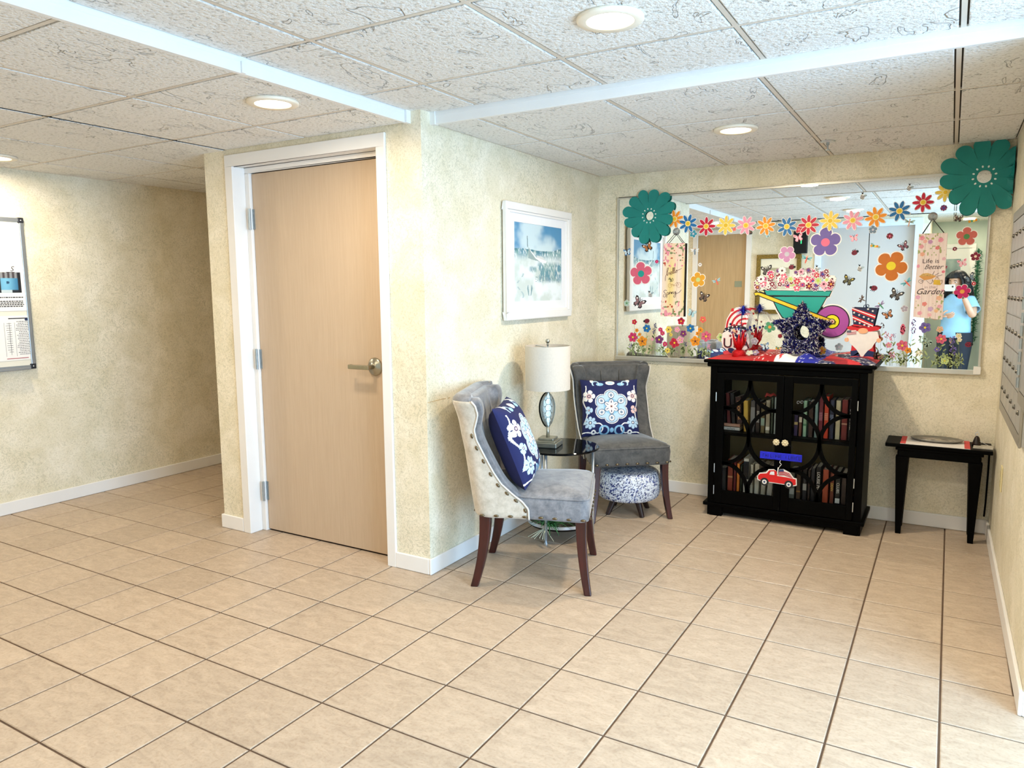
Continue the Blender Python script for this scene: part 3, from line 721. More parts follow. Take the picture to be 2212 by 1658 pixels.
mb.lathe(prof, 280); me = mb.mesh('cushion', print_mat('printed_cloth', .8), True)
paint(me, ott_col); o = bpy.data.objects.new('cushion', me); COL.objects.link(o); o.parent = ot
for a in (45, 135, 225, 315):
    ca, sa = cos(R(a)), sin(R(a))
    mb = MB(); mb.tube([(.098*ca, .098*sa, .105), (.150*ca, .150*sa, .0)], [.022, .014], 12); mb.build('leg', wood('dark_walnut', '#1d0d0a', '#321a13', .35), ot)

# ---- round glass side table
st = empty('side_table', (3.72*T, 7.50*T, 0)); tag(st, 'small round black glass side table with three chrome legs between the chairs', 'table')
M_BGLASS = mat('black_glass', '#030406', .05, var=.2, scale=4); M_BGLASS.node_tree.nodes['Principled BSDF'].inputs['Specular IOR Level'].default_value = .2
MB().lathe([(.0001, .497), (.212, .497), (.216, .501), (.216, .505), (.212, .509), (.0001, .509)], 64).build('table_top', M_BGLASS, st, angle=40)
MB().lathe([(.0001, .070), (.175, .070), (.178, .075), (.178, .078), (.0001, .080)], 48).build('lower_shelf', M_BGLASS, st, angle=40)
MB().lathe([(.178, .082), (.185, .082), (.185, .098), (.178, .098)], 48, cap=False).build('shelf_ring', M_CHROME, st, angle=40)
for (x, y) in ((3.74, 6.88), (4.24, 7.825), (3.17, 7.79)):
    dx, dy = (x-3.72)*T, (y-7.5)*T
    MB().tube([(dx, dy, .004), (dx, dy, .497)], .0085, 14).build('leg', M_CHROME, st, True)
    MB().lathe([(.011, 0), (.011, .006), (.008, .008)], 12, X=Matrix.Translation((dx, dy, 0))).build('foot', M_CHROME, st)
# greenery on the lower shelf
gr = empty('green_sprig', (3.72*T, 7.02*T, .086)); tag(gr, 'artificial green sprig with pale roots on the lower shelf of the side table', 'plant')
M_GRN = mat('sprig_green', '#2f6b38', .6, var=.3, scale=30); M_ROOT = mat('pale_root', '#cfd2b8', .7, var=.1)
rnd = random.Random(4); mb = MB()
for k in range(64):
    a = rnd.uniform(0, 2*pi); l = rnd.uniform(.06, .16); h = rnd.uniform(-.03, .06)
    x0, y0 = rnd.uniform(-.03, .03), rnd.uniform(-.03, .03)
    mb.tube([(x0, y0, .005), (x0+l*.5*cos(a), y0+l*.5*sin(a), .035+h*.3), (x0+l*cos(a), y0+l*sin(a), max(-.06, .01+h))], [.002, .004, .0008], 4, flat=.4)
tag(mb.build('fronds', M_GRN, gr), kind='stuff')
mb = MB()
for k in range(10):
    a = rnd.uniform(-2.6, -.6); l = rnd.uniform(.05, .10)
    mb.tube([(0, -.03, .0), (l*.5*cos(a), -.05+l*.5*sin(a)*.6, -.02), (l*cos(a), -.055+l*sin(a)*.6, -.045)], .0016, 4)
tag(mb.build('roots', M_ROOT, gr), kind='stuff')

# ---- table lamp
lp = empty('table_lamp', (3.52*T, 7.38*T, .5095), R(11)); tag(lp, 'table lamp with linen drum shade and silver oval leaf textured body', 'lamp')
M_SILV = mat('aged_silver', '#a8a89c', .38, .85, var=.12, scale=25, bump=.2)
mb = MB(); mb.box(-.068, .068, -.068, .068, 0, .028); mb.box(-.058, .058, -.058, .058, .028, .036); mb.box(-.045, .045, -.045, .045, .036, .05); mb.build('base', M_SILV, lp, bevel=.004)
MB().tube([(0, 0, .05), (0, 0, .11)], .0095, 16).build('stem', M_SILV, lp, True)
# oval body: a flat shell plate with raised scales
mb = MB(); body = []
N = 28
def oval_w(t): return .047*(sin(pi*min(1, max(0, t)))**.55)*(1.05-.25*(1-t))
mb.grid(24, 28, lambda u, v: ((u-.5)*2*oval_w(v), -.013*(1-((u-.5)*2)**2)**.5-.002*0, .105+.195*v)); mb.grid(24, 28, lambda u, v: ((u-.5)*2*oval_w(v), .013*(1-((u-.5)*2)**2)**.5, .105+.195*v))
M_SHELL = mat('silver_shell', '#a9b4b4', .3, .8, var=.15, scale=16, bump=.3)
bd = mb.build('body', M_SHELL, lp, True); bd.rotation_euler = (0, 0, R(34))
for s in (-1, 1):
    mb = MB()
    yy = lambda u, v: s*.0145*(1-min(1, u*u))**.5
    def line(pts): mb.tube([(u*oval_w(v), yy(u, v), .105+.195*v) for u, v in pts], .0016, 5)
    line([(-.95+.0*k, .1+.08*k) for k in range(10)]); line([(.95, .1+.08*k) for k in range(10)])
    for v0 in (.26, .44, .62, .80):
        line([(-.95, v0+.05), (-.42, v0-.03)]); line([(.95, v0+.05), (.42, v0-.03)]); line([(-.28, v0+.04), (.28, v0+.04)])
        line([(-.42, v0-.03), (-.28, v0+.04), (-.42, v0+.10), (-.42, v0+.15)]); line([(.42, v0-.03), (.28, v0+.04), (.42, v0+.10), (.42, v0+.15)])
    line([(-.42, .12), (-.42, .24)]); line([(.42, .12), (.42, .24)])
    mb.build('leaf_vein', M_SILV, bd, True)
mb = MB(); mb.grid(16, 28, lambda u, v: ((u-.5)*2*oval_w(v)*1.06-.004, .007+.008*(1-((u-.5)*2)**2)**.5, .102+.200*v)); mb.build('body_back', mat('dark_pewter', '#4c4a42', .4, .8, var=.1), bd, True)
MB().tube([(0, 0, .298), (0, 0, .345)], .012, 16).build('neck', M_STEEL, lp, True)
zs0, zs1 = .318, .558
M_SHADE = mat('linen_shade', '#d2c8ba', .85, var=.04, scale=120, bump=.12, bscale=300)
MB().lathe([(.121, zs0), (.124, zs0), (.124, zs1), (.121, zs1), (.121, zs0)], 64, cap=False).build('lamp_shade', M_SHADE, lp, angle=40)
sp_ = MB()
for k in range(3): a = R(120*k+20); sp_.tube([(0, 0, zs1-.012), (.121*cos(a), .121*sin(a), zs1-.006)], .0025, 6)
sp_.tube([(0, 0, .34), (0, 0, zs1+.004)], .004, 8); sp_.build('harp', M_STEEL, lp)
MB().lathe([(.005, zs1), (.006, zs1+.012), (.004, zs1+.014)], 12).build('finial_neck', M_SILV, lp, True)
MB().ell((0, 0, zs1+.025), (.0125, .0125, .0125), 16, 12).build('finial', M_SILV, lp, True)

# ---- framed dune picture on the alcove wall (plane x = 2.76)
def pip(x, z, P):
    c = False; j = len(P)-1
    for i in range(len(P)):
        (xi, zi), (xj, zj) = P[i], P[j]
        if (zi > z) != (zj > z) and x < (xj-xi)*(z-zi)/(zj-zi)+xi: c = not c
        j = i
    return c
def sst(a, b, x): t = min(1, max(0, (x-a)/(b-a))); return t*t*(3-2*t)
def dune(u, v):
    """beach dunes with grass and a white rowing boat under a blue sky"""
    hz = .655+.03*fbm(u*4, 1.3, 8)+.04*sst(.75, 1, u)
    if pip(u, v, [(.290, .715), (.325, .665), (.44, .575), (.60, .545), (.665, .530), (.645, .503), (.54, .515), (.43, .560), (.33, .645)]): return srgb('#f2f5f5')
    if pip(u, v, [(.45, .600), (.575, .585), (.645, .540), (.56, .530), (.47, .565)]): return srgb('#cfd3d3')
    if pip(u, v, [(.288, .705), (.280, .560), (.34, .545), (.53, .520), (.43, .563), (.33, .648)]): return srgb('#8fa3a4')
    if abs(u-(.262+.05*(.83-v))) < .006 and .70 < v < .84: return srgb('#4a6a72')
    if v > hz:
        sky = lerp(srgb('#4a8ab4'), srgb('#c3d8e0'), sst(.40, .72, fbm(u*3+2, v*3.2, 21))); sky = lerp(sky, srgb('#d6e2e4'), .5*sst(.75, .60, v))
        return sky
    n = fbm(u*6, v*6, 3); sand = lerp(srgb('#c5d0cc'), srgb('#e2ebee'), sst(.3, .7, n))
    d1 = sst(.50, .64, v)*(1-.85*sst(.26, .30, u)*sst(.44, .38, u)); d2 = sst(.22, .30, v)*sst(.56, .46, v)*sst(.46, .56, u+.05*n); d3 = sst(.36, .40, v)*sst(.47, .43, v)*sst(.50, .42, u)*sst(.28, .34, u); top = sst(hz-.05, hz-.01, v)
    g = .55*vnoise(u*70, v*16, 31)+.45*vnoise(u*150+v*60, v*40, 33)
    gm = sst(.26, .52, g)*max(d1, d2, d3*.8, top)
    grass = lerp(srgb('#3f7d99'), srgb('#7da3a0'), vnoise(u*18, v*8, 12)); c = lerp(sand, grass, gm)
    c = lerp(c, srgb('#2f6f7c'), .8*top*sst(.35, .6, vnoise(u*22, 3, 5)))
    if .25 < v < .33 and u > .42: c = lerp(c, srgb('#7f97a0'), .8*sst(.62, .75, vnoise(u*34, v*70, 3)))
    if v < .36: c = lerp(c, srgb('#9ab2b7'), .8*(abs(u-.12-.06*sin(v*22)) < .014)*(vnoise(v*36, 0, 2) > .5))
    if hypot((u-.31)*1.6, v-.15) < .085 and abs(sin((u-.31)*60/(v+.02)*.12)) > .86: c = srgb('#6f919b')
    return c
pc = empty('framed_picture', (2.79*T, 8.34*T, 1.526)); tag(pc, 'white framed picture of a boat in beach dunes on the nook wall', 'picture')
pc.rotation_euler = (0, 0, R(90.37))       # local -y looks towards +x
W2, H2 = .405, .322
mb = MB()
for x0, x1, z0, z1 in ((-W2, W2, H2-.042, H2), (-W2, W2, -H2, -H2+.042), (-W2, -W2+.042, -H2+.042, H2-.042), (W2-.042, W2, -H2+.042, H2-.042)): mb.box(x0, x1, -.03, -.002, z0, z1)
mb.build('picture_frame', M_WHITE, pc, bevel=.006)
mb = MB()
for x0, x1, z0, z1 in ((-W2+.04, W2-.04, H2-.055, H2-.04), (-W2+.04, W2-.04, -H2+.04, -H2+.055), (-W2+.04, -W2+.055, -H2+.055, H2-.055), (W2-.055, W2-.04, -H2+.055, H2-.055)): mb.box(x0, x1, -.022, -.010, z0, z1)
mb.build('inner_moulding', M_WHITE, pc, bevel=.003)
iw, ih = .294, .219
mb = MB()
for x0, x1, z0, z1 in ((-W2+.05, W2-.05, ih, H2-.05), (-W2+.05, W2-.05, -H2+.05, -ih), (-W2+.05, -iw, -ih, ih), (iw, W2-.05, -ih, ih)): mb.box(x0, x1, -.013, -.010, z0, z1)
mb.build('picture_mat', mat('mat_board', '#e9ebee', .7, var=.01), pc)
pn = panel('painting', 2*iw, 2*ih, 260, 200, dune, pc); pn.location = (0, -.0095, 0)
MB().box(-W2+.03, W2-.03, -.009, -.002, -H2+.03, H2-.03).build('backing', M_DARK, pc)

# ---- notice board on the left wall (plane x = -6.955)
nb = empty('notice_board', (-6.955*T, 0, 0)); tag(nb, 'aluminium framed white notice board on the left wall', 'notice board')
y0, y1, z0, z1 = -.2*T, 3.735*T, 3.02*T, 6.15*T
M_ALU = mat('aluminium_frame', '#a9b0b8', .35, .8, var=.05, scale=20)
MB().box(.004, .012, y0, y1, z0, z1).build('board', mat('white_board', '#e4e0d2', .35, var=.01), nb)
mb = MB()
for a, b, c, d in ((y0, y1, z1-.022, z1), (y0, y1, z0, z0+.022), (y1-.022, y1, z0+.022, z1-.022), (y0, y0+.022, z0+.022, z1-.022)): mb.box(.002, .020, a, b, c, d)
mb.build('board_frame', M_ALU, nb, bevel=.003)
for a, b in ((y1, z1), (y1, z0)):
    c = MB(); c.box(.001, .0225, a-.030, a+.003, min(b, b+(.003 if b == z1 else -.003))-(.03 if b == z1 else 0), max(b, b+(.003 if b == z1 else -.003))+(.03 if b == z0 else 0)); cc = c.build('corner_cap', mat('corner_plastic', '#24262c', .4, var=.1), nb, bevel=.004)
    MB().ell((.023, a-.014, b-.014 if b == z1 else b+.014), (.002, .005, .005), 10, 6).build('screw', M_CHROME, cc, True)
MB().box(.012, .045, y0, y1-.04, z0-.004, z0+.010).build('pen_tray', M_ALU, nb, bevel=.003)
M_PAPER = mat('paper', '#efedea', .7, var=.01); M_INK = mat('ink', '#1b1a20', .6, var=.1); M_RINK = mat('red_ink', '#a02838', .6)
def notice(name, ya, yb, za, zb, label):
    o = MB().box(-.0006, .0006, ya, yb, za, zb).build(name, M_PAPER); o.location = (-6.955*T+.0132, 0, 0); tag(o, label, 'notice', 'papers on the notice board'); return o
n1 = notice('paper_notice', 3.68*T-.28, 3.675*T, 4.24*T, 5.18*T, 'upper white notice with a photo of a blue tank on the board')
yc = 3.40*T
def can(u, v):
    if u > .86: return srgb('#14161d')
    if v > .72: return lerp(srgb('#8b8f94'), srgb('#32262c'), (sin(u*30)+1)/2)
    if u < .12: return srgb('#1d2026')
    b = lerp(srgb('#2e6f9a'), srgb('#6fb0d2'), .5+.5*sin(u*5))
    if hypot(u-.42, v-.5) < .07: return srgb('#1c4668')
    if v < .13: return srgb('#b8c8d0') if u < .6 else srgb('#20262e')
    return b
ph = panel('notice_photo', .13, .125, 40, 40, can, n1, X=Matrix.Translation((.0012, 3.38*T, 4.825*T)) @ Matrix.Rotation(R(90), 4, 'Z'))
mb = MB(); rr = random.Random(3)
for z, l in ((4.52, .19), (4.44, .16), (4.405, .19), (4.37, .20), (4.335, .18)):
    y = 3.62*T-l
    while y < 3.62*T-.006:
        ww = rr.uniform(.006, .016); mb.box(.0006, .0010, y, min(y+ww, 3.62*T), z*T-.003, z*T+.003); y += ww+.003
mb.box(.0006, .001, 3.33*T, 3.50*T, 5.035*T-.002, 5.035*T+.002)
tag(mb.build('print_line', M_INK, n1), kind='stuff')
text('monogram', 'S', .045, M_INK, n1, (.0008, 3.44*T, 5.10*T), (R(90), 0, R(90)), .3)
n2 = notice('paper_notice', 3.69*T-.22, 3.69*T, 3.215*T, 4.14*T, 'lower notice with chart and columns of small print on the board')
mb = MB()
for z in [4.02-.036*k for k in range(20)]:
    l = rr.uniform(.05, .085); c = 3.56*T
    y = c-l/2
    while y < c+l/2:
        ww = rr.uniform(.004, .012); mb.box(.0006, .001, y, y+ww, z*T-.0016, z*T+.0016); y += ww+.0025
mb.box(.0006, .001, 3.29*T, 3.66*T, 4.085*T-.003, 4.085*T+.003)
for k in range(14): mb.box(.0006, .001, 3.30*T-.012-rr.uniform(0, .01), 3.30*T+.012, (3.98-.045*k)*T-.001, (3.98-.045*k)*T+.001)
mb.box(.0006, .001, 3.30*T-.0008, 3.30*T+.0008, 3.33*T, 4.0*T)
for q in (3.20, 3.40): mb.box(.0006, .001, q*T-.0006, q*T+.0006, 3.30*T, 4.0*T)
tag(mb.build('print_line', M_INK, n2), kind='stuff')
mb = MB(); mb.box(.0006, .001, 3.2*T, 3.62*T, 3.255*T-.002, 3.255*T+.002); mb.build('red_line', M_RINK, n2)
mb = MB(); mb.prism_xy([(0, 0), (.008, -.006), (.016, 0), (.014, .012), (.008, .018), (.002, .012)], 0, .0008, X=Matrix.Translation((.0008, 3.62*T, 4.085*T)) @ Matrix.Rotation(R(90), 4, 'Y')); mb.build('emblem', mat('navy_ink', '#1f2a4d', .6), n2)
n3 = notice('paper_notice', y0+.05, 3.69*T-.235, 3.3*T, 4.15*T, 'notice further left on the board, cut by the photo edge')

# ---- letterboxes on the right wall (face at about x = 10.66)
def wallx(y): return 10.765+(10.69-10.765)*(y-4.58)/(11.39-4.58)
M_MB = mat('letterbox_aluminium', '#b9b6b1', .4, .55, var=.06, scale=10)
M_LOCK = mat('lock_cylinder', '#6b665c', .35, .9, var=.2)
lock_me = MB().lathe([(.010, 0), (.010, .003), (.0065, .004), (.0065, .008), (.0001, .0085)], 14).mesh('lock', M_LOCK, True)
def letterbox(ya, yb, za, zb, rows, cols, label, depth=.010, trim_w=.13):
    xs = wallx(ya)*T-.006; ang = atan2((10.69-10.765), 6.81)
    rt_ = empty('letterbox_bank', (xs, ya*T, za*T), ang*-1); tag(rt_, label, 'letterboxes')
    W_ = (ya-yb)*T; H_ = (zb-za)*T; e = trim_w*T
    # local: +y runs towards -y of the room
    mb = MB(); mb.box(-depth, .004, -W_, 0, 0, H_); mb.build('cabinet', M_MB, rt_, bevel=.002)
    mb = MB()
    for a, b, c, d in ((-W_-.004, .004, -.004, e), (-W_-.004, .004, H_-e, H_+.004), (-e*.6, .004, e, H_-e), (-W_-.004, -W_+e*.6, e, H_-e)): mb.box(-depth-.008, -depth, a, b, c, d)
    mb.build('bezel', mat('letterbox_bezel', '#a29c90', .4, .5, var=.05), rt_, bevel=.002)
    cw = (W_-1.2*e)/cols; chh = (H_-2*e)/rows
    dm = MB().box(-.006, 0, -cw+.0025, -.0025, .003, chh-.003).mesh('letterbox_door', M_MB)
    for r_ in range(rows):
        for c in range(cols):
            d = inst('letterbox_door', dm, rt_, (-depth, -.6*e-cw*c, e+chh*r_))
            inst('lock', lock_me, d, (-.006, -cw/2, chh*.52), (0, R(-90), 0))
    return rt_
letterbox(9.72, 6.25, 2.62, 5.72, 6, 6, 'grey metal bank of letterboxes with small locks on the right wall')
lb2 = letterbox(5.75, 4.75, 3.25, 5.9, 1, 1, 'hinged parcel door panel beside the letterboxes at the right photo edge', .035)
mb = MB()
for k in range(16): mb.tube([(-.045, -.004, .05+.045*k), (-.045, -.004, .085+.045*k)], .007, 8)
mb.build('piano_hinge', M_STEEL, lb2)
pl = MB().box(-.006, .0, -.12, .12, -.05, .05).build('wall_plate', mat('grey_plate', '#97958f', .5, var=.04)); pl.location = (wallx(5.4)*T-.001, 5.25*T, 2.60*T); tag(pl, 'small grey plate below the letterboxes at the right photo edge', 'wall plate')
ou = empty('wall_outlet', (wallx(9.25)*T, 9.25*T, 1.55*T)); tag(ou, 'cream power outlet on the right wall beside the small table', 'outlet')
MB().box(-.006, 0, -.037, .037, -.06, .06).build('cover_plate', mat('outlet_cream', '#dccf9f', .4), ou, bevel=.003)
for z in (-.024, .024): MB().box(-.008, -.005, -.014, .014, z-.015, z+.015).build('socket', mat('outlet_socket', '#c9bb88', .4), ou, bevel=.002)

M_SCUFF = mat('wall_scuff', '#c9b48e', .8, var=.3, scale=80)
wa = bpy.data.objects['wall_alcove']; rs2 = random.Random(6); mb = MB(); pts = [(4.68, 2.83), (5.17, 2.836), (5.69, 2.809), (6.27, 2.793)]
for k in range(24):
    t = k/24*(len(pts)-1); i = int(t); f_ = t-i; y = pts[i][0]+(pts[i+1][0]-pts[i][0])*f_; z = pts[i][1]+(pts[i+1][1]-pts[i][1])*f_
    if rs2.random() < .25: continue
    mb.box((2.79-.045*(y-5.3)/6.2 if y > 5.3 else 2.79)*T-.001, (2.79-.045*(y-5.3)/6.2 if y > 5.3 else 2.79)*T+.0008, y*T, (y+.06)*T, z*T-rs2.uniform(.001, .003), z*T+rs2.uniform(.001, .003))
mb.build('scuff_mark', M_SCUFF, wa)
wk = bpy.data.objects['wall_back']; mb = MB()
for k in range(9): x = 3.72+.06*k; z = 2.941-.006*k; mb.box(x*T, (x+rs2.uniform(.02, .05))*T, 11.39*T-.0006, 11.39*T+.001, z*T-.0012, z*T+.0012)
mb.build('scuff_mark', mat('dark_scuff', '#7a6a4a', .8), wk)
pc_ = MB(); pc_.tube([(10.62*T, 11.30*T, 1.66*T), (10.625*T, 11.35*T, 1.2*T), (10.62*T, 11.352*T, .6*T), (10.61*T, 11.34*T, .34*T)], .0045, 8); pcd = pc_.build('power_cord', M_BLACK, None, True); tag(pcd, 'thin black cord running down the corner behind the small black table', 'cord')
# ---- black bookcase
bc = empty('bookcase', (7.21*T, 10.09*T, 0)); tag(bc, 'black bookcase with circle patterned glass doors under the mirror', 'bookcase')
def bx(n, x0, x1, ya, yb, za, zb, m=M_BLACK, parent=None, bev=.003):
    mb = MB(); mb.box((x0-7.21)*T, (x1-7.21)*T, (ya-10.09)*T, (yb-10.09)*T, za*T, zb*T); return mb.build(n, m, parent or bc, bevel=bev)
mb = MB()
def cb(x0, x1, ya, yb, za, zb): mb.box((x0-7.21)*T, (x1-7.21)*T, (ya-10.09)*T, (yb-10.09)*T, za*T, zb*T)
cb(5.78, 5.92, 10.09, 11.30, .0, 3.05); cb(8.50, 8.64, 10.09, 11.30, .0, 3.05); cb(5.92, 8.5, 10.09, 11.25, 2.94, 3.05); cb(5.92, 8.5, 10.09, 11.25, .30, .44)
cb(5.70, 8.70, 10.05, 11.30, .20, .27)
mb.build('carcass', M_BLACK, bc, bevel=.003)
bx('back_panel', 5.92, 8.50, 11.25, 11.30, .25, 3.05, mat('olive_brown_board', '#6a5c3a', .7, var=.15, scale=6))
mb = MB(); cb(5.83, 5.78+.30, 10.07, 10.2, 0, .22); cb(8.35, 8.60, 10.07, 10.2, 0, .22); cb(6.0, 8.4, 10.10, 10.16, .07, .22); mb.build('plinth', M_BLACK, bc, bevel=.003)
mb = MB(); cb(5.66, 8.78, 9.99, 11.32, 3.13, 3.195); cb(5.72, 8.71, 10.04, 11.31, 3.05, 3.13); mb.build('top', M_BLACK, bc, bevel=.006)
bx('shelf', 5.92, 8.50, 10.16, 11.25, 1.665, 1.73)
M_BOOKGL = mat('bookcase_glass', '#ffffff', .02, trans=1.0, ior=1.08)
for xa, xb, g0, g1, hs in ((5.93, 7.205, 6.075, 7.075, 1), (7.215, 8.49, 7.365, 8.385, -1)):
    mb = MB(); cb(xa, g0, 10.02, 10.09, .30, 2.93); cb(g1, xb, 10.02, 10.09, .30, 2.93); cb(g0, g1, 10.02, 10.09, .30, .56); cb(g0, g1, 10.02, 10.09, 2.805, 2.93)
    d = mb.build('door', M_BLACK, bc, bevel=.002)
    cx = (g0+g1)/2; rx = (g1-g0)/2; zb_, zt_ = .56, 2.805; rz = (zt_-zb_)/4; zm = (zb_+zt_)/2
    lat = MB()
    def arc(ccx, ccz, a0, a1):
        n = 22; pts = [(ccx+rx*cos(R(a0+(a1-a0)*k/n)), ccz+rz*cos(0)*sin(R(a0+(a1-a0)*k/n))) for k in range(n+1)]
        hw = .036
        out = [(x+hw*cos(R(a0+(a1-a0)*k/n)), z+hw*sin(R(a0+(a1-a0)*k/n))) for k, (x, z) in enumerate(pts)]
        inn = [(x-hw*cos(R(a0+(a1-a0)*k/n)), z-hw*sin(R(a0+(a1-a0)*k/n))) for k, (x, z) in enumerate(pts)]
        vs = []; fs = []
        for (p, q) in zip(out, inn):
            for (x, z) in (p, q):
                x = min(max(x, g0-.02), g1+.02); z = min(max(z, zb_-.02), zt_+.02)
                vs += [((x-7.21)*T, (10.03-10.09)*T, z*T), ((x-7.21)*T, (10.08-10.09)*T, z*T)]
        for k in range(n):
            a = 4*k; b = a+4
            fs += [(a, a+2, b+2, b), (a+1, b+1, b+3, a+3), (a, b, b+1, a+1), (a+2, a+3, b+3, b+2)]
        lat.add(vs, fs)
    arc(g0, zt_, -90, 0); arc(g1, zt_, 180, 270); arc(g0, zm, -90, 90); arc(g1, zm, 90, 270); arc(g0, zb_, 0, 90); arc(g1, zb_, 90, 180)
    lat.build('lattice', M_BLACK, d)
    mb = MB(); cb(g0-.02, g1+.02, 10.083, 10.089, zb_-.02, zt_+.02); mb.build('glass', M_BOOKGL, d)
    kx = xb-.09 if hs == 1 else xa+.06
    kb_ = MB(); X = Matrix.Translation(((kx-7.21)*T, (10.02-10.09)*T, 1.655*T)) @ Matrix.Rotation(R(90), 4, 'X')
    kb_.lathe([(.006, 0), (.006, .012)], 12, X=X); kb_.ell((0, 0, .018), (.011, .011, .007), 14, 8, X=X)
    for k in range(8): a = R(45*k); kb_.ell((.013*cos(a), .013*sin(a), .018), (.0075, .0075, .006), 10, 6, X=X)
    kb_.build('knob', mat('pale_glass_knob', '#d9cba8', .15, .3, var=.2, scale=60), d, True)
    for zz in (.55, 1.0, 2.45):
        hx_ = xa-.01 if hs == 1 else xb+.01
        MB().tube([((hx_-7.21)*T, (10.035-10.09)*T, (zz-.09)*T), ((hx_-7.21)*T, (10.035-10.09)*T, (zz+.09)*T)], .003, 8).build('door_hinge', M_CHROME, d)
# ---- books: x, width, top, bottom (metres); colour, label word, spine writing
YB = 10.38*T
def book(x, w_, zt, zbot, c, word, lab, grp, tilt=0, txt=None, tc='#f0ece0', band=None, dpt=.15):
    z0b = zbot
    root = empty('book', (x+w_/2, YB, z0b), 0); tag(root, lab, 'book', grp); root.rotation_euler = (0, R(tilt), 0)
    h = zt-z0b; m = mat('cover_'+word, c, .5, var=.12, scale=18)
    cv = MB(); cv.box(-w_/2, w_/2, 0, .003, 0, h); cv.box(-w_/2, -w_/2+.0025, 0, dpt, 0, h); cv.box(w_/2-.0025, w_/2, 0, dpt, 0, h); cv.build('cover', m, root)
    MB().box(-w_/2+.0025, w_/2-.0025, .003, dpt-.004, .004, h-.004).build('pages', mat('book_pages', '#d8cdb4', .8, var=.06, scale=50), root)
    if band: MB().box(-w_/2+.001, w_/2-.001, -.0006, .0, h*band[1], h*band[2]).build('spine_band', mat('band_'+band[0].strip('#'), band[0], .5), root)
    if txt:
        text('spine_title', txt, min(w_*.82, h*1.25/max(1, len(txt))), mat('ink_'+tc.strip('#'), tc, .5), root, (0, -.0012, h*.52), (R(90), R(90), 0))
ZU, ZL_ = 1.73*T+.001, .44*T+.001
GU, GUR, GLL, GLR = 'books on the upper shelf behind the left door', 'books on the upper shelf behind the right door', 'books on the lower shelf behind the left door', 'books on the lower shelf behind the right door'
UL = [(1.7880, .018, .735, '#17161c', 'black_a', 'thin black book at the far left of the upper left shelf', -4, None, None, None),
(1.8096, .024, .745, '#5a1d1a', 'darkred_a', 'dark red book second from the left on the upper left shelf, leaning', -4, None, None, None),
(1.8390, .024, .745, '#191518', 'black_b', 'black book with large white letters on the upper left shelf', -5, 'RDO', '#efece2', None),
(1.8680, .0355, .725, '#3b1d16', 'brown_a', 'thick brown book with orange letters on the upper left shelf', -5, 'TY JOHANS', '#e3a45c', None),
(1.9090, .031, .705, '#c9a03c', 'ochre', 'ochre yellow book on the upper left shelf', -2, None, None, ('#7a5a20', .34, .38)),
(1.9470, .028, .705, '#53504f', 'grey_a', 'dark grey book right of the ochre book', 0, None, None, ('#8a8783', .2, .8)),
(1.9785, .025, .700, '#3a2c22', 'brown_b', 'brown black book with white block title on the upper left shelf', 0, 'EICKERE', '#e9e6d8', None),
(2.0070, .025, .695, '#6b5a34', 'olive', 'olive brown book on the upper left shelf', 0, None, None, ('#8fa08a', .25, .5)),
(2.0350, .027, .715, '#a89c80', 'beige_a', 'beige book with white label on the upper left shelf', 0, None, None, ('#e8e2cf', .1, .2)),
(2.0650, .013, .735, '#4b5a48', 'green_a', 'thin dark green book on the upper left shelf', 0, None, None, None),
(2.0810, .017, .735, '#9fb0ae', 'paleblue_a', 'pale grey blue book at the right end of the upper left shelf', 0, None, None, None)]
for x, w_, zt, c, wd, lab, tl, tx, tc, bd_ in UL: book(x, w_*.93, zt, (.561 if x < 1.885 else ZU), c, wd, lab, GU, tl, tx, tc or '#f0ece0', bd_)
URB = [(2.1956, .0221, .6489, '#43315a', 'violet_a', 'violet book at the left of the upper right shelf', None, None, ('#c9b27a', .5, .62)),
(2.2213, .0183, .6664, '#7a4530', 'rust_a', 'small rust brown book with white label on the upper right shelf', None, None, ('#e6ddc8', .55, .75)),
(2.2434, .0218, .7266, '#9fc7a6', 'mint', 'mint green book on the upper right shelf', None, None, ('#4f8a66', .3, .36)),
(2.2725, .0271, .7211, '#3f2a20', 'brown_c', 'dark brown book right of the mint green book', None, '#b98f6a', None),
(2.3052, .0197, .7308, '#7f9c98', 'teal_a', 'grey teal book on the upper right shelf', None, None, None),
(2.3277, .0239, .7575, '#7a2733', 'maroon', 'tall maroon book with pink letters on the upper right shelf', '||||||||||', '#e59aa6', None),
(2.3553, .0265, .7594, '#d8431f', 'orange_a', 'bright orange red book on the upper right shelf', '||||||||', '#f0c9a0', None),
(2.3849, .0253, .7403, '#262a44', 'navy_a', 'navy book with pale blue letters on the upper right shelf', '||||CIS', '#a9bce0', None),
(2.4156, .0279, .7406, '#cfc39c', 'cream_a', 'cream book right of the navy book on the upper right shelf', None, None, ('#6d7a4a', .5, .6)),
(2.4472, .0329, .7467, '#7d2018', 'red_a', 'dark red book with two pale bands on the upper right shelf', None, None, ('#c58a72', .38, .42)),
(2.4836, .0257, .7471, '#15141a', 'black_c', 'black book with small white letters at the right end of the upper shelf', 'LAST DANCE', '#e8e6df', None)]
for x, w_, zt, c, wd, lab, tx, tc, bd_ in URB: book(x, w_*.95, zt, ZU, c, wd, lab, GUR, 0, tx, tc or '#f0ece0', bd_)
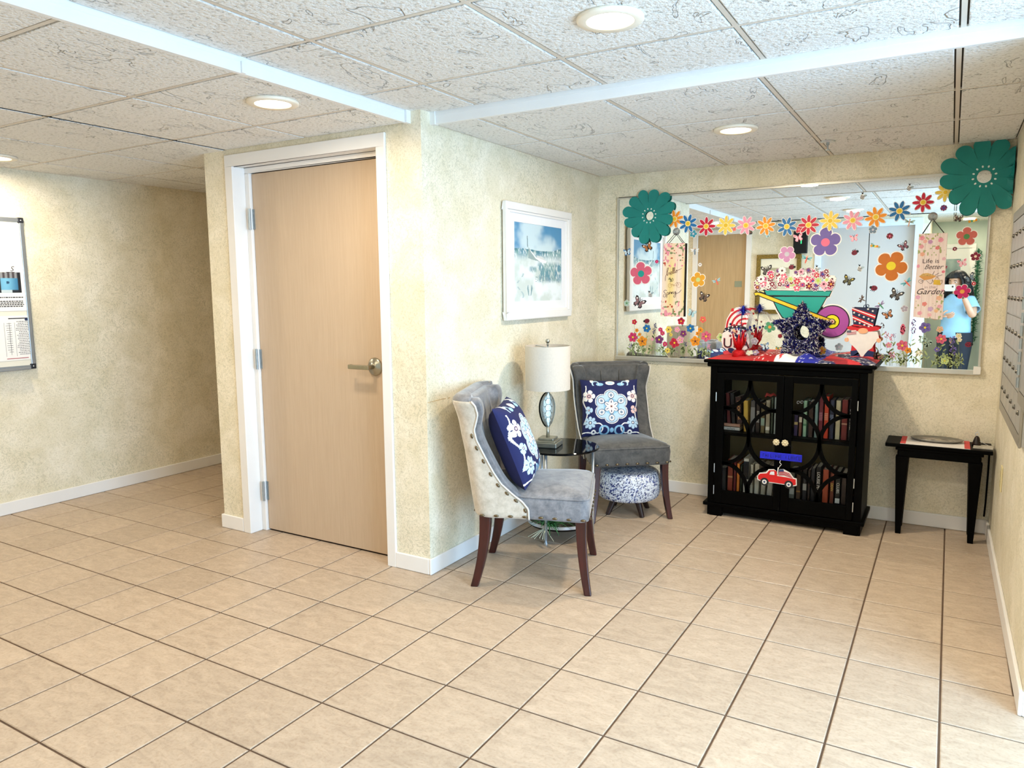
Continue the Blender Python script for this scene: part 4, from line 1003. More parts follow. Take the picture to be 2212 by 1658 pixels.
LLB = [(1.7742, .0409, .2801, '#3b3735', 'charcoal_a', 'thick charcoal book at the far left of the lower left shelf', None, '#9a958c', None, 0),
(1.8223, .0340, .3353, '#8f3a22', 'brick_a', 'brick red book on the lower left shelf', None, None, ('#c98a5a', .45, .5), 0),
(1.8585, .0173, .3425, '#6d1a1c', 'darkred_b', 'thin dark red book between brick red and orange books', None, None, None, 0),
(1.8770, .0192, .3156, '#dd7f2a', 'orange_b', 'orange book on the lower left shelf', None, None, None, 0),
(1.8983, .0128, .3094, '#35402f', 'green_b', 'thin dark green book right of the orange book', None, None, None, 0),
(1.9164, .0340, .352, '#d7d3c4', 'white_a', 'tall white book with a black label on the lower left shelf', None, None, ('#17161a', .42, .92), 0),
(1.9570, .0204, .3192, '#c5bea9', 'cream_b', 'cream book with dark block letters on the lower left shelf', 'KOKOMO', '#2a2622', None, 0),
(1.9820, .0305, .3264, '#d2cab4', 'cream_c', 'wide cream book third from the right on the lower left shelf', None, None, ('#8f8a7a', .55, .6), 0),
(2.0180, .0300, .3243, '#bdb39c', 'beige_b', 'beige leaning book with dark dots on the lower left shelf', None, None, ('#5d5446', .62, .72), 3),
(2.0540, .0330, .3245, '#d9d4c6', 'white_b', 'off white book at the right end of the lower left shelf', None, '#4a433a', None, 3)]
for x, w_, zt, c, wd, lab, tx, tc, bd_, tl in LLB: book(x, w_*.95, zt, ZL_, c, wd, lab, GLL, tl, tx, tc or '#f0ece0', bd_)
LRB = [(2.1817, .0317, .3108, '#7d7f78', 'grey_b', 'grey book at the left of the lower right shelf', None, None, ('#b9bab0', .2, .4)),
(2.221, .0259, .3071, '#5b4632', 'brown_d', 'brown book on the lower right shelf', None, None, ('#a9763c', .3, .35)),
(2.2562, .0240, .3273, '#2f2c2e', 'charcoal_b', 'charcoal book with pale oval label on the lower right shelf', None, None, ('#a6a49c', .35, .55)),
(2.2835, .0146, .3221, '#3d2b22', 'brown_e', 'thin brown book on the lower right shelf', None, None, None),
(2.3010, .0218, .3365, '#2b2a30', 'slate_a', 'slate book with small white title on the lower right shelf', None, '#d9d6cc', None),
(2.3265, .0288, .3475, '#18161a', 'black_d', 'tall black book with white capital letters LOUISE PENNY', 'LOUISE PENNY', '#f2efe6', None),
(2.3641, .0339, .3363, '#b5502f', 'orange_c', 'orange red book with pale lettering on the lower right shelf', None, '#f0d9c0', None),
(2.4035, .023, .3364, '#7a3a24', 'rust_b', 'rust book with yellow letters on the lower right shelf', 'DEAN', '#e6c95a', None),
(2.432, .0280, .3324, '#33322f', 'charcoal_c', 'charcoal book with white label near the right end of the lower shelf', 'CLUBS', '#e4e2d8', ('#e4e2d8', .08, .22)),
(2.4637, .0280, .3284, '#3f2f26', 'brown_f', 'dark brown book at the right end of the lower right shelf', None, None, None)]
for x, w_, zt, c, wd, lab, tx, tc, bd_ in LRB: book(x, w_*.93, zt, ZL_, c, wd, lab, GLR, 0, tx, tc or '#f0ece0', bd_)
# two books lying flat under the leaning ones
for k, (c, lab, tx) in enumerate((('#e3ddd0', 'white paperback lying flat at the bottom of the upper left shelf', 'to Pearly'), ('#b98a70', 'pink brown paperback lying flat on the white one', None))):
    r_ = empty('book', (1.835, YB, ZU+.0215*k)); tag(r_, lab, 'book', 'books lying flat on the upper left shelf')
    hh = .021
    cv = MB(); cv.box(-.052, .052, 0, .003, 0, hh); cv.box(-.052, .052, 0, .15, 0, .002); cv.box(-.052, .052, 0, .15, hh-.002, hh); cv.build('cover', mat('flat_cover_%s' % c.strip('#'), c, .5, var=.1), r_)
    MB().box(-.049, .049, .003, .146, .002, hh-.002).build('pages', MATS['book_pages'], r_)
    if tx: text('spine_title', tx, .013, mat('ink_2a2622', '#2a2622', .5), r_, (0, -.0012, hh/2), (R(90), 0, 0))
# white scroll ornaments lying on top of the books
mb = MB()
for k in range(7):
    cx = 2.205+.020*k; pts = [(cx+.010*cos(t)*(1-t/9), YB+.05, .705+.012*sin(t)*(1-t/9)+.003*k) for t in [i*.5 for i in range(13)]]
    mb.tube(pts, .0022, 5)
o = mb.build('scroll_ornament', M_WHITE); tag(o, 'white curled wire ornament lying along the tops of the right upper books', 'ornament')
mb = MB(); mb.tube([(2.02, YB+.05, .728), (2.03, YB+.045, .745), (2.05, YB+.045, .738), (2.065, YB+.045, .748), (2.08, YB+.05, .738)], [.006, .010, .009, .008, .005], 8)
o = mb.build('ribbon_bow', mat('red_white_ribbon', '#c9453f', .6, var=.5, scale=30)); tag(o, 'red and white ribbon lying on the upper left books', 'ribbon')
# shelf supports for the ornaments come from the books below

# ---- hanging blue sign and truck on the bookcase doors
YS = (10.02)*T-.022
sg = MB().box(-.115, .115, -.004, .004, -.021, .021).build('hanging_sign', mat('royal_blue_felt', '#1c22c4', .8, var=.2, scale=40), bevel=.003); sg.location = (2.152, YS, .414); sg.rotation_euler = (0, R(0), 0)
tag(sg, 'blue hanging sign with dark letters under the bookcase knobs', 'sign')
mb = MB(); rs_ = random.Random(12)
for k in range(15):
    x = -.098+.014*k; h = rs_.choice((.007, .009, .010))
    if k in (4, 8): continue
    mb.box(x, x+.0022, -.0046, -.004, -h, h)
    if rs_.random() < .8: z = rs_.choice((-h, 0, h-.002)); mb.box(x, x+.009, -.0046, -.004, z, z+.0022)
    if rs_.random() < .6: mb.box(x+.007, x+.009, -.0046, -.004, -h, h)
tag(mb.build('sign_letters', mat('sign_ink', '#0b0d4a', .7), sg), kind='stuff')
mb = MB(); mb.tube([(-.055, 0, .021), (-.045, .004, .06), (-.03, .008, .075)], .0015, 6); mb.tube([(.055, 0, .021), (.06, .004, .06), (.03, .008, .075)], .0015, 6); mb.build('hanger', M_DARK, sg)
mb = MB(); mb.tube([(.0, -.002, -.021), (-.004, -.004, -.034), (.006, -.004, -.044), (.0, -.002, -.055)], .0018, 6); mb.build('hook', M_WHITE, sg)
tr = empty('truck_cutout', (2.140, YS, .287), 0); tag(tr, 'red pickup truck cutout with a flag in its bed hanging on the bookcase', 'sign')
body = [(-.108, -.018), (-.11, .0), (-.098, .014), (-.062, .020), (-.048, .040), (-.018, .044), (-.006, .036), (-.004, .012), (.050, .010), (.098, .004), (.100, -.026), (.085, -.032), (-.09, -.026)]
grow = lambda P, k: [(x+k*(1 if x > 0 else -1), z+k*(1 if z > 0 else -1)) for x, z in P]
MB().prism_xz(grow(body, .005), 0, .004).build('backing', M_WHITE, tr)
MB().prism_xz(body, -.002, 0).build('truck_body', mat('truck_red', '#cf1a1c', .35, var=.06, scale=20), tr)
MB().prism_xz([(-.046, .016), (-.040, .034), (-.02, .037), (-.018, .016)], -.0028, -.002).build('window', mat('truck_window', '#dfe4ea', .3), tr)
for x in (-.072, .062):
    wz = -.030
    X = Matrix.Translation((x, -.003, wz)) @ Matrix.Rotation(R(90), 4, 'X')
    wl = MB().lathe([(.0001, .002), (.023, .002), (.023, -.004), (.0001, -.004)], 24, X=X).build('wheel', mat('tyre', '#16181c', .6), tr)
    MB().lathe([(.0001, .0034), (.013, .0034), (.013, .002)], 20, X=X).build('hubcap', M_WHITE, wl); MB().lathe([(.0001, .0042), (.006, .0042), (.006, .003)], 16, X=X).build('hub', mat('hub_blue', '#38446e', .5), wl)
fl = MB(); fl.prism_xz([(.002, .012), (.008, .052), (.030, .056), (.066, .040), (.092, .006)], -.001, .001); fl = fl.build('flag', M_WHITE, tr)
for k in range(4): MB().tube([(.006+.012*k*0, -.0016, .018+.006*k), (.035, -.0016, .022+.006*k), (.082-.006*k, -.0016, .010+.008*k)], .0022, 4).build('flag_stripe', mat('flag_red', '#b02233', .5), fl)
MB().prism_xz([(.006, .036), (.009, .052), (.030, .055), (.034, .038)], -.002, -.001).build('flag_canton', mat('flag_blue', '#27406f', .5), fl)
MB().prism_xz([(-.006, .02), (-.002, .062), (.004, .062), (.0, .02)], .0, .003).build('pole', M_WHITE, tr)
MB().tube([(.0, .002, .05), (.01, .004, .075)], .0012, 5).build('hanger', M_WHITE, tr)

# ---- small black side table at the right
tt = empty('console_table', (9.80*T, 10.93*T, 0)); tag(tt, 'small black tapered leg table between bookcase and right wall', 'table')
def tx_(n, x0, x1, ya, yb, za, zb, m=M_BLACK, bev=.004):
    return MB().box((x0-9.8)*T, (x1-9.8)*T, (ya-10.93)*T, (yb-10.93)*T, za*T, zb*T).build(n, m, tt, bevel=bev)
tx_('table_top', 8.95, 10.64, 10.52, 11.33, 1.66, 1.73); tx_('apron', 9.16, 10.47, 10.60, 11.26, 1.47, 1.66)
tx_('apron_moulding', 9.12, 10.51, 10.575, 11.28, 1.60, 1.66)
for x in (9.235, 10.395):
    for y in (10.66, 11.20):
        mb = MB(); w0, w1 = .105, .045; vs = []
        for h, z in ((w1, 0), (w0, 1.48)):
            for a, b in ((-1, -1), (1, -1), (1, 1), (-1, 1)): vs.append(((x+a*h-9.8)*T, (y+b*h-10.93)*T, z*T))
        mb.add(vs, [(3, 2, 1, 0), (4, 5, 6, 7), (0, 1, 5, 4), (1, 2, 6, 5), (2, 3, 7, 6), (3, 0, 4, 7)]); mb.build('leg', M_BLACK, tt, bevel=.002)
ZTT = 1.73*T
pm = MB().box(-.165, .165, -.115, .115, 0, .0025).build('placemat', mat('white_cloth', '#e9e4e0', .8, var=.03)); pm.location = (9.745*T, 10.93*T, ZTT); tag(pm, 'white placemat with red ends on the small black table', 'placemat')
for x in (-.165, .165): MB().box(min(x, x*.84), max(x, x*.84), -.115, .115, .0022, .003).build('red_border', mat('coral_cloth', '#d4504e', .8), pm)
tray = empty('oval_tray', (9.77*T, 11.06*T, ZTT+.0035)); tag(tray, 'oval pewter tray with painted landscape on the placemat', 'tray')
XO = Matrix.Diagonal((1.0, .62, 1, 1))
MB().lathe([(.0001, .0), (.10, .0), (.125, .008), (.130, .014), (.124, .015), (.118, .009), (.098, .004), (.0001, .004)], 48, X=XO).build('tray_rim', mat('pewter', '#8d8b86', .35, .7, var=.1, scale=30), tray, True)
me = MB().lathe([(.0001, .0042), (.03, .0042), (.06, .0042), (.10, .0046)], 48, X=XO, cap=False).mesh('tray_picture', M_PRINT)
def traycol(i, c):
    n = fbm(c.x*60+5, c.y*60, 3); return lerp(srgb('#5d5a58'), srgb('#c9bfb0'), min(1, max(0, (n-.3)*2.2)))
m2_ = MB(); m2_.grid(40, 16, lambda u, v: (.100*v*cos(2*pi*u), .062*v*sin(2*pi*u), .0048)); me2 = m2_.mesh('tray_picture', M_PRINT); paint(me2, traycol); o = bpy.data.objects.new('tray_picture', me2); COL.objects.link(o); o.parent = tray
bl = empty('bell', (10.40*T, 11.0*T, ZTT)); tag(bl, 'small dark metal bell with ring handle on the right end of the small table', 'bell')
MB().lathe([(.022, 0), (.021, .012), (.016, .03), (.011, .045), (.005, .052)], 18).build('bell_body', mat('dark_bronze', '#3a3330', .3, .8, var=.2), bl, True)
MB().tube([(.009*cos(R(30*k)), 0, .062+.009*sin(R(30*k))) for k in range(12)], .002, 6, closed=True).build('ring', M_CHROME, bl, True)
MB().tube([(0, 0, .07), (.001, 0, .084)], .0012, 6).build('tip', M_CHROME, bl)
bkk = MB().box(-.045, .045, -.05, .05, 0, .004).build('booklet', mat('grey_booklet', '#b9b4a9', .6, var=.3, scale=30)); bkk.location = (10.50*T, 10.86*T, ZTT); bkk.rotation_euler = (0, 0, R(-4)); tag(bkk, 'thin grey booklet lying beside the bell', 'booklet')
cord = MB(); cord.tube([(10.42*T, 10.98*T, ZTT+.03), (10.5*T, 10.95*T, ZTT+.02), (10.58*T, 10.93*T, ZTT+.008)], .0012, 5); cord = cord.build('chain', M_CHROME, bl)
cord.matrix_parent_inverse = Matrix.Translation((-10.40*T, -11.0*T, -ZTT))
DAISY=[('orange', 1.3619, 1.8211, 0.0576, 'orange daisy cutout half hidden behind the left teal paper flower'),
('blue', 1.4511, 1.787, 0.0598, 'blue daisy cutout first in the arch right of the left teal paper flower'),
('red', 1.5702, 1.7638, 0.0588, 'crimson daisy cutout between the leftmost blue and the leftmost yellow daisy'),
('yellow', 1.6942, 1.7635, 0.059, 'yellow daisy cutout third from the left full flower in the arch'),
('pink', 1.8182, 1.7573, 0.0579, 'pink daisy cutout with a dark butterfly sticker over its lower petals'),
('orange', 1.9374, 1.7483, 0.0568, 'orange daisy cutout in the middle of the arch between pink and blue daisies'),
('blue', 2.0612, 1.7378, 0.057, 'blue daisy cutout at the lowest middle of the arch above the lilac flower'),
('red', 2.184, 1.7413, 0.0585, 'crimson daisy cutout just left of the big purple flower top'),
('yellow', 2.3032, 1.7594, 0.0572, 'yellow daisy cutout touching the top of the big purple flower'),
('pink', 2.4243, 1.7556, 0.056, 'plain pink daisy cutout without a butterfly, on the rising right half of the arch'),
('orange', 2.5437, 1.7677, 0.0573, 'orange daisy cutout above the small grey blue flower, on the right half'),
('blue', 2.6622, 1.7944, 0.0561, 'dark blue daisy cutout fourth from the right end of the arch'),
('red', 2.7764, 1.8341, 0.0524, 'bright red daisy cutout above the right banner hook'),
('yellow', 2.8809, 1.881, 0.049, 'yellow daisy cutout tucked behind the right teal paper flower'),
]
FLOWER=[('rose', 'teal', 5, 1.1348, 1.4732, 0.0826, 95, 'large rose pink five petal flower sticker with teal centre near the left mirror edge'),
('gold', 'lime', 5, 1.524, 1.4279, 0.051, 100, 'golden yellow five petal flower sticker right of the hello banner'),
('lilac', 'greyc', 5, 2.0662, 1.5745, 0.0518, 54, 'lilac pink five petal flower sticker above the wheelbarrow blossoms'),
('purple', 'pinkc', 5, 2.2809, 1.6365, 0.0892, 90, 'large purple five petal flower sticker with pink centre under the daisies'),
('brownorange', 'yellowc', 5, 2.635, 1.4906, 0.0893, 60, 'large burnt orange five petal flower sticker with yellow centre'),
('salmon', 'greenc', 5, 2.9937, 1.6399, 0.0531, 90, 'salmon five petal flower sticker with green centre at the upper right'),
('magenta', 'orangec', 6, 2.9905, 1.3439, 0.0421, 70, 'magenta six petal flower sticker near the person reflection'),
('tealblue', 'greyc', 5, 1.4857, 1.7214, 0.0254, 70, 'small teal blue flower sticker hanging under the first blue daisy'),
('greyblue', 'greyc', 5, 2.5316, 1.6981, 0.0238, 90, 'small slate blue flower sticker under the right orange daisy'),
('sage', 'greenc', 5, 1.0349, 1.2765, 0.0228, 90, 'small sage green flower sticker at the left mirror edge'),
('lavgrey', 'greyc', 5, 2.7149, 1.249, 0.0198, 100, 'small grey lavender flower sticker left of the garden banner foot'),
('green', 'orangec', 5, 1.9817, 1.1314, 0.0366, 120, 'green flower sticker with peach centre left of the tinsel star'),
('palegrey', 'greyc', 5, 2.3824, 1.02, 0.0238, 90, 'pale blue grey flower sticker above the cabinet between star and gnome'),
('gold', 'redc', 6, 2.2866, 0.9952, 0.0269, 80, 'golden flower sticker with red centre right of the tinsel star foot'),
('lavgrey', 'greyc', 5, 1.8923, 1.0407, 0.0229, 80, 'small mauve flower sticker behind the red foil centrepiece'),
('coral', 'coral', 5, 1.7464, 1.7378, 0.0129, 90, 'tiny coral flower sticker at the yellow daisy edge'),
('redflower', 'pinkc', 5, 2.1295, 1.7181, 0.0228, 90, 'small red flower sticker between the middle blue and red daisies'),
('darkred', 'pinkc', 8, 2.6199, 1.6586, 0.0185, 90, 'small dark red wheel flower sticker above the big burnt orange flower'),
('plum', 'bluec', 8, 2.8772, 1.799, 0.0176, 90, 'small plum flower sticker below the last yellow daisy'),
('darkred', 'whitec', 8, 2.9423, 1.5758, 0.0117, 90, 'tiny dark red flower sticker left of the salmon flower'),
('darkred', 'peachc', 5, 3.041, 1.5324, 0.0253, 90, 'dark red five petal flower sticker with cream hearts at the right mirror edge'),
('redflower', 'whitec', 8, 3.0418, 1.3868, 0.0116, 90, 'tiny red flower sticker with white centre beside the grey blue butterfly'),
('magenta', 'pinkc', 8, 1.2443, 1.5503, 0.0131, 90, 'tiny magenta dot flower sticker left of the hello banner'),
('whitef', 'darkc', 8, 1.5346, 1.5237, 0.0125, 90, 'tiny white flower sticker with dark centre on the tan door reflection'),
('rose', 'darkc', 5, 2.9029, 1.479, 0.0106, 90, 'tiny rose flower sticker at the right edge of the garden banner'),
('redflower', 'redc', 6, 2.0442, 1.077, 0.014, 90, 'tiny red flower sticker left of the tinsel star body'),
('lime', 'greenc', 5, 1.6803, 1.0606, 0.0267, 40, 'pale lime flower sticker peeking out left of the striped hat gnome'),
]
BFLY=[('dkorange', 1.18, 1.6464, 0.0345, 25, 'orange brown butterfly sticker under the left teal paper flower'),
('darkpink', 1.1219, 1.2782, 0.0417, -30, 'black and pink butterfly sticker beside the small sage flower'),
('brown', 1.563, 1.3148, 0.0329, -20, 'brown spotted butterfly sticker right of the Spring banner'),
('paleblue', 1.4864, 1.2104, 0.0274, -20, 'pale blue black edged butterfly sticker right of the Spring banner foot'),
('blue', 1.0343, 1.6176, 0.0257, 10, 'bright blue butterfly sticker at the left mirror edge'),
('brown', 1.8375, 1.7242, 0.0282, -10, 'brown butterfly sticker on the pink daisy'),
('greyblack', 1.9514, 1.4772, 0.0335, 10, 'grey black butterfly sticker above the left end of the barrow blossoms'),
('pink', 2.4349, 1.6535, 0.023, 10, 'pink butterfly sticker with crimson wing spots right of the big purple flower'),
('mauve', 2.6937, 1.5982, 0.0269, 30, 'mauve butterfly sticker above the big burnt orange flower'),
('blackyellow', 2.4129, 1.4099, 0.0311, -25, 'black butterfly sticker with yellow wing right of the barrow blossoms'),
('greyblack', 2.6674, 1.326, 0.0348, -25, 'black and grey butterfly sticker under the big burnt orange flower'),
('dkorange', 2.6337, 1.2125, 0.0276, 25, 'orange butterfly sticker right of the striped top hat'),
('greyblue', 3.0214, 1.4155, 0.0278, 25, 'grey blue butterfly sticker above the tiny red flower at the right edge'),
('brown', 2.9492, 1.7379, 0.0209, -10, 'dark brown butterfly sticker below the right teal paper flower'),
('pink', 2.9827, 1.4977, 0.0233, 15, 'pink butterfly sticker above the person reflection'),
('pink', 2.1288, 1.6692, 0.0269, 15, 'pink butterfly sticker below the middle crimson daisy'),
('paleblue', 1.9498, 1.692, 0.0166, 20, 'small pale blue butterfly sticker under the middle orange daisy'),
('blue', 1.9582, 1.007, 0.0256, 15, 'light blue butterfly sticker just above the cabinet cloth'),
]
BEE=[(2.4688, 1.8878, 0.0201, -20, 'bee sticker on the ceiling reflection above the right orange daisy'),
(2.7044, 1.9196, 0.0193, -25, 'bee sticker highest on the mirror, left of the last yellow daisy'),
(1.2026, 1.3339, 0.0221, 0, 'bee sticker left of the Spring lettering'),
(2.1299, 1.4557, 0.019, -20, 'bee sticker over the middle of the barrow blossoms'),
(2.2397, 1.4789, 0.0213, -20, 'bee sticker over the right part of the barrow blossoms'),
(2.4739, 1.4789, 0.0204, -15, 'bee sticker on the dark seam line of the lift doors'),
]
BUG=[(2.4414, 1.5714, 0.0166, 200, 'ladybird sticker below the pink butterfly, right of the purple flower'),
(1.1807, 1.1572, 0.0176, 0, 'ladybird sticker above the left meadow flowers'),
(2.0962, 1.4952, 0.0163, 180, 'ladybird sticker right of the gilt picture frame reflection'),
(2.5535, 1.3662, 0.0177, -20, 'ladybird sticker left below the big burnt orange flower'),
(3.0365, 1.0548, 0.0164, 180, 'ladybird sticker low at the right mirror edge'),
]
CATER=[(2.5479, 1.6034, 0.0251, -12, 'yellow green caterpillar sticker left of the mauve butterfly'),
(2.0317, 1.4725, 0.022, 10, 'yellow caterpillar sticker above the left barrow blossoms'),
(3.0223, 1.7227, 0.0252, 10, 'orange caterpillar sticker under the right teal paper flower'),
(2.0442, 1.0011, 0.0224, 5, 'lime caterpillar sticker low behind the red runner'),
]
DFLY=[('white', 1.4983, 1.6117, 0.0269, 0, 'white dragonfly sticker on the upper tan door reflection'),
('paleblue', 1.6445, 1.4166, 0.0265, 20, 'pale dragonfly sticker left of the wheelbarrow flowers'),
('teal', 2.1794, 1.5428, 0.0295, -15, 'blue winged dragonfly sticker below the big purple flower'),
('teal', 2.7198, 1.3948, 0.0294, 40, 'blue winged orange dragonfly sticker right below the burnt orange flower'),
('violet', 2.592, 1.2669, 0.0278, 40, 'violet and green dragonfly sticker at the corner of the striped top hat'),
('peach', 2.7143, 1.7306, 0.0266, -10, 'peach dragonfly sticker below the dark blue daisy'),
('brown', 2.4931, 1.3014, 0.0231, 65, 'thin brown dragonfly sticker over the top hat'),
]
BARROW=dict(rim= [(1.9413, 1.3567), (2.3272, 1.35), (2.3152, 1.3195), (1.9557, 1.3259)] ,
tub= [(1.9826, 1.3192), (2.3029, 1.3174), (2.271, 1.2495), (2.2382, 1.1958), (2.1932, 1.1802), (2.0798, 1.1787), (2.0531, 1.1925), (2.0253, 1.2344), (2.0025, 1.2809)] ,
handle= [(1.8798, 1.3416), (1.8986, 1.347), (1.9257, 1.3414), (2.3384, 1.1811), (2.3585, 1.1707), (2.3543, 1.1548), (2.3295, 1.1597), (2.284, 1.1777), (1.9265, 1.3166), (1.9046, 1.3277), (1.8886, 1.3222)] ,
handle2= [(1.9047, 1.358), (1.9413, 1.3551), (1.9418, 1.3413), (1.9147, 1.3497)] ,wheel= (2.3374, 1.1704) ,wr= 0.0905 ,
flowers= [(1.9132, 1.3937), (1.9506, 1.3961), (1.9828, 1.3876), (1.9762, 1.4247), (2.0131, 1.428), (2.0355, 1.3898), (2.0491, 1.4464), (2.0658, 1.4165), (2.0799, 1.3866), (2.0989, 1.4311), (2.108, 1.3944), (2.1321, 1.37), (2.1304, 1.4129), (2.1625, 1.4419), (2.1533, 1.4153), (2.2001, 1.3881), (2.1911, 1.4228), (2.2409, 1.4343), (2.2219, 1.4091), (2.2676, 1.3901), (2.2981, 1.4318), (2.3196, 1.3895), (2.275, 1.4506), (2.328, 1.4209), (2.2146, 1.4649), (2.2941, 1.466), (2.2932, 1.3713), (2.236, 1.3718), (2.1642, 1.3991), (1.9673, 1.3768), (2.0044, 1.3765), (1.8976, 1.3774), (2.3295, 1.3868)] )
BAN1= [(1.299, 1.6662), (1.4408, 1.6638), (1.4397, 1.1888), (1.2838, 1.1919), (1.3731, 1.7288)]
BAN2= [(2.766, 1.6633), (2.9041, 1.6627), (2.906, 1.1902), (2.7614, 1.2039), (2.8275, 1.7438)]
TEAL= [(1.1905, 1.8505), (3.0554, 1.95)]
MEADL= [(1.0916, 1.1493, 'red', 0.03, 0), (1.1097, 1.0924, 'orange', 0.022, 0), (1.0826, 1.0454, 'crimson', 0.055, 0), (1.151, 1.0199, 'orange', 0.058, 0), (1.1811, 1.1074, 'blue', 0.045, 0), (1.24, 1.1274, 'indigo', 0.028, 1), (1.2322, 1.0896, 'indigo', 0.026, 1), (1.2768, 1.1013, 'crimson', 0.025, 0), (1.2912, 1.0775, 'crimson', 0.027, 0), (1.2697, 1.034, 'plum', 0.048, 0), (1.3103, 1.0056, 'crimson', 0.028, 0), (1.0648, 0.9872, 'lavender', 0.026, 1), (1.2219, 1.0354, 'pink', 0.018, 0), (1.1303, 1.0656, 'orange', 0.02, 0), (1.3339, 1.1024, 'yellow', 0.038, 0), (1.3494, 1.0681, 'yellow', 0.02, 0), (1.3752, 1.0155, 'red', 0.055, 0), (1.4129, 1.0352, 'pink', 0.042, 0), (1.4173, 1.1595, 'red', 0.04, 0), (1.3925, 1.1036, 'pink', 0.032, 0), (1.4337, 1.0781, 'plum', 0.036, 0), (1.4812, 1.1133, 'blue', 0.045, 0), (1.5151, 1.0301, 'orange', 0.055, 0), (1.5478, 1.1041, 'orange', 0.03, 0), (1.5299, 1.0803, 'orange', 0.024, 0), (1.5618, 1.1719, 'coral', 0.036, 0), (1.5855, 1.0633, 'rose', 0.055, 0), (1.4487, 1.0098, 'indigo', 0.024, 1), (1.6029, 0.9988, 'pink', 0.028, 1), (1.3294, 0.9633, 'yellow', 0.03, 0)]
MEADR= [(2.6084, 1.1523, 'brown', 0.025, 1), (2.6314, 1.0999, 'pink', 0.03, 1), (2.6569, 1.0854, 'pink', 0.03, 1), (2.6457, 1.0397, 'pink', 0.028, 0), (2.672, 1.0958, 'lavender', 0.02, 1), (2.7125, 1.1317, 'rose', 0.034, 2), (2.7151, 1.0393, 'rose', 0.05, 0), (2.7452, 1.0128, 'orange', 0.03, 0), (2.7653, 1.1724, 'plum', 0.03, 1), (2.7655, 1.1278, 'plum', 0.03, 1), (2.8232, 1.1438, 'purple', 0.05, 0), (2.8116, 1.0794, 'sage', 0.04, 3), (2.8388, 1.0555, 'sage', 0.04, 3), (2.9056, 1.0819, 'rose', 0.045, 0), (2.8963, 1.1354, 'peach', 0.03, 0), (2.9584, 1.0785, 'purple', 0.034, 1), (2.9657, 1.0252, 'purple', 0.042, 1), (2.9295, 0.9603, 'lime', 0.034, 0), (2.9449, 0.9855, 'lime', 0.03, 3), (2.9883, 1.1011, 'cream', 0.026, 0), (2.8877, 1.0226, 'purple', 0.024, 0), (2.8029, 0.9999, 'cream', 0.03, 3), (2.5803, 0.9816, 'brown', 0.045, 3), (2.9937, 1.0794, 'cream', 0.02, 0), (2.6665, 0.9848, 'pink', 0.03, 3)]
# ================================================================== MIRROR AND ITS STICKERS
YM = 11.36*T
mi = empty('wall_mirror', (6.795*T, YM, 4.82*T)); tag(mi, 'large wall mirror with slim silver edge on the back wall', 'mirror')
mx0, mx1, mz0, mz1 = (3.25-6.795)*T, (10.345-6.795)*T, (3.065-4.82)*T, (6.60-4.82)*T
m_, n_, b_ = nodes('mirror_silver'); b_.inputs['Base Color'].default_value = (.90, .92, .90, 1); b_.inputs['Metallic'].default_value = 1; b_.inputs['Roughness'].default_value = 0
M_MIRROR = m_
MB().box(mx0, mx1, 0, .006, mz0, mz1).build('mirror_glass', M_MIRROR, mi)
mb = MB(); e = .012
mb.box(mx0-e, mx0, -.006, .008, mz0-e, mz1+e); mb.box(mx1, mx1+e, -.006, .008, mz0-e, mz1+e); mb.box(mx0, mx1, -.006, .008, mz1, mz1+e); mb.box(mx0-e, mx1+e, -.014, .008, mz0-.026, mz0)
mb.build('mirror_edge', mat('silver_edge', '#cfccc2', .35, .6, var=.05, scale=8), mi, bevel=.002)
MB().box(mx1-.02, mx1+.014, -.018, -.004, mz0-.02, mz0+.02).build('corner_clip', M_WHITE, mi)

PAL = dict(orange='#ee9420', blue='#1d6fae', red='#c5163a', yellow='#f0d25a', pink='#ec9fb8', rose='#d8607c', gold='#dfa22c', lilac='#c88dbb', purple='#6f5fa8', brownorange='#c8701c', salmon='#c9665c',
 magenta='#c51a66', tealblue='#2e8aa0', greyblue='#6f8599', sage='#a3bcae', lavgrey='#a79fae', green='#4f9d74', palegrey='#a9bcc6', coral='#e86a5a', redflower='#c8324a', darkred='#7c1030', plum='#7a2f6e', whitef='#f3eeea', lime='#c3d58a',
 teal='#169a92', limec='#b8cf4a', greyc='#c5c3cf', pinkc='#f07090', yellowc='#ead62a', greenc='#4f8a50', orangec='#e8a24a', redc='#cf5a3a', bluec='#3a4aa8', whitec='#f5f0ee', peachc='#f3dcc6', darkc='#5a2430',
 dkorange='#b5703c', darkpink='#8d6a70', brown='#6a5448', paleblue='#a9cfd8', greyblack='#5a5450', mauve='#8a5568', blackyellow='#5c5a38', violet='#6a56a0', white='#eef0f2', peach='#e3b79a', black='#15151a',
 crimson='#cf2f68', indigo='#4a4478', lavender='#a89ac4', cream='#efe6c8', teal2='#6fb7c4')
def pm_(k): return mat('print_'+k, PAL[k], .5, var=.05, scale=50)
M_EDGE = mat('sticker_white_edge', '#f4f2ef', .5)
def offset(poly, d):
    n = len(poly); a = sum(poly[i][0]*poly[(i+1) % n][1]-poly[(i+1) % n][0]*poly[i][1] for i in range(n)); s = 1 if a > 0 else -1; out = []
    for i in range(n):
        p, q, r_ = poly[i-1], poly[i], poly[(i+1) % n]
        e1 = (q[0]-p[0], q[1]-p[1]); e2 = (r_[0]-q[0], r_[1]-q[1]); l1 = hypot(*e1) or 1e-9; l2 = hypot(*e2) or 1e-9
        nx = (e1[1]/l1+e2[1]/l2)*s; ny = (-e1[0]/l1-e2[0]/l2)*s; l = hypot(nx, ny)
        if l < .4: l = .4
        out.append((q[0]+d*nx/l, q[1]+d*ny/l))
    return out
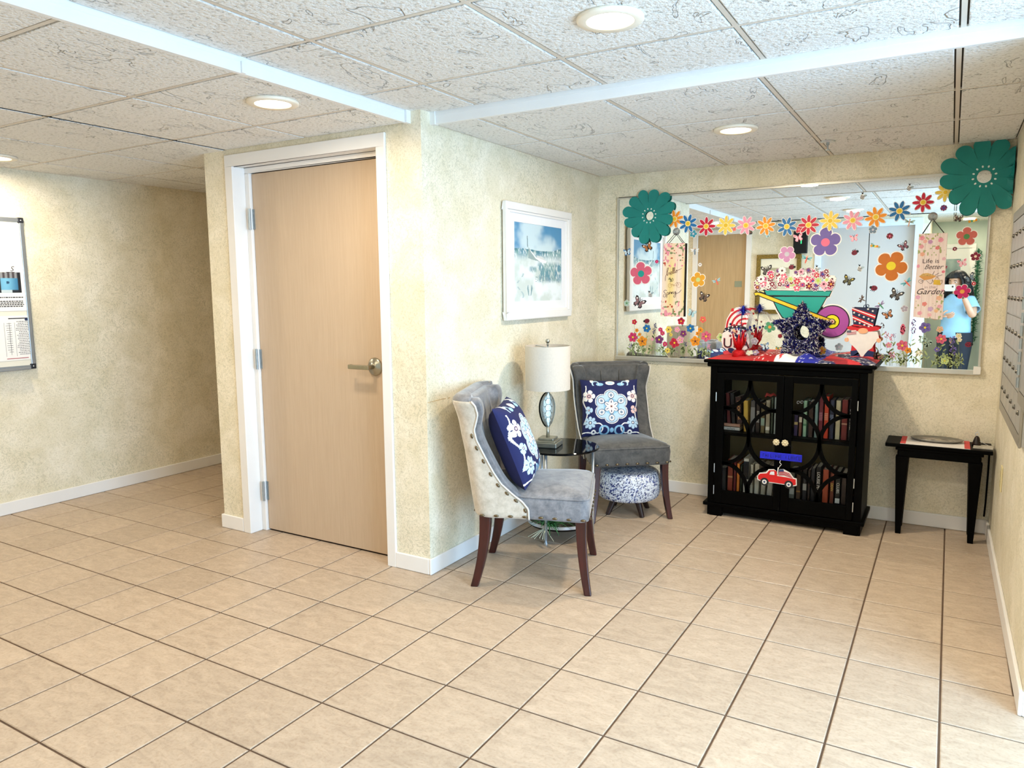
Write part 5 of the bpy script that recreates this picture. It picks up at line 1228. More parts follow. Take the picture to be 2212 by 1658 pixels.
def ellp(cx, cz, a, b, rot, n=14):
    c, s = cos(rot), sin(rot); return [(cx+a*cos(2*pi*k/n)*c-b*sin(2*pi*k/n)*s, cz+a*cos(2*pi*k/n)*s+b*sin(2*pi*k/n)*c) for k in range(n)]
def petal_ring(n, r, rot=0, inner=.62, p=.55, per=12):
    N = n*per; return [(r*(inner+(1-inner)*abs(cos(n*(t)/2))**p)*1.0*cos(t+rot) if True else 0, r*(inner+(1-inner)*abs(cos(n*t/2))**p)*sin(t+rot)) for t in [2*pi*k/N for k in range(N)]]
def sticker(name, x, z, label, cat, group=None, lift=.0006):
    o = empty(name, (x, YM-lift, z)); return tag(o, label, cat, group)
zoff = [0]
def lift_():
    zoff[0] += 1; return .0006+.00006*zoff[0]

# ---- paper daisies in the arch: separate petals with white rim
daisy_cache = {}
for kk, (c, x, z, r_, lab) in enumerate(DAISY):
    if c not in daisy_cache:
        wb = MB(); pb = MB()
        for k in range(8):
            a = 2*pi*k/8+.2
            wb.prism_xz(ellp(.60*cos(a), .60*sin(a), .46, .215, a), -.0006, .0006); pb.prism_xz(ellp(.60*cos(a), .60*sin(a), .40, .165, a), -.014, -.0006)
            pb.prism_xz(ellp(.45*cos(a), .45*sin(a), .28, .10, a), -.03, -.014)
        wb.prism_xz(ellp(0, 0, .34, .34, 0), -.0006, .0006); pb.prism_xz(ellp(0, 0, .34, .34, 0, 20), -.02, -.0006)
        daisy_cache[c] = (wb.mesh('white_rim', M_EDGE), pb.mesh('petals', pm_(c)))
    o = sticker('daisy_cutout', x, z, lab, 'flower cutout', 'paper daisies arched across the mirror', .006+.0004*kk)
    rot = .25*((kk*7) % 5); s3 = (r_, .06, r_)
    inst('white_rim', daisy_cache[c][0], o, (0, 0, 0), (0, rot, 0), s3); inst('petals', daisy_cache[c][1], o, (0, 0, 0), (0, rot, 0), s3)
    ce = MB(); ce.prism_xz(ellp(0, 0, .30*r_, .30*r_, 0, 22), -.0032, -.001); ce.build('center_rim', mat('daisy_rim', '#f3e29a', .5), o)
    MB().prism_xz(ellp(0, 0, .21*r_, .21*r_, 0, 20), -.004, -.0032).build('center', mat('daisy_heart', '#e8c02c' if c != 'blue' else '#f0a41e', .5), o)
# ---- round petalled flower stickers
for c, c2, n, x, z, r_, a, lab in FLOWER:
    o = sticker('flower_sticker', x, z, lab, 'flower sticker', 'flower stickers on the mirror', lift_())
    inn = .50 if n == 8 else .56
    P = petal_ring(n, r_*.94, R(a), inn, .5, 14)
    MB().prism_xz(offset(P, r_*.07), -.0002, .0003).build('white_rim', M_EDGE, o)
    MB().prism_xz(P, -.0006, -.0002).build('petals', pm_(c), o)
    MB().prism_xz(ellp(0, 0, .27*r_, .27*r_, 0, 20), -.0010, -.0006).build('center', pm_(c2 if c2 in PAL else c2+'c'), o)
# ---- butterflies: two wing pairs, body and feelers
for c, x, z, r_, a, lab in BFLY:
    o = sticker('butterfly_sticker', x, z, lab, 'butterfly sticker', 'butterfly stickers on the mirror', lift_()); o.rotation_euler = (0, -R(a), 0)
    dark = pm_('black') if c not in ('pink', 'blue', 'paleblue') else pm_('darkred' if c == 'pink' else 'blue')
    lite = pm_(c)
    for s in (-1, 1):
        w1 = [(0, .05), (s*.28, .62), (s*.72, .95), (s*1.0, .88), (s*.92, .40), (s*.55, .02)]; w2 = [(0, .02), (s*.55, .0), (s*.80, -.35), (s*.62, -.72), (s*.42, -.66), (s*.30, -.85), (s*.10, -.25)]
        sc1 = lambda P, k=1.0: [(px*r_*k, pz*r_*k) for px, pz in P]
        edge = MB(); edge.prism_xz(sc1(w1), -.0003, .0003); edge.prism_xz(sc1(w2), -.0003, .0003)
        wg = edge.build('wing', dark if c not in ('pink', 'paleblue', 'blue') else lite, o)
        f = MB(); f.prism_xz([(px*.80+s*.06*r_, pz*.80) for px, pz in sc1(w1)], -.0005, -.0003); f.prism_xz([(px*.72+s*.07*r_, pz*.72) for px, pz in sc1(w2)], -.0005, -.0003); f.build('wing_pattern', lite if c not in ('pink', 'blue') else mat('wing_white_'+c, '#f3c6d2' if c == 'pink' else '#d9ecf4', .5), wg)
        MB().prism_xz(ellp(s*.62*r_, .58*r_, .16*r_, .11*r_, .6, 10), -.0007, -.0005).build('wing_spot', pm_('redflower') if c == 'pink' else (pm_('yellow') if c == 'blackyellow' else M_EDGE if c != 'blue' else pm_('blue')), wg)
    MB().prism_xz(ellp(0, -.05*r_, .075*r_, .48*r_, 0, 12), -.0009, -.0003).build('body', pm_('black') if c != 'pink' else pm_('rose'), o)
    mb = MB(); mb.tube([(0, -.0004, .35*r_), (.12*r_, -.0004, .7*r_), (.28*r_, -.0004, .88*r_)], .025*r_, 4); mb.tube([(0, -.0004, .35*r_), (-.12*r_, -.0004, .7*r_), (-.28*r_, -.0004, .88*r_)], .025*r_, 4); mb.build('feelers', pm_('black'), o)
for x, z, r_, a, lab in BEE:
    o = sticker('bee_sticker', x, z, lab, 'bee sticker', 'bee stickers on the mirror', lift_()); o.rotation_euler = (0, -R(a), 0)
    MB().prism_xz(ellp(0, -.1*r_, .55*r_, .8*r_, .5, 18), -.0003, .0003).build('body', M_EDGE, o)
    mb = MB()
    for q in (-.55, -.2, .15): mb.prism_xz([(px*r_, pz*r_) for px, pz in ((-.52, q+.02), (-.2, q-.10), (.25, q-.12), (.52, q+.04), (.50, q+.17), (.2, q+.06), (-.2, q+.08), (-.48, q+.18))], -.0005, -.0003)
    mb.prism_xz(ellp(-.35*r_, .75*r_, .2*r_, .2*r_, 0, 10), -.0005, -.0003); mb.tube([(-.4*r_, -.0004, .8*r_), (-.7*r_, -.0004, 1.1*r_)], .06*r_, 4); mb.tube([(-.3*r_, -.0004, .8*r_), (-.2*r_, -.0004, 1.15*r_)], .06*r_, 4); mb.build('stripes', pm_('black'), o)
    MB().prism_xz(ellp(.55*r_, .45*r_, .45*r_, .28*r_, .6, 12), -.0004, .0002).build('wing', pm_('palegrey'), o)
for x, z, r_, a, lab in BUG:
    o = sticker('ladybird_sticker', x, z, lab, 'ladybird sticker', 'ladybird stickers on the mirror', lift_()); o.rotation_euler = (0, -R(a), 0)
    MB().prism_xz(ellp(0, 0, 1.0*r_, .85*r_, .2, 18), -.0003, .0003).build('shell', pm_('darkred'), o)
    MB().prism_xz(ellp(-1.0*r_, -.1*r_, .38*r_, .45*r_, 0, 12), -.0004, .0002).build('head', pm_('black'), o)
    mb = MB()
    for q in ((.3, .3), (.1, -.35), (.55, -.1), (-.3, .2)): mb.prism_xz(ellp(q[0]*r_, q[1]*r_, .16*r_, .16*r_, 0, 8), -.0005, -.0003)
    for q in (-.5, 0, .5): mb.tube([(q*r_, 0, -.8*r_), (q*r_-.2*r_, 0, -1.15*r_)], .08*r_, 4)
    mb.build('spots', pm_('black'), o)
for c, x, z, r_, a, lab in DFLY:
    o = sticker('dragonfly_sticker', x, z, lab, 'dragonfly sticker', 'dragonfly stickers on the mirror', lift_()); o.rotation_euler = (0, -R(a), 0)
    bodyc = dict(teal='coral', white='greyblue', paleblue='coral', violet='green', peach='peach', brown='brown')[c]
    for s in (-1, 1):
        mb = MB(); mb.prism_xz(ellp(s*.55*r_, .28*r_, .52*r_, .17*r_, s*.45, 12), -.0003, .0003); mb.prism_xz(ellp(s*.48*r_, .0*r_, .42*r_, .13*r_, -s*.15, 12), -.0003, .0003)
        mb.build('wings', pm_({'teal': 'teal2', 'white': 'white', 'paleblue': 'paleblue', 'violet': 'lavender', 'peach': 'sage', 'brown': 'brown'}[c]), o)
    MB().prism_xz(ellp(0, -.2*r_, .13*r_, .75*r_, 0, 12), -.0005, .0001).build('body', pm_(bodyc), o)
    MB().prism_xz(ellp(0, .55*r_, .15*r_, .15*r_, 0, 10), -.0006, .0001).build('head', pm_('peach' if c != 'brown' else 'brown'), o)
for x, z, r_, a, lab in CATER:
    o = sticker('caterpillar_sticker', x, z, lab, 'caterpillar sticker', 'caterpillar stickers on the mirror', lift_()); o.rotation_euler = (0, -R(a), 0)
    for k in range(5):
        MB().prism_xz(ellp((-.8+.4*k)*r_, .08*r_*(k % 2), .26*r_, .28*r_, 0, 12), -.0004+.00004*k, .0003).build('segment', pm_(('gold', 'green', 'yellow', 'orange', 'sage')[k]), o)
    mb = MB(); mb.tube([(-.85*r_, 0, .3*r_), (-1.0*r_, 0, .6*r_)], .05*r_, 4); mb.tube([(-.75*r_, 0, .3*r_), (-.65*r_, 0, .62*r_)], .05*r_, 4); mb.build('feelers', pm_('green'), o)

# ---- two big teal paper flowers
M_TEAL = mat('teal_paper', '#12807a', .6, var=.06, scale=14)
def teal(x, z, r_, rot, label, wallclamp=None, dy=.014):
    o = empty('paper_flower', (x, YM-dy, z)); tag(o, label, 'paper flower', 'large teal paper flowers')
    n = 12*14; vs = []; fs = []; rows = (.0, .25, .5, .75, 1.0)
    for side, y in ((0, 0), (1, .004)):
        for k in range(n):
            t = 2*pi*k/n; wob = 1+.05*sin(3*t+rot)+.03*sin(5*t)
            R1 = r_*wob*(.76+.24*abs(cos(6*t))**.5); R0 = r_*.165
            for q in rows:
                rr_ = R0+(R1-R0)*q; px, pz = rr_*cos(t+rot), rr_*sin(t+rot); py = y-.006*q*q
                if wallclamp and x+px > wallclamp: py -= (x+px-wallclamp)*.9; px = wallclamp-x
                vs.append((px, py, pz))
    m = len(rows); S_ = n*m
    for k in range(n):
        k2 = (k+1) % n
        for q in range(m-1):
            a, b, c, d = k*m+q, k*m+q+1, k2*m+q+1, k2*m+q
            fs.append((a, d, c, b)); fs.append((S_+a, S_+b, S_+c, S_+d))
        fs.append((k*m, S_+k*m, S_+k2*m, k2*m)); fs.append((k*m+m-1, k2*m+m-1, S_+k2*m+m-1, S_+k*m+m-1))
    mb = MB(); mb.add(vs, fs); mb.build('petals', M_TEAL, o)
    for k in range(12):
        t = 2*pi*k/12+.2; MB().prism_xz(ellp(.255*r_*cos(t), .255*r_*sin(t), .030*r_, .022*r_, t, 10), -.0022, -.0006).build('dot', mat('pale_dot', '#dfe9e4', .4), o)
    # creases between the petals, their shade put in as a darker teal
    mb = MB()
    for k in range(12):
        t = rot+2*pi*(k+.5)/12; mb.tube([(r_*.50*cos(t), -.0035, r_*.50*sin(t)), (r_*.70*cos(t), -.0055, r_*.70*sin(t))], [.0006, .0018], 4)
    mb.build('crease_shade', mat('teal_crease_shade', '#0d6a66', .6), o)
    return o
teal(TEAL[0][0], TEAL[0][1], .178, .3, 'large teal paper flower at the upper left mirror corner')
teal(TEAL[1][0], TEAL[1][1], .205, .12, 'large teal paper flower bent into the upper right wall corner', 10.685*T-.004, .020)

# ---- wheelbarrow cutout
wbw = empty('wheelbarrow_cutout', (0, YM-.004, 0)); tag(wbw, 'teal and purple wheelbarrow cutout with yellow handle in the middle of the mirror', 'wall cutout')
def outlined(name, poly, color, lvl, w_=.0058, white=True):
    if white: MB().prism_xz(offset(poly, w_+.005), .0012, .002).build(name+'_backing', M_EDGE, wbw)
    b = MB().prism_xz(offset(poly, w_*.5), -.0003*lvl, .0014).build(name, pm_('black'), wbw)
    MB().prism_xz(offset(poly, -w_*.5), -.0003*lvl-.0006, -.0003*lvl).build(name+'_face', color, b)
M_BT = mat('barrow_teal', '#24a79b', .5, var=.03, scale=10); M_BY = mat('barrow_yellow', '#f5cf33', .5, var=.03, scale=10); M_BP = mat('barrow_purple', '#b252aa', .5, var=.03, scale=10)
wx, wz = BARROW['wheel']; WRR = .094
outlined('wheel', ellp(wx, wz, WRR, WRR, 0, 48), M_BP, 1); outlined('hub', ellp(wx, wz, .041, .041, 0, 32), mat('hub_yellow', '#f2ea20', .5), 3, .0048, False); 
outlined('tub', BARROW['tub'], M_BT, 2); outlined('rim', BARROW['rim'], M_BT, 4); outlined('rear_handle', BARROW['handle2'], mat('pale_yellow', '#f3e6a0', .5), 2); outlined('handle', BARROW['handle'], M_BY, 6, .0052, False)
outlined('axle', ellp(wx, wz, .016, .016, 0, 24), mat('axle_peach', '#f3c9a8', .5), 8, .004, False); MB().prism_xz(ellp(wx, wz, .006, .006, 0, 16), -.0036, -.003).build('axle_pin', pm_('darkred'), wbw)
cols = [('plum', 'bluec', 8), ('darkred', 'orangec', 6), ('redflower', 'peachc', 6), ('pink', 'darkc', 5), ('rose', 'whitec', 5), ('whitef', 'darkc', 8), ('magenta', 'bluec', 8), ('darkred', 'whitec', 6), ('lime', 'limec', 6)]
rr = random.Random(5); pts = list(BARROW['flowers'])
bx0, bx1 = min(p[0] for p in pts), max(p[0] for p in pts)
for k in range(55):
    x = rr.uniform(bx0, bx1); u = (x-bx0)/(bx1-bx0); hmax = .03+.085*sin(pi*min(1, u*1.05))**.7
    pts.append((x, 1.375+rr.uniform(0, hmax)))
for k, (x, z) in enumerate(pts):
    c, c2, n = cols[(k*5+k//3) % len(cols)]; r_ = rr.choice((.015, .018, .021, .012))
    lv = -.002-.00012*k
    P = [(x+px, z+pz) for px, pz in petal_ring(n, r_, rr.uniform(0, 6), .5, .5, 6)]
    b = MB(); b.prism_xz(offset(P, .0025), lv, lv+.0001); bl_ = b.build('blossom', M_EDGE, wbw)
    MB().prism_xz(P, lv-.00006, lv).build('petals', pm_(c), bl_); MB().prism_xz(ellp(x, z, r_*.32, r_*.32, 0, 10), lv-.0001, lv-.00006).build('center', pm_(c2), bl_)

# ---- meadow flower decals along the foot of the mirror
def meadow(x0, x1, zb, blooms, label, seed):
    o = empty('meadow_decal', (0, YM-.0012, 0)); tag(o, label, 'flower decal', 'meadow flower decals on the mirror foot')
    rr = random.Random(seed); st_ = MB(); lf = MB()
    for (x, z, c, r_, t) in blooms:
        xb = x+rr.uniform(-.02, .02); st_.tube([(xb, 0, zb), ((x+xb)/2+rr.uniform(-.01, .01), 0, (z+zb)/2), (x, 0, z)], .0014, 4, flat=.3)
        for k in range(3):
            q = rr.uniform(.15, .75); lx, lz = xb+(x-xb)*q, zb+(z-zb)*q; a = rr.choice((-1, 1))*rr.uniform(.4, 1.1); L_ = rr.uniform(.014, .03)
            lf.prism_xz(ellp(lx+L_*.5*sin(a), lz+L_*.5*cos(a), L_*.55, L_*.16, pi/2-a, 8), -.0002, .0002)
    for k in range(18):
        xb = rr.uniform(x0, x1); hh = rr.uniform(.03, .13); dx = rr.uniform(-.02, .02)
        st_.tube([(xb, 0, zb), (xb+dx*.5, 0, zb+hh*.6), (xb+dx, 0, zb+hh)], [.0016, .0013, .0005], 4, flat=.3)
        for q in range(3): lf.prism_xz(ellp(xb+dx*q/3+rr.uniform(-.008, .008), zb+hh*(.3+.25*q), .011, .0035, rr.uniform(.3, 2.8), 8), -.0002, .0002)
    st_.build('stem', mat('decal_stem', '#8d9a68', .6, var=.2, scale=40), o); tag(lf.build('leaves', mat('decal_leaf', '#9fae78', .6, var=.35, scale=25), o), kind='stuff')
    for k, (x, z, c, r_, t) in enumerate(blooms):
        lv = -.0005-.00005*k; r_ = r_*.62
        if t == 0:
            P = [(x+px, z+pz) for px, pz in petal_ring(6 if c in ('blue', 'crimson', 'rose', 'yellow') else 5, r_, k, .62, .6, 7)]
            b = MB().prism_xz(P, lv, lv+.0002).build('blossom', pm_(c), o)
            mb = MB()
            for q in range(5):
                a = k+2*pi*q/5; mb.prism_xz(ellp(x+r_*.45*cos(a), z+r_*.45*sin(a), r_*.30, r_*.12, a, 8), lv-.00003, lv)
            mb.build('petal_shade', mat('deep_'+c, tuple(q*.62 for q in srgb(PAL[c])), .5), b)
            MB().prism_xz(ellp(x, z, r_*.2, r_*.2, 0, 10), lv-.00006, lv-.00003).build('center', pm_('yellowc' if c not in ('yellow', 'orange') else 'darkc'), b)
        else:
            b = MB(); n = 16 if t == 1 else 12
            if t == 2: b.prism_xz(ellp(x, z, r_*.6, r_*1.5, 0, 16), lv, lv+.0002)
            for q in range(n):
                fz = z+r_*2.0*(q/n-.5)*(1 if t != 3 else .8); fx = x+rr.uniform(-1, 1)*r_*(.8 if t == 3 else .6)
                if t == 3: b.prism_xz(ellp(fx, fz, r_*.42, r_*.15, rr.uniform(0, 3), 8), lv, lv+.0002)
                else: b.prism_xz(ellp(fx, fz, r_*.20, r_*.14, rr.uniform(0, 3), 7), lv, lv+.0002)
            tag(b.build('blossom', pm_(c), o), kind=None)
    return o
q0 = [b for b in MEADL if b[0] < 1.325]; q1 = [b for b in MEADL if b[0] >= 1.325]; q2 = [b for b in MEADR if b[0] < 2.75]; q3 = [b for b in MEADR if b[0] >= 2.75]
meadow(1.06, 1.32, .921, q0, 'meadow flower decal at the far left foot of the mirror, blue and crimson blooms', 1)
meadow(1.33, 1.62, .925, q1, 'meadow flower decal left of the bookcase with red poppy and yellow blooms', 2)
meadow(2.58, 2.75, .921, q2, 'meadow flower decal right of the gnome with pink spikes', 3)
meadow(2.76, 3.02, .921, q3, 'meadow flower decal at the right foot of the mirror with purple globe bloom', 4)

# ---- hanging banners in front of the mirror
def ban1(u, v):
    base = lerp(srgb('#ecd48c'), srgb('#f0dccb'), .5+.5*sin(u*9.4+1)); 
    if abs(u-.36) < .006 or abs(u-.68) < .006: base = srgb('#c9b48c')
    e = max(v-.68, .22-v)
    if e > 0 and (v > .68 or v < .22):
        n = vnoise(u*9, v*26, 5)
        dens = min(1, e*6)
        if n > .84-.16*dens: return lerp(srgb('#d5688c'), srgb('#efa6b0'), vnoise(u*20, v*60, 6))
        if vnoise(u*11+3, v*30, 8) > .86-.06*dens: return srgb('#7c8a5a')
        if vnoise(u*10+9, v*30, 12) > .84: return srgb('#b8452f')
        base = lerp(base, srgb('#f2cfc4'), .6*dens)
    return base
def ban2(u, v):
    base = lerp(srgb('#e6cfca'), srgb('#efe0da'), vnoise(u*16, v*3, 2))
    if min(u % .25, .25-u % .25) < .006: base = srgb('#d3bbb6')
    for cx, cy, r_, c in ((.12, .95, .10, '#e0708a'), (.42, .90, .09, '#b06aa6'), (.24, .91, .08, '#e29a8c'), (.78, .92, .10, '#dc7090'), (.68, .83, .08, '#d03c44'), (.12, .85, .09, '#d97f8e'), (.17, .76, .09, '#dd9470'), (.05, .62, .07, '#e07a9e'), (.92, .70, .07, '#d9a0b0'), (.93, .55, .06, '#d84a6a'),
                        (.36, .17, .09, '#d75040'), (.84, .24, .10, '#e2a071'), (.57, .11, .10, '#b98cc0'), (.22, .06, .09, '#e08aa0'), (.77, .09, .08, '#e8b070'), (.87, .14, .08, '#de90a8'), (.55, .04, .08, '#e4a0a8'), (.12, .25, .09, '#d890b8'), (.95, .33, .06, '#e6a0b4')):
        d = hypot((u-cx), (v-cy)*3.4)
        if d < r_*(.8+.2*abs(cos(2.5*atan2((v-cy)*3.4, u-cx)))): return lerp(srgb(c), (1, .9, .88), .35*vnoise(u*60, v*200, 4))
    if (v > .74 or v < .30) and vnoise(u*14+5, v*40, 17) > .80: return srgb('#a3ab74')
    if v > .93 and .3 < u < .7 and vnoise(u*12, v*30, 3) > .5: return srgb('#a9a860')
    return base
M_CORD = mat('dark_cord', '#2a2622', .8)
def banner(P, fn, label, nx, ny):
    (xa, za), (xb, zb), (xc, zc), (xd, zd), (xk, zk) = P
    root = empty('hanging_banner', ((xa+xb)/2, YM-.020, za)); tag(root, label, 'banner', 'wooden banners hung on the mirror')
    ox, oz = (xa+xb)/2, za
    def pt(u, v, y): return ((xd+(xc-xd)*u)*(1-v)+(xa+(xb-xa)*u)*v-ox, y, (zd+(zc-zd)*u)*(1-v)+(za+(zb-za)*u)*v-oz)
    mb = MB(); mb.grid(nx, ny, lambda u, v: pt(u, v, -.0045)); me = mb.mesh('print_face', M_PRINT)
    # vertices keep grid order only before merging, so read u,v back from height and width
    def col(i, c):
        v = (c.z+oz-(zd+zc)/2)/((za+zb)/2-(zd+zc)/2); xl = xd+(xa-xd)*v; xr_ = xc+(xb-xc)*v; return fn(min(1, max(0, (c.x+ox-xl)/(xr_-xl))), min(1, max(0, v)))
    paint(me, col); o = bpy.data.objects.new('print_face', me); COL.objects.link(o); o.parent = root
    bd_ = MB(); bd_.prism_xz([pt(0, 0, 0)[::2], pt(1, 0, 0)[::2], pt(1, 1, 0)[::2], pt(0, 1, 0)[::2]], -.0042, .0042); bd_.build('board', mat('banner_edge', '#3a2c22', .7), root)
    cd_ = MB(); k = (xk-ox, .0, zk-oz); cd_.tube([pt(.12, 1, .0), k, pt(.88, 1, .0)], .0022, 6); cd_.build('cord', M_CORD, root)
    hk = MB(); hk.lathe([(.0001, .0), (.024, .0), (.020, .007), (.008, .011), (.007, .016), (.0001, .018)], 20, X=Matrix.Translation((k[0], .0178, k[2]+.012)) @ Matrix.Rotation(R(90), 4, 'X'))
    hk.tube([(k[0], -.0, k[2]+.012), (k[0], -.008, k[2]+.004), (k[0], -.004, k[2]-.004), (k[0], .0, k[2])], .0022, 6); hk.build('suction_hook', mat('clear_hook', '#e3e8ea', .08, trans=.75), root, True)
    return root, pt
b1, pt1 = banner(BAN1, ban1, 'narrow wooden banner reading hello Spring on the left of the mirror', 80, 260)
INK1 = mat('plum_ink', '#4a2038', .6); INK2 = mat('brown_ink', '#6a2c30', .6)
def strokes(name, L, root, pt, m, r_=.0021, y=-.0062):
    mb = MB()
    for st_ in L:
        # smooth the hand lettering
        P = [pt(u, v, y) for u, v in st_]; Q = []
        for i in range(len(P)-1):
            p0, p1, p2, p3 = [Vector(P[max(0, min(len(P)-1, j))]) for j in (i-1, i, i+1, i+2)]
            for t in (0, .33, .66): Q.append(.5*((2*p1)+(-p0+p2)*t+(2*p0-5*p1+4*p2-p3)*t*t+(-p0+3*p1-3*p2+p3)*t**3))
        Q.append(Vector(P[-1])); mb.tube(Q, r_, 5, flat=.4)
    return mb.build(name, m, root, True)
# crop pixels (351 x 952) to banner u,v
def BU(x, y):
    v = (862-y)/(862-82); xl = 48+(82-48)*v; xr_ = 292+(318-292)*v; return ((x-xl)/(xr_-xl), v)
hello = [[(100, 480), (102, 440), (118, 400), (130, 365), (135, 345), (125, 345), (118, 375), (120, 410), (126, 425), (136, 395), (146, 392), (148, 412), (158, 405), (168, 395), (172, 385), (164, 380), (158, 395), (164, 412), (176, 402), (188, 365), (188, 340), (180, 350), (182, 390), (190, 402), (202, 360), (204, 338), (196, 345), (196, 385), (204, 398), (212, 380), (222, 365), (228, 375), (222, 392), (212, 388), (218, 370), (235, 368), (258, 358), (278, 348)]]
spring = [[(116, 585), (98, 580), (84, 595), (100, 615), (108, 640), (94, 656), (78, 645), (88, 625)], [(118, 620), (116, 660), (118, 615), (130, 602), (138, 620), (124, 630), (140, 622), (148, 598), (150, 622), (150, 604), (160, 598), (164, 618), (170, 598), (172, 620), (178, 600), (188, 598), (190, 620), (200, 605), (208, 592), (214, 605), (206, 620), (214, 600), (214, 630), (204, 655), (190, 648), (200, 630), (225, 612), (250, 602), (272, 575)]]
strokes('lettering_hello', [[BU(*q) for q in s_] for s_ in hello], b1, pt1, INK2, .0024)
strokes('lettering_spring', [[BU(*q) for q in s_] for s_ in spring], b1, pt1, INK1, .0024)
strokes('bicycle_print', [[BU(246+24*cos(t), 523+26*sin(t)) for t in [k*.42 for k in range(16)]], [BU(150+18*cos(t), 530+22*sin(t)) for t in [k*.42 for k in range(16)]], [BU(*q) for q in ((150, 530), (180, 515), (205, 530), (246, 523))], [BU(*q) for q in ((180, 515), (190, 535), (225, 495), (246, 523))]], b1, pt1, mat('tan_ink', '#b5764a', .6), .0012)
strokes('posy_print', [[BU(*q) for q in ((135, 470), (150, 445), (165, 475), (178, 450), (185, 478), (150, 490), (170, 470), (140, 455), (175, 485))]], b1, pt1, mat('moss_ink', '#4f5238', .6), .0022)
b2, pt2 = banner(BAN2, ban2, 'pale wooden banner reading Life is Better in the Garden on the right of the mirror', 90, 260)
def BV(x, y):
    v = (905-y)/(905-65); xl = 50+(112-50)*v; xr_ = 350+(402-350)*v; return ((x-xl)/(xr_-xl), v)
def label2(s, x, y, size, m, shear, xs=1.0):
    u, v = BV(x, y); p = pt2(u, v, -.0052); return text('lettering', s, size, m, b2, p, (R(90), 0, 0), shear, .0002, xs=xs)
INK3 = mat('grey_ink', '#4a3a3c', .6); INK4 = mat('pale_ink', '#b79f9f', .6)
label2('Life is', 232, 338, .034, INK3, 0, 1.05); label2('Better', 256, 395, .036, INK3, .45, .95); label2('in the', 225, 594, .022, INK4, 0, 1.1); label2('Garden', 222, 640, .046, INK3, .4, 1.0)
M_TAN = mat('barrow_tan', '#d79a52', .6, var=.1)
mb = MB(); mb.prism_xz([pt2(*BV(*q), 0)[::2] for q in ((110, 490), (290, 482), (245, 510), (205, 520), (165, 528), (130, 505))], -.0054, -.0046); mb.build('small_barrow_print', M_TAN, b2)
mb = MB(); mb.prism_xz([pt2(*BV(*q), 0)[::2] for q in ((115, 490), (150, 462), (200, 455), (250, 470), (285, 483))], -.0053, -.0046); mb.build('small_barrow_straw', mat('straw_print', '#c9a564', .6, var=.3, scale=120), b2)
strokes('small_barrow_lines', [[BV(130+22*cos(t), 541+18*sin(t)) for t in [k*.42 for k in range(16)]], [BV(*q) for q in ((130, 541), (165, 527))], [BV(*q) for q in ((185, 528), (225, 560), (245, 545), (245, 515))], [BV(*q) for q in ((250, 470), (268, 435))], [BV(*q) for q in ((275, 475), (315, 452))], [BV(*q) for q in ((285, 488), (348, 468))]], b2, pt2, INK3, .0016, -.0056)
mb = MB(); mb.prism_xz([pt2(*BV(*q), 0)[::2] for q in ((265, 520), (325, 520), (330, 570), (258, 566))], -.0055, -.0046); mb.build('small_can_print', mat('can_yellow', '#d9b23c', .6, var=.1), b2)
strokes('small_can_lines', [[BV(*q) for q in ((325, 530), (345, 520), (340, 550), (328, 560))], [BV(*q) for q in ((262, 545), (248, 520))], [BV(*q) for q in ((275, 518), (285, 498), (305, 498), (315, 518))]], b2, pt2, mat('can_line', '#a8862c', .6), .0022, -.0058)
# ================================================================== THINGS ON THE BOOKCASE
ZC = 3.195*T+.0005
def runner(u, v):
    x = 5.74+2.98*u
    n = vnoise(u*22, v*5, 2)
    if u < .27: return lerp(srgb('#c81a20'), srgb('#8e1016'), n*.6)
    if u < .42: return srgb('#f0ebe8') if (vnoise(u*130, v*50, 7) > .82) else srgb('#a01018')
    if .42 < u < .55: return srgb('#efecec') if n > .18 else srgb('#c03038')
    if u < .68: return srgb('#17249c') if vnoise(u*120, v*40, 5) < .84 else srgb('#dfe4f4')
    k = int((u*14+v*3)) % 4
    if k == 0: return srgb('#c3323a')
    if k == 1: return srgb('#17224e') if vnoise(u*90, v*34, 9) < .72 else srgb('#eef0f4')
    if k == 2: return srgb('#1c2a5c') if vnoise(u*90, v*34, 4) < .75 else srgb('#f0f0f0')
    return srgb('#8f1c28')
def rz_(u, v):
    b = .010*fbm(u*9, v*4, 3)+.012*max(0, sin(u*31+v*5))*vnoise(u*8, v*3, 6)
    b += .034*math.exp(-((u-.475)/.055)**2-((v-.25)/.22)**2)+.034*math.exp(-((u-.60)/.05)**2-((v-.38)/.25)**2)+.030*math.exp(-((u-.35)/.05)**2-((v-.25)/.25)**2)+.012*math.exp(-((u-.86)/.10)**2)
    e = min(u, 1-u, v, 1-v); return ZC+.001+b*min(1, e*14)
mb = MB(); mb.grid(150, 46, lambda u, v: ((5.72+3.02*u)*T, (10.03+1.22*v)*T, rz_(u, v)))
me = mb.mesh('table_runner', print_mat('printed_cloth', .8), True); paint(me, lambda i, c: runner((c.x/T-5.72)/3.02, (c.y/T-10.03)/1.22))
rn = bpy.data.objects.new('table_runner', me); COL.objects.link(rn); tag(rn, 'crumpled red, white and blue star cloth on top of the bookcase', 'cloth')

M_RG = mat('red_glitter', '#b80d16', .25, .5, var=.45, scale=220, bump=.6, bscale=400); M_BF = mat('blue_foil', '#1a2a9e', .25, .6, var=.5, scale=90); M_SF = mat('silver_foil', '#eceef3', .35, .35, var=.2, scale=80); M_PF = mat('purple_foil', '#3a1f5e', .3, .6, var=.4, scale=90); M_NF = mat('navy_foil', '#0f1244', .3, .5, var=.5, scale=90); M_RF = mat('red_foil', '#8e0f18', .3, .55, var=.4, scale=60)
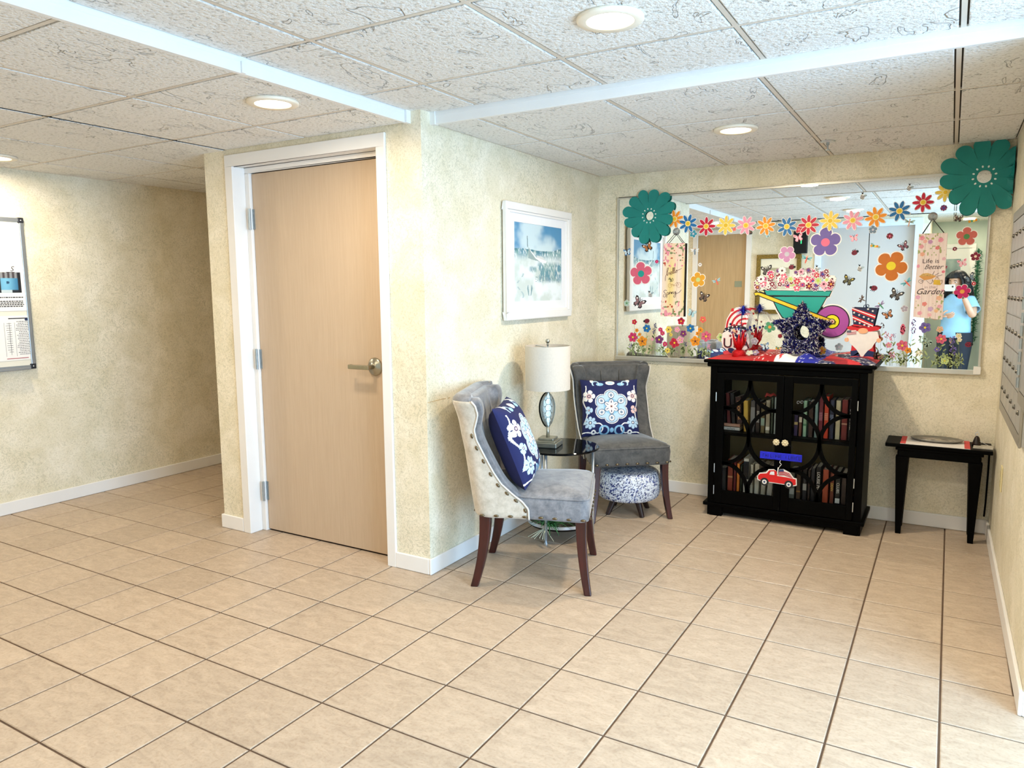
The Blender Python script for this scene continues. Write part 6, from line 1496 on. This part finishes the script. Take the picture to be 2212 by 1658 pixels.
# ---- tinsel star
sx, sy, sz = 2.186, 10.98*T, 1.116
ts = empty('tinsel_star', (sx, sy, ZC+.02)); tag(ts, 'big blue and purple tinsel star with an open centre standing on the bookcase', 'star decoration')
dz = sz-(ZC+.02)
star = []
for k in range(10):
    a = pi/2+pi*k/5; r_ = (.172 if k % 2 == 0 else .094); star.append((r_*cos(a)*.98, dz+r_*sin(a)))
star[4] = (-.108, .008); star[6] = (.102, .012); star[5] = (0, .02)
fr = MB(); fr.tube([(x, 0, z) for x, z in star], .004, 6, closed=True); fr.tube([(.048*cos(t), 0, dz-.01+.048*sin(t)) for t in [2*pi*k/16 for k in range(16)]], .004, 6, closed=True); fr.build('wire_frame', M_NF, ts)
core = MB()
for k in range(10):
    (xa, za), (xb, zb) = star[k], star[(k+1) % 10]
    ta, tb_ = atan2(za-dz+.01, xa), atan2(zb-dz+.01, xb)
    def sh_(x, z): return (x*.86, (z-dz)*.86+dz)
    ia, ib = (.050*cos(ta), dz-.01+.050*sin(ta)), (.050*cos(tb_), dz-.01+.050*sin(tb_))
    core.prism_xz([sh_(xa, za), sh_(xb, zb), ib, ia], -.014, .014)
core.build('foam_core', M_NF, ts)
def inside(x, z):
    c = False; j = len(star)-1
    for i in range(len(star)):
        (xi, zi), (xj, zj) = star[i], star[j]
        if (zi > z) != (zj > z) and x < (xj-xi)*(z-zi)/(zj-zi)+xi: c = not c
        j = i
    return c
rr = random.Random(9); parts_ = [MB() for _ in range(4)]
cnt = 0
while cnt < 10000:
    x, z = rr.uniform(-.175, .175), rr.uniform(-.0, .34)
    if not inside(x*.97, dz+(z-dz)*.97) or hypot(x, z-dz+.01) < .050: continue
    y = rr.uniform(-.028, .028); L_ = rr.uniform(.010, .022); d = Vector((rr.gauss(0, 1), rr.gauss(-.3, 1), rr.gauss(0, 1))).normalized(); s = d.orthogonal().normalized()*rr.uniform(.0022, .0042)
    p = Vector((x, y, z)); q = p+d*L_
    if hypot(q.x, q.z-dz+.01) < .042: continue
    k = rr.choices((0, 1, 2, 3), (3.4, 3.0, 2.6, 3.6))[0]
    parts_[k].add([p-s, p+s, q], [(0, 1, 2)]); cnt += 1
for k, m in enumerate((M_NF, M_BF, M_PF, M_SF)): tag(parts_[k].build('tinsel', m, ts), kind='stuff')
# ---- foil spray centrepiece
cx, cy = 1.851, 10.62*T
sp2 = empty('foil_centrepiece', (cx, cy, ZC)); tag(sp2, 'red glitter weight centrepiece with star sprays and a blue foil burst on top', 'centrepiece')
MB().lathe([(.0001, .0), (.036, .0), (.042, .012), (.040, .035), (.030, .046), (.018, .05), (.0001, .052)], 24).build('weight', M_RG, sp2, True)
mb = MB()
for k in range(9):
    a = 2*pi*k/9; t = [(.010*cos(a), .010*sin(a), .045), (.030*cos(a), .030*sin(a), .08), (.045*cos(a), .045*sin(a), .125+.02*(k % 3))]
    mb.tube(t, [.008, .016, .003], 5, flat=.25)
mb.build('foil_collar', mat('bright_red_foil', '#c20f18', .25, .45, var=.3, scale=60), sp2, True)
MB().tube([(0, 0, .05), (.006, 0, .18), (.016, 0, .31)], .0022, 6).build('stem', M_NF, sp2)
MB().ell((.018, 0, .285), (.011, .011, .030), 14, 10).build('burst_core', M_BF, sp2, True)
bu = MB()
for k in range(150):
    d = Vector((rr.gauss(0, 1), rr.gauss(0, 1), rr.gauss(.15, .9))).normalized(); p = Vector((.018, 0, .285)); L_ = rr.uniform(.025, .055)
    bu.tube([p, p+d*L_*.6, p+d*L_+Vector((0, 0, -.008))], [.0012, .0007, .0002], 3)
tag(bu.build('burst', M_BF, sp2), kind='stuff')
hs = MB()
for k in range(26):
    a = rr.uniform(-1.2, 1.2); hs.tube([(.018, 0, .27), (.05*cos(a)+.018, .03*sin(a), .26), (.085*cos(a)+.018, .05*sin(a), .205+rr.uniform(-.02, .02))], .0005, 3)
tag(hs.build('silver_hair', M_SF, sp2), kind='stuff')
def star_shape(r_, n=5): return [((r_ if k % 2 == 0 else r_*.42)*cos(pi/2+pi*k/n), (r_ if k % 2 == 0 else r_*.42)*sin(pi/2+pi*k/n)) for k in range(2*n)]
for k in range(26):
    a = rr.uniform(0, 2*pi); q = rr.uniform(.02, .075); z = rr.uniform(.12, .215); r_ = rr.uniform(.008, .016)
    X = Matrix.Translation((q*cos(a), q*sin(a)*.6, z)) @ Euler((rr.uniform(-.6, .6), rr.uniform(0, 6), rr.uniform(-.8, .8))).to_matrix().to_4x4()
    mb = MB(); mb.prism_xz(star_shape(r_), -.0003, .0003, X=X); mb.tube([(0, 0, .07), (q*.5*cos(a), q*.3*sin(a), z*.7), (q*cos(a), q*sin(a)*.6, z)], .0005, 3); mb.build('foil_star', (M_NF, M_RF, M_BF)[k % 3], sp2)
# ---- flat wooden gnomes
def flat(root, name, poly, color, y0, y1=None, m=None):
    return MB().prism_xz(poly, y0, (y1 if y1 is not None else y0+.003)).build(name, m or mat('gnome_'+color.strip('#'), color, .5, var=.03, scale=30), root)
gn = empty('gnome_cutout', (2.514, 11.12*T, ZC+.010)); tag(gn, 'flat white bearded gnome cutout with a tall stars and stripes top hat on the bookcase', 'gnome')
hat = [(-.066, .292), (.068, .286), (.050, .180), (-.052, .186)]
flat(gn, 'body', [(-.078, .12), (-.055, .09), (-.06, .03), (-.05, .005), (.05, .002), (.062, .03), (.055, .09), (.085, .11), (.078, .125), (.04, .13), (-.04, .13)], '#d8252e', .002, .008)
flat(gn, 'trousers', [(-.062, .040), (-.056, .005), (-.010, .0), (-.014, .036), (0, .05), (.014, .036), (.012, .0), (.058, .003), (.063, .040), (.03, .046), (-.03, .046)], '#1d2b5a', .0005, .002)
fh = flat(gn, 'hat', hat, '#1a2348', .002, .008)
for k in range(3):
    z = .300-.052*k
    def hx(x, zz): return (x, zz)
    l = lambda zz: -.066+.014*(.292-zz)/.106; r_ = lambda zz: .068-.018*(.286-zz)/.106
    za, zb = z-.0, z-.050
    for off, wd, c in ((0, .024, '#d3202c'), (.009, .006, '#f3efee')):
        P = [(l(min(.292, za-off)), min(.292, za-off)), (r_(max(.18, zb-off)), max(.180, zb-off)), (r_(max(.18, zb-off-wd)), max(.18, zb-off-wd)), (l(max(.186, za-off-wd)), max(.186, za-off-wd))]
        if P[0][1]-P[3][1] < .002: continue
        flat(gn, 'hat_stripe', P, c, .001 if c == '#d3202c' else .0, .002 if c == '#d3202c' else .001)
for x, z in ((.02, .283), (.045, .272), (-.052, .262), (-.025, .249), (.0, .238), (.025, .227), (.045, .217), (-.045, .213), (-.02, .203), (.005, .193), (.028, .185)):
    flat(gn, 'hat_star', [(x+px, z+pz) for px, pz in star_shape(.0075)], '#f4f2ef', .0, .002)
flat(gn, 'hat_brim', [(-.086, .178), (-.07, .186), (-.03, .176), (.02, .178), (.06, .186), (.086, .178), (.08, .164), (.04, .155), (-.04, .158), (-.08, .166)], '#d3202c', -.002, .002)
flat(gn, 'beard', [(-.075, .155), (.075, .155), (.085, .12), (.062, .085), (.05, .06), (.03, .045), (.012, .02), (.0, -.004), (-.010, .02), (-.03, .05), (-.045, .065), (-.066, .085), (-.085, .115)], '#f0ebe8', -.001, .001)
flat(gn, 'nose', ellp(0, .158, .026, .016, 0, 20), '#f0b184', -.005, -.001)
for s in (-1, 1): flat(gn, 'hand', ellp(s*.084, .105, .012, .013, 0, 14), '#efb58c', -.002, .002); flat(gn, 'boot', ellp(s*.034, .002, .030, .010, 0, 16), '#d64a52', -.006, .001)
flg = flat(gn, 'flag', [(-.086, .158), (-.036, .162), (-.034, .138), (-.084, .132)], '#e8dcdc', -.004, -.003); flat(gn, 'flag_canton', [(-.085, .158), (-.062, .160), (-.061, .147), (-.085, .146)], '#5c6273', -.005, -.004)
for q in range(3): flat(gn, 'flag_stripe', [(-.085+.023*(q == 0), .150-.006*q), (-.036, .154-.006*q), (-.036, .151-.006*q), (-.085+.023*(q == 0), .147-.006*q)], '#b8606c', -.0048, -.004)
MB().tube([(-.086, -.003, .162), (-.086, -.003, .09)], .0012, 6).build('flag_pole', M_WHITE, gn); MB().tube([(.004+.008*cos(t), .004, .298+.008*sin(t)) for t in [2*pi*k/12 for k in range(12)]], .0022, 6, closed=True).build('hanger_ring', mat('navy_ring', '#1a2348', .5), gn)
MB().box(-.055, .055, .002, .030, -.012, -.004).build('stand', mat('stand_navy', '#1a2348', .6), gn)
# ---- striped stocking hat gnome
gl = empty('gnome_cutout', (1.790, 11.14*T, ZC+.010)); tag(gl, 'flat gnome cutout with a curved red and white striped hat beside the red centrepiece', 'gnome')
hatp = [(-.070, .158), (-.060, .215), (-.035, .262), (-.005, .288), (.030, .292), (.062, .275), (.075, .235), (.066, .190), (.058, .150)]
flat(gl, 'hat', hatp, '#f1ecea', .004, .010)
for k in range(4):
    q = 1-.24*k
    ax, az = .055, .16
    P = []; 
    for i in range(13):
        t = pi*(1-i/12*.60); P.append((ax+(.118*q)*cos(t), az+.125*q*sin(t)**.9 if sin(t) > 0 else az))
    P2 = [(ax+(x-ax)*(1-.13/q*.75), az+(z-az)*(1-.12/q*.75)) for x, z in reversed(P)]
    flat(gl, 'hat_stripe', P+P2, '#c4202c', .002, .004)
flat(gl, 'hat_tip', [(-.036, .262), (-.030, .282), (-.018, .284), (-.016, .266)], '#cf2a30', .001, .004)
flat(gl, 'hat_band', [(-.082, .128), (-.068, .158), (-.02, .176), (.03, .178), (.062, .165), (.062, .150), (.02, .160), (-.03, .158), (-.07, .135)], '#14172a', .0, .004)
for x, z in ((-.066, .145), (-.045, .158), (-.02, .168), (.005, .169), (.03, .169)): flat(gl, 'band_dot', ellp(x, z, .0045, .0045, 0, 10), '#f0f0f0', -.001, .0)
flat(gl, 'beard', [(-.082, .126), (-.05, .148), (0, .156), (.05, .150), (.078, .12), (.085, .07), (.07, .03), (.03, .01), (-.04, .01), (-.078, .04), (-.09, .08)], '#f2efed', .002, .006)
flat(gl, 'nose', ellp(-.005, .138, .016, .018, 0, 18), '#f3bf98', -.002, .002)
M_UD = mat('letter_dots', '#3a1c2c', .5, var=.9, scale=160)
for s_, x in (('U', -.048), ('S', .006), ('A', .058)):
    lt = text('letter', s_, .082, M_UD, gl, (x, -.001, .062), (R(90), 0, 0), 0, .002); 
    text('letter_rim', s_, .092, mat('letter_red', '#c7405a', .5), lt, (0, 0, -.002), (0, 0, 0), 0, .001)
for s in (-1, 1): flat(gl, 'boot', ellp(s*.042, .004, .034, .014, 0, 16), '#d84a58', -.004, .003)
flat(gl, 'leaf_foot', ellp(-.02, .018, .026, .016, -.4, 16), '#1d2658', -.005, -.004)
MB().box(-.06, .06, .004, .04, -.012, -.004).build('stand', mat('stand_red', '#b8252e', .6), gl)
for i, (x, y, c, lab) in enumerate(((1.925, 10.95, '#9a8aa8', 'mauve felt flower lying between the striped hat gnome and the foil centrepiece reflection'), (1.90, 10.80, '#c9cfc0', 'pale felt flower lying in front of the mauve one on the bookcase'))):
    o = empty('felt_flower', (x, y*T, ZC+.012)); tag(o, lab, 'felt flower')
    P = petal_ring(5, .024, i, .6, .5, 8); MB().prism_xz(P, -.002, .002).build('petals', mat('felt_%d' % i, c, .9, var=.1), o); MB().ell((0, -.003, 0), (.007, .003, .007), 10, 6).build('center', mat('felt_core', '#d9d2b8', .9), o)
    o.rotation_euler = (R(-50), 0, 0); o.location.z = ZC+.026
# ================================================================== PERSON TAKING THE PICTURE (seen in the mirror) AND THE WALL BEHIND
lateral, depth = -.095, .28
hw = CAMP-Vector((fw.x, fw.y, 0)).normalized()*depth+Vector((cos(YAW), -sin(YAW), 0))*lateral
pe = empty('person', (hw.x, hw.y, 0), -YAW)
tag(pe, 'person with long dark hair and pale blue shirt raising a phone, seen in the mirror', 'person')
M_SKIN = mat('skin', '#c99877', .55, var=.06, scale=20); M_HAIR = mat('dark_hair', '#120d0c', .4, var=.4, scale=60, bump=.4, bscale=120); M_TEE = mat('pale_blue_cotton', '#9cc6e4', .85, var=.05, scale=14); M_JEAN = mat('dark_denim', '#23262e', .85, var=.15, scale=40)
def skinned(name, verts, edges, radii, root_i, parent, m, sub=2):
    me = bpy.data.meshes.new(name); me.from_pydata(verts, edges, []); me.materials.append(m)
    o = bpy.data.objects.new(name, me); COL.objects.link(o); o.parent = parent
    s = o.modifiers.new('skin', 'SKIN'); s.use_smooth_shade = True
    for i, v in enumerate(me.skin_vertices[0].data):
        r_ = radii[i]; v.radius = (r_, r_) if not isinstance(r_, tuple) else r_; v.use_root = (i == root_i)
    q = o.modifiers.new('sub', 'SUBSURF'); q.levels = sub; q.render_levels = sub
    return o
EL_R, WR_R = (.235, .09, 1.04), (.188, .205, 1.262)
EL_L, WR_L = (-.215, .08, 1.02), (-.03, .235, 1.04)
V = [(0, 0, .83), (0, 0, .95), (0, .005, 1.08), (0, .0, 1.20), (0, .0, 1.265), (0, .008, 1.315), (0, .015, 1.36),
     (.085, 0, 1.235), (.165, 0, 1.215), EL_R, WR_R, (-.085, 0, 1.235), (-.165, 0, 1.215), EL_L, WR_L,
     (.085, 0, .78), (.09, .012, .44), (.09, -.01, .085), (.095, .10, .025), (-.085, 0, .78), (-.09, .012, .44), (-.09, -.01, .085), (-.095, .10, .025)]
E_ = [(0, 1), (1, 2), (2, 3), (3, 4), (4, 5), (5, 6), (3, 7), (7, 8), (8, 9), (9, 10), (3, 11), (11, 12), (12, 13), (13, 14), (0, 15), (15, 16), (16, 17), (17, 18), (0, 19), (19, 20), (20, 21), (21, 22)]
RD = [(.13, .10), (.115, .085), (.125, .09), (.12, .085), .06, .048, .05, .06, .055, .042, .028, .06, .055, .042, .028, .085, .057, .036, .03, .085, .057, .036, .03]
body = skinned('body', V, E_, RD, 0, pe, M_SKIN)
def hand(wr, dirv, palm_n, side, curls, name):
    """palm with five bent fingers; dirv along the fingers, palm_n out of the palm, side = +1 when the thumb points along dirv x palm_n"""
    d = Vector(dirv).normalized(); n = Vector(palm_n).normalized(); n = (n-d*n.dot(d)).normalized(); s = d.cross(n)*side
    w0 = Vector(wr); verts = [w0, w0+d*.035, w0+d*.07]; edges = [(0, 1), (1, 2)]; rad = [(.024, .017), (.034, .014), (.036, .013)]
    o = skinned(name, [tuple(p) for p in verts], edges, rad, 0, pe, M_SKIN, 1)
    for k, (off, ln) in enumerate(((.028, .062), (.009, .070), (-.010, .066), (-.027, .052))):
        b = w0+d*.055+s*off; p1 = w0+d*.078+s*off*1.05; c = curls
        d1 = (d*cos(c*.6)+n*sin(c*.6)); d2 = (d*cos(c*1.5)+n*sin(c*1.5)); d3 = (d*cos(c*2.2)+n*sin(c*2.2))
        q = [b, p1, p1+d1*ln*.45, p1+d1*ln*.45+d2*ln*.33, p1+d1*ln*.45+d2*ln*.33+d3*ln*.24]
        skinned('finger', [tuple(x) for x in q], [(0, 1), (1, 2), (2, 3), (3, 4)], [.009, .0092, .0088, .008, .0068], 0, o, M_SKIN, 1)
    b = w0+d*.02+s*.022; t = [b, b+s*.022+d*.018+n*.012, b+s*.030+d*.042+n*.028, b+s*.026+d*.060+n*.036]
    skinned('thumb', [tuple(x) for x in t], [(0, 1), (1, 2), (2, 3)], [.013, .0115, .010, .008], 0, o, M_SKIN, 1)
    return o
hand(WR_R, (-.12, .12, 1), (-1, .05, -.1), 1, .7, 'hand')
hand(WR_L, (1, -.1, .1), (0, -.6, .6), -1, .45, 'hand')
# head: sphere pulled into a face with brow, nose, lips and chin
hd_ = empty('head', (0, .03, 1.425), 0, pe); hd_.rotation_euler = (R(-10), 0, 0)
def head_pt(u, v):
    a = 2*pi*u; t = pi*v
    x, y, z = sin(t)*sin(a), sin(t)*cos(a), -cos(t)
    X, Y, Z = x*.072, y*.088, z*.108
    if z < -.1: k = (-.1-z); X *= 1-.32*k; Y *= 1-.12*k
    f = max(0, y)
    g = lambda cx, cz, sx_, sz_: math.exp(-((X-cx)/sx_)**2-((Z-cz)/sz_)**2)*(f > .2)
    Y += .022*g(0, -.018, .010, .016)+.010*g(0, .004, .008, .02)-.007*g(.030, .010, .013, .010)-.007*g(-.030, .010, .013, .010)+.006*g(0, -.052, .020, .007)+.006*g(0, -.086, .02, .012)+.003*g(.03, .028, .02, .006)+.003*g(-.03, .028, .02, .006)
    return (X, Y, Z)
mb = MB(); mb.grid(48, 36, head_pt); mb.build('face', M_SKIN, hd_, True)
for s in (-1, 1):
    ey = MB().ell((s*.030, .0735, .008), (.0125, .007, .006), 14, 8).build('eye', mat('eye_white', '#e6dfd8', .2), hd_, True)
    MB().ell((s*.030, .0795, .007), (.0052, .002, .0052), 12, 8).build('iris', mat('iris', '#2a1a12', .2), ey, True)
    MB().tube([(s*.016, .084, .027), (s*.03, .083, .031), (s*.045, .074, .026)], .0028, 6).build('eyebrow', M_HAIR, hd_, True)
    MB().ell((s*.073, -.004, -.004), (.008, .016, .026), 12, 10).build('ear', M_SKIN, hd_, True)
MB().ell((0, .0835, -.052), (.021, .005, .0065), 16, 8).build('mouth', mat('lips', '#a8605a', .5), hd_, True)
# hair: thick cap and long waves to the shoulders
def hair_pt(u, v):
    a = 2*pi*u; t = v
    wv = 1+.04*sin(a*7+t*9)+.03*sin(a*13-t*14)
    z = .131-.37*t
    rr_ = .118*sqrt(max(0.0, 1-((z-.02)/.112)**2)) if z > .02 else .118+.045*min(1, (.02-z)/.16)-.02*max(0, (-z-.12))/.1
    fr_ = max(0, cos(a))      # front opening below the hairline
    back = 1.0
    if z < .058: back = 1-.78*max(0, (fr_-.25)/.75)*(1 if z < .045 else .5)
    return (sin(a)*rr_*wv*.95, cos(a)*rr_*wv*back*(1.0 if cos(a) < 0 else .98)-.012, z)
mb = MB(); mb.grid(72, 36, hair_pt); mb.build('hair', M_HAIR, hd_, True)
hm = MB(); rr = random.Random(2)
for k in range(90):
    a = rr.uniform(.9, 2*pi-.9); x, y = sin(a), cos(a); r0_ = rr.uniform(.105, .135)
    hm.tube([(x*.08, y*.085, .09), (x*r0_, y*r0_, .02), (x*(r0_+.012+rr.uniform(-.01, .015)), y*(r0_+.01), -.09), (x*(r0_+.006), y*r0_, rr.uniform(-.24, -.17))], [.006, .009, .008, .002], 5)
tag(hm.build('hair_waves', M_HAIR, hd_, True), kind='stuff')
# T-shirt: torso and two short sleeves
def loft(mb, rings, m=0, cap=False):
    n = len(rings[0]); vs = [p for r_ in rings for p in r_]; fs = []
    for j in range(len(rings)-1):
        for i in range(n): fs.append((j*n+i, j*n+(i+1) % n, (j+1)*n+(i+1) % n, (j+1)*n+i))
    if cap: fs += [tuple(range(n-1, -1, -1)), tuple(range(len(vs)-n, len(vs)))]
    mb.add(vs, fs, m)
def ering(c, rx, ry, n=24): return [(c[0]+rx*cos(2*pi*k/n), c[1]+ry*sin(2*pi*k/n), c[2]) for k in range(n)]
sh = MB(); loft(sh, [ering((0, .0, z), rx+.004*sin(z*60), ry) for z, rx, ry in ((.80, .165, .130), (.88, .160, .125), (.97, .152, .118), (1.06, .156, .122), (1.14, .164, .122), (1.20, .172, .108), (1.245, .150, .088), (1.275, .100, .070), (1.292, .070, .062))])
def sleeve(sx_, el):
    a = Vector((.125*sx_, 0, 1.225)); b = a+(Vector(el)-Vector((.165*sx_, 0, 1.215)))*.62+Vector((.045*sx_, 0, -.01)); rings = []
    for k in range(8):
        t = k/7; c = a.lerp(b, t); d = (b-a).normalized(); u = d.cross(Vector((0, 1, 0))).normalized(); v_ = d.cross(u); r_ = .072+.006*t
        rings.append([tuple(c+r_*(cos(2*pi*i/20)*u+sin(2*pi*i/20)*v_)) for i in range(20)])
    loft(sh, rings)
sleeve(1, EL_R); sleeve(-1, EL_L)
so = sh.build('shirt', M_TEE, pe, True); so.modifiers.new('thick', 'SOLIDIFY').thickness = .004
tr_ = MB()
for s in (-1, 1): loft(tr_, [ering((s*x, y, z), r_, r_*1.05) for z, x, y, r_ in ((.86, .072, 0, .108), (.76, .086, 0, .104), (.60, .09, .006, .086), (.44, .09, .012, .072), (.25, .09, .0, .062), (.07, .092, -.005, .056))])
tr_.build('trousers', M_JEAN, pe, True)
for s in (-1, 1): MB().ell((s*.094, .06, .032), (.046, .125, .034), 20, 10).build('shoe', mat('grey_shoe', '#55565a', .6, var=.1), pe, True)
# phone in front of the face; the lens sits just behind the picture's viewpoint
phn = empty('smartphone', (0, 0, 0)); tag(phn, 'white phone held up by the person in the mirror', 'phone')
phn.matrix_world = Matrix.Translation(CAMP-fw*.016) @ Matrix(((rt.x, up.x, -fw.x, 0), (rt.y, up.y, -fw.y, 0), (rt.z, up.z, -fw.z, 0), (0, 0, 0, 1)))
MB().box(-.130, .024, -.052, .024, -.0, .0085).build('phone_case', mat('white_phone', '#e6e4df', .35), phn, bevel=.004)
MB().box(-.126, .020, -.048, .020, .0085, .0092).build('screen', mat('phone_screen', '#15171c', .1), phn)
MB().lathe([(.0001, .0), (.009, .0), (.009, -.0025), (.0001, -.0025)], 20).build('lens_ring', M_DARK, phn)

# ---- pictures, sign box and garland on the far walls, seen in the mirror
M_GILT = mat('gilt_frame', '#7d6a34', .4, .6, var=.5, scale=70, bump=.5, bscale=90)
def frame_on(name, x, y, z, w_, h_, label, m_f, m_mat, fn, fwid=.05, rz=pi):
    o = empty(name, (x*T, y*T, z*T), rz); tag(o, label, 'picture')
    W_, H_ = w_/2, h_/2; mb = MB()
    for a, b, c, d in ((-W_, W_, H_-fwid, H_), (-W_, W_, -H_, -H_+fwid), (-W_, -W_+fwid, -H_+fwid, H_-fwid), (W_-fwid, W_, -H_+fwid, H_-fwid)): mb.box(a, b, -.028, -.002, c, d)
    mb.build('picture_frame', m_f, o, bevel=.006)
    MB().box(-W_+.01, W_-.01, -.010, -.002, -H_+.01, H_-.01).build('picture_mat', m_mat, o)
    p = panel('print', w_*.5, h_*.55, 30, 30, fn, o); p.location = (0, -.012, 0)
    return o
def faint(u, v):
    n = fbm(u*5, v*5, 4); return lerp(srgb('#c9c0a4'), srgb('#e9e2cd'), n) if v < .8 else srgb('#b3aa8c')
frame_on('gilt_picture', 3.72, -4.5, 4.75, .52, .72, 'gilt framed picture with cream mat seen in the mirror behind the wheelbarrow', M_GILT, mat('cream_mat', '#efe8d2', .7), faint)
def grey_art(u, v):
    n = fbm(u*6, v*6, 14); return lerp(srgb('#5f7272'), srgb('#9db0ac'), n)
frame_on('white_picture', 9.6, -9.4, 5.0, .62, .82, 'white framed grey picture on the hall end wall seen in the mirror', M_WHITE, M_WHITE, grey_art)
sgx = empty('exit_sign', (4.55*T, -4.49*T, 6.4*T), pi); tag(sgx, 'black box with a small green light high on the wall seen in the mirror', 'sign')
MB().box(-.075, .075, -.09, -.0, -.13, .13).build('housing', M_DARK, sgx, bevel=.005); MB().box(-.02, -.008, -.0915, -.09, -.02, .035).build('indicator', mat('green_led', '#2fd07c', .3, emit=2.0), sgx)
gd = MB(); rr = random.Random(21)
for k in range(240):
    z = (6.1-.016*k); c = Vector((10.72*T+.02*sin(k*.7), -9.4*T+.05, z*T)); d = Vector((rr.gauss(0, 1), abs(rr.gauss(0, .6)), rr.gauss(0, .6))).normalized(); s = d.orthogonal()*.006; gd.add([c-s, c+s, c+d*.05], [(0, 1, 2)])
gd.tube([(10.72*T, -9.4*T+.03, 6.15*T), (10.72*T, -9.4*T+.03, 2.2*T)], .012, 6)
tag(gd.build('garland', mat('garland_green', '#2f6b4f', .5, var=.4, scale=40)), 'green tinsel garland hanging on the hall end wall', 'garland', kind='thing')
for o in list(bpy.data.objects):
    if o.type == 'MESH' and o.data and not o.data.materials: o.data.materials.append(M_WHITE)
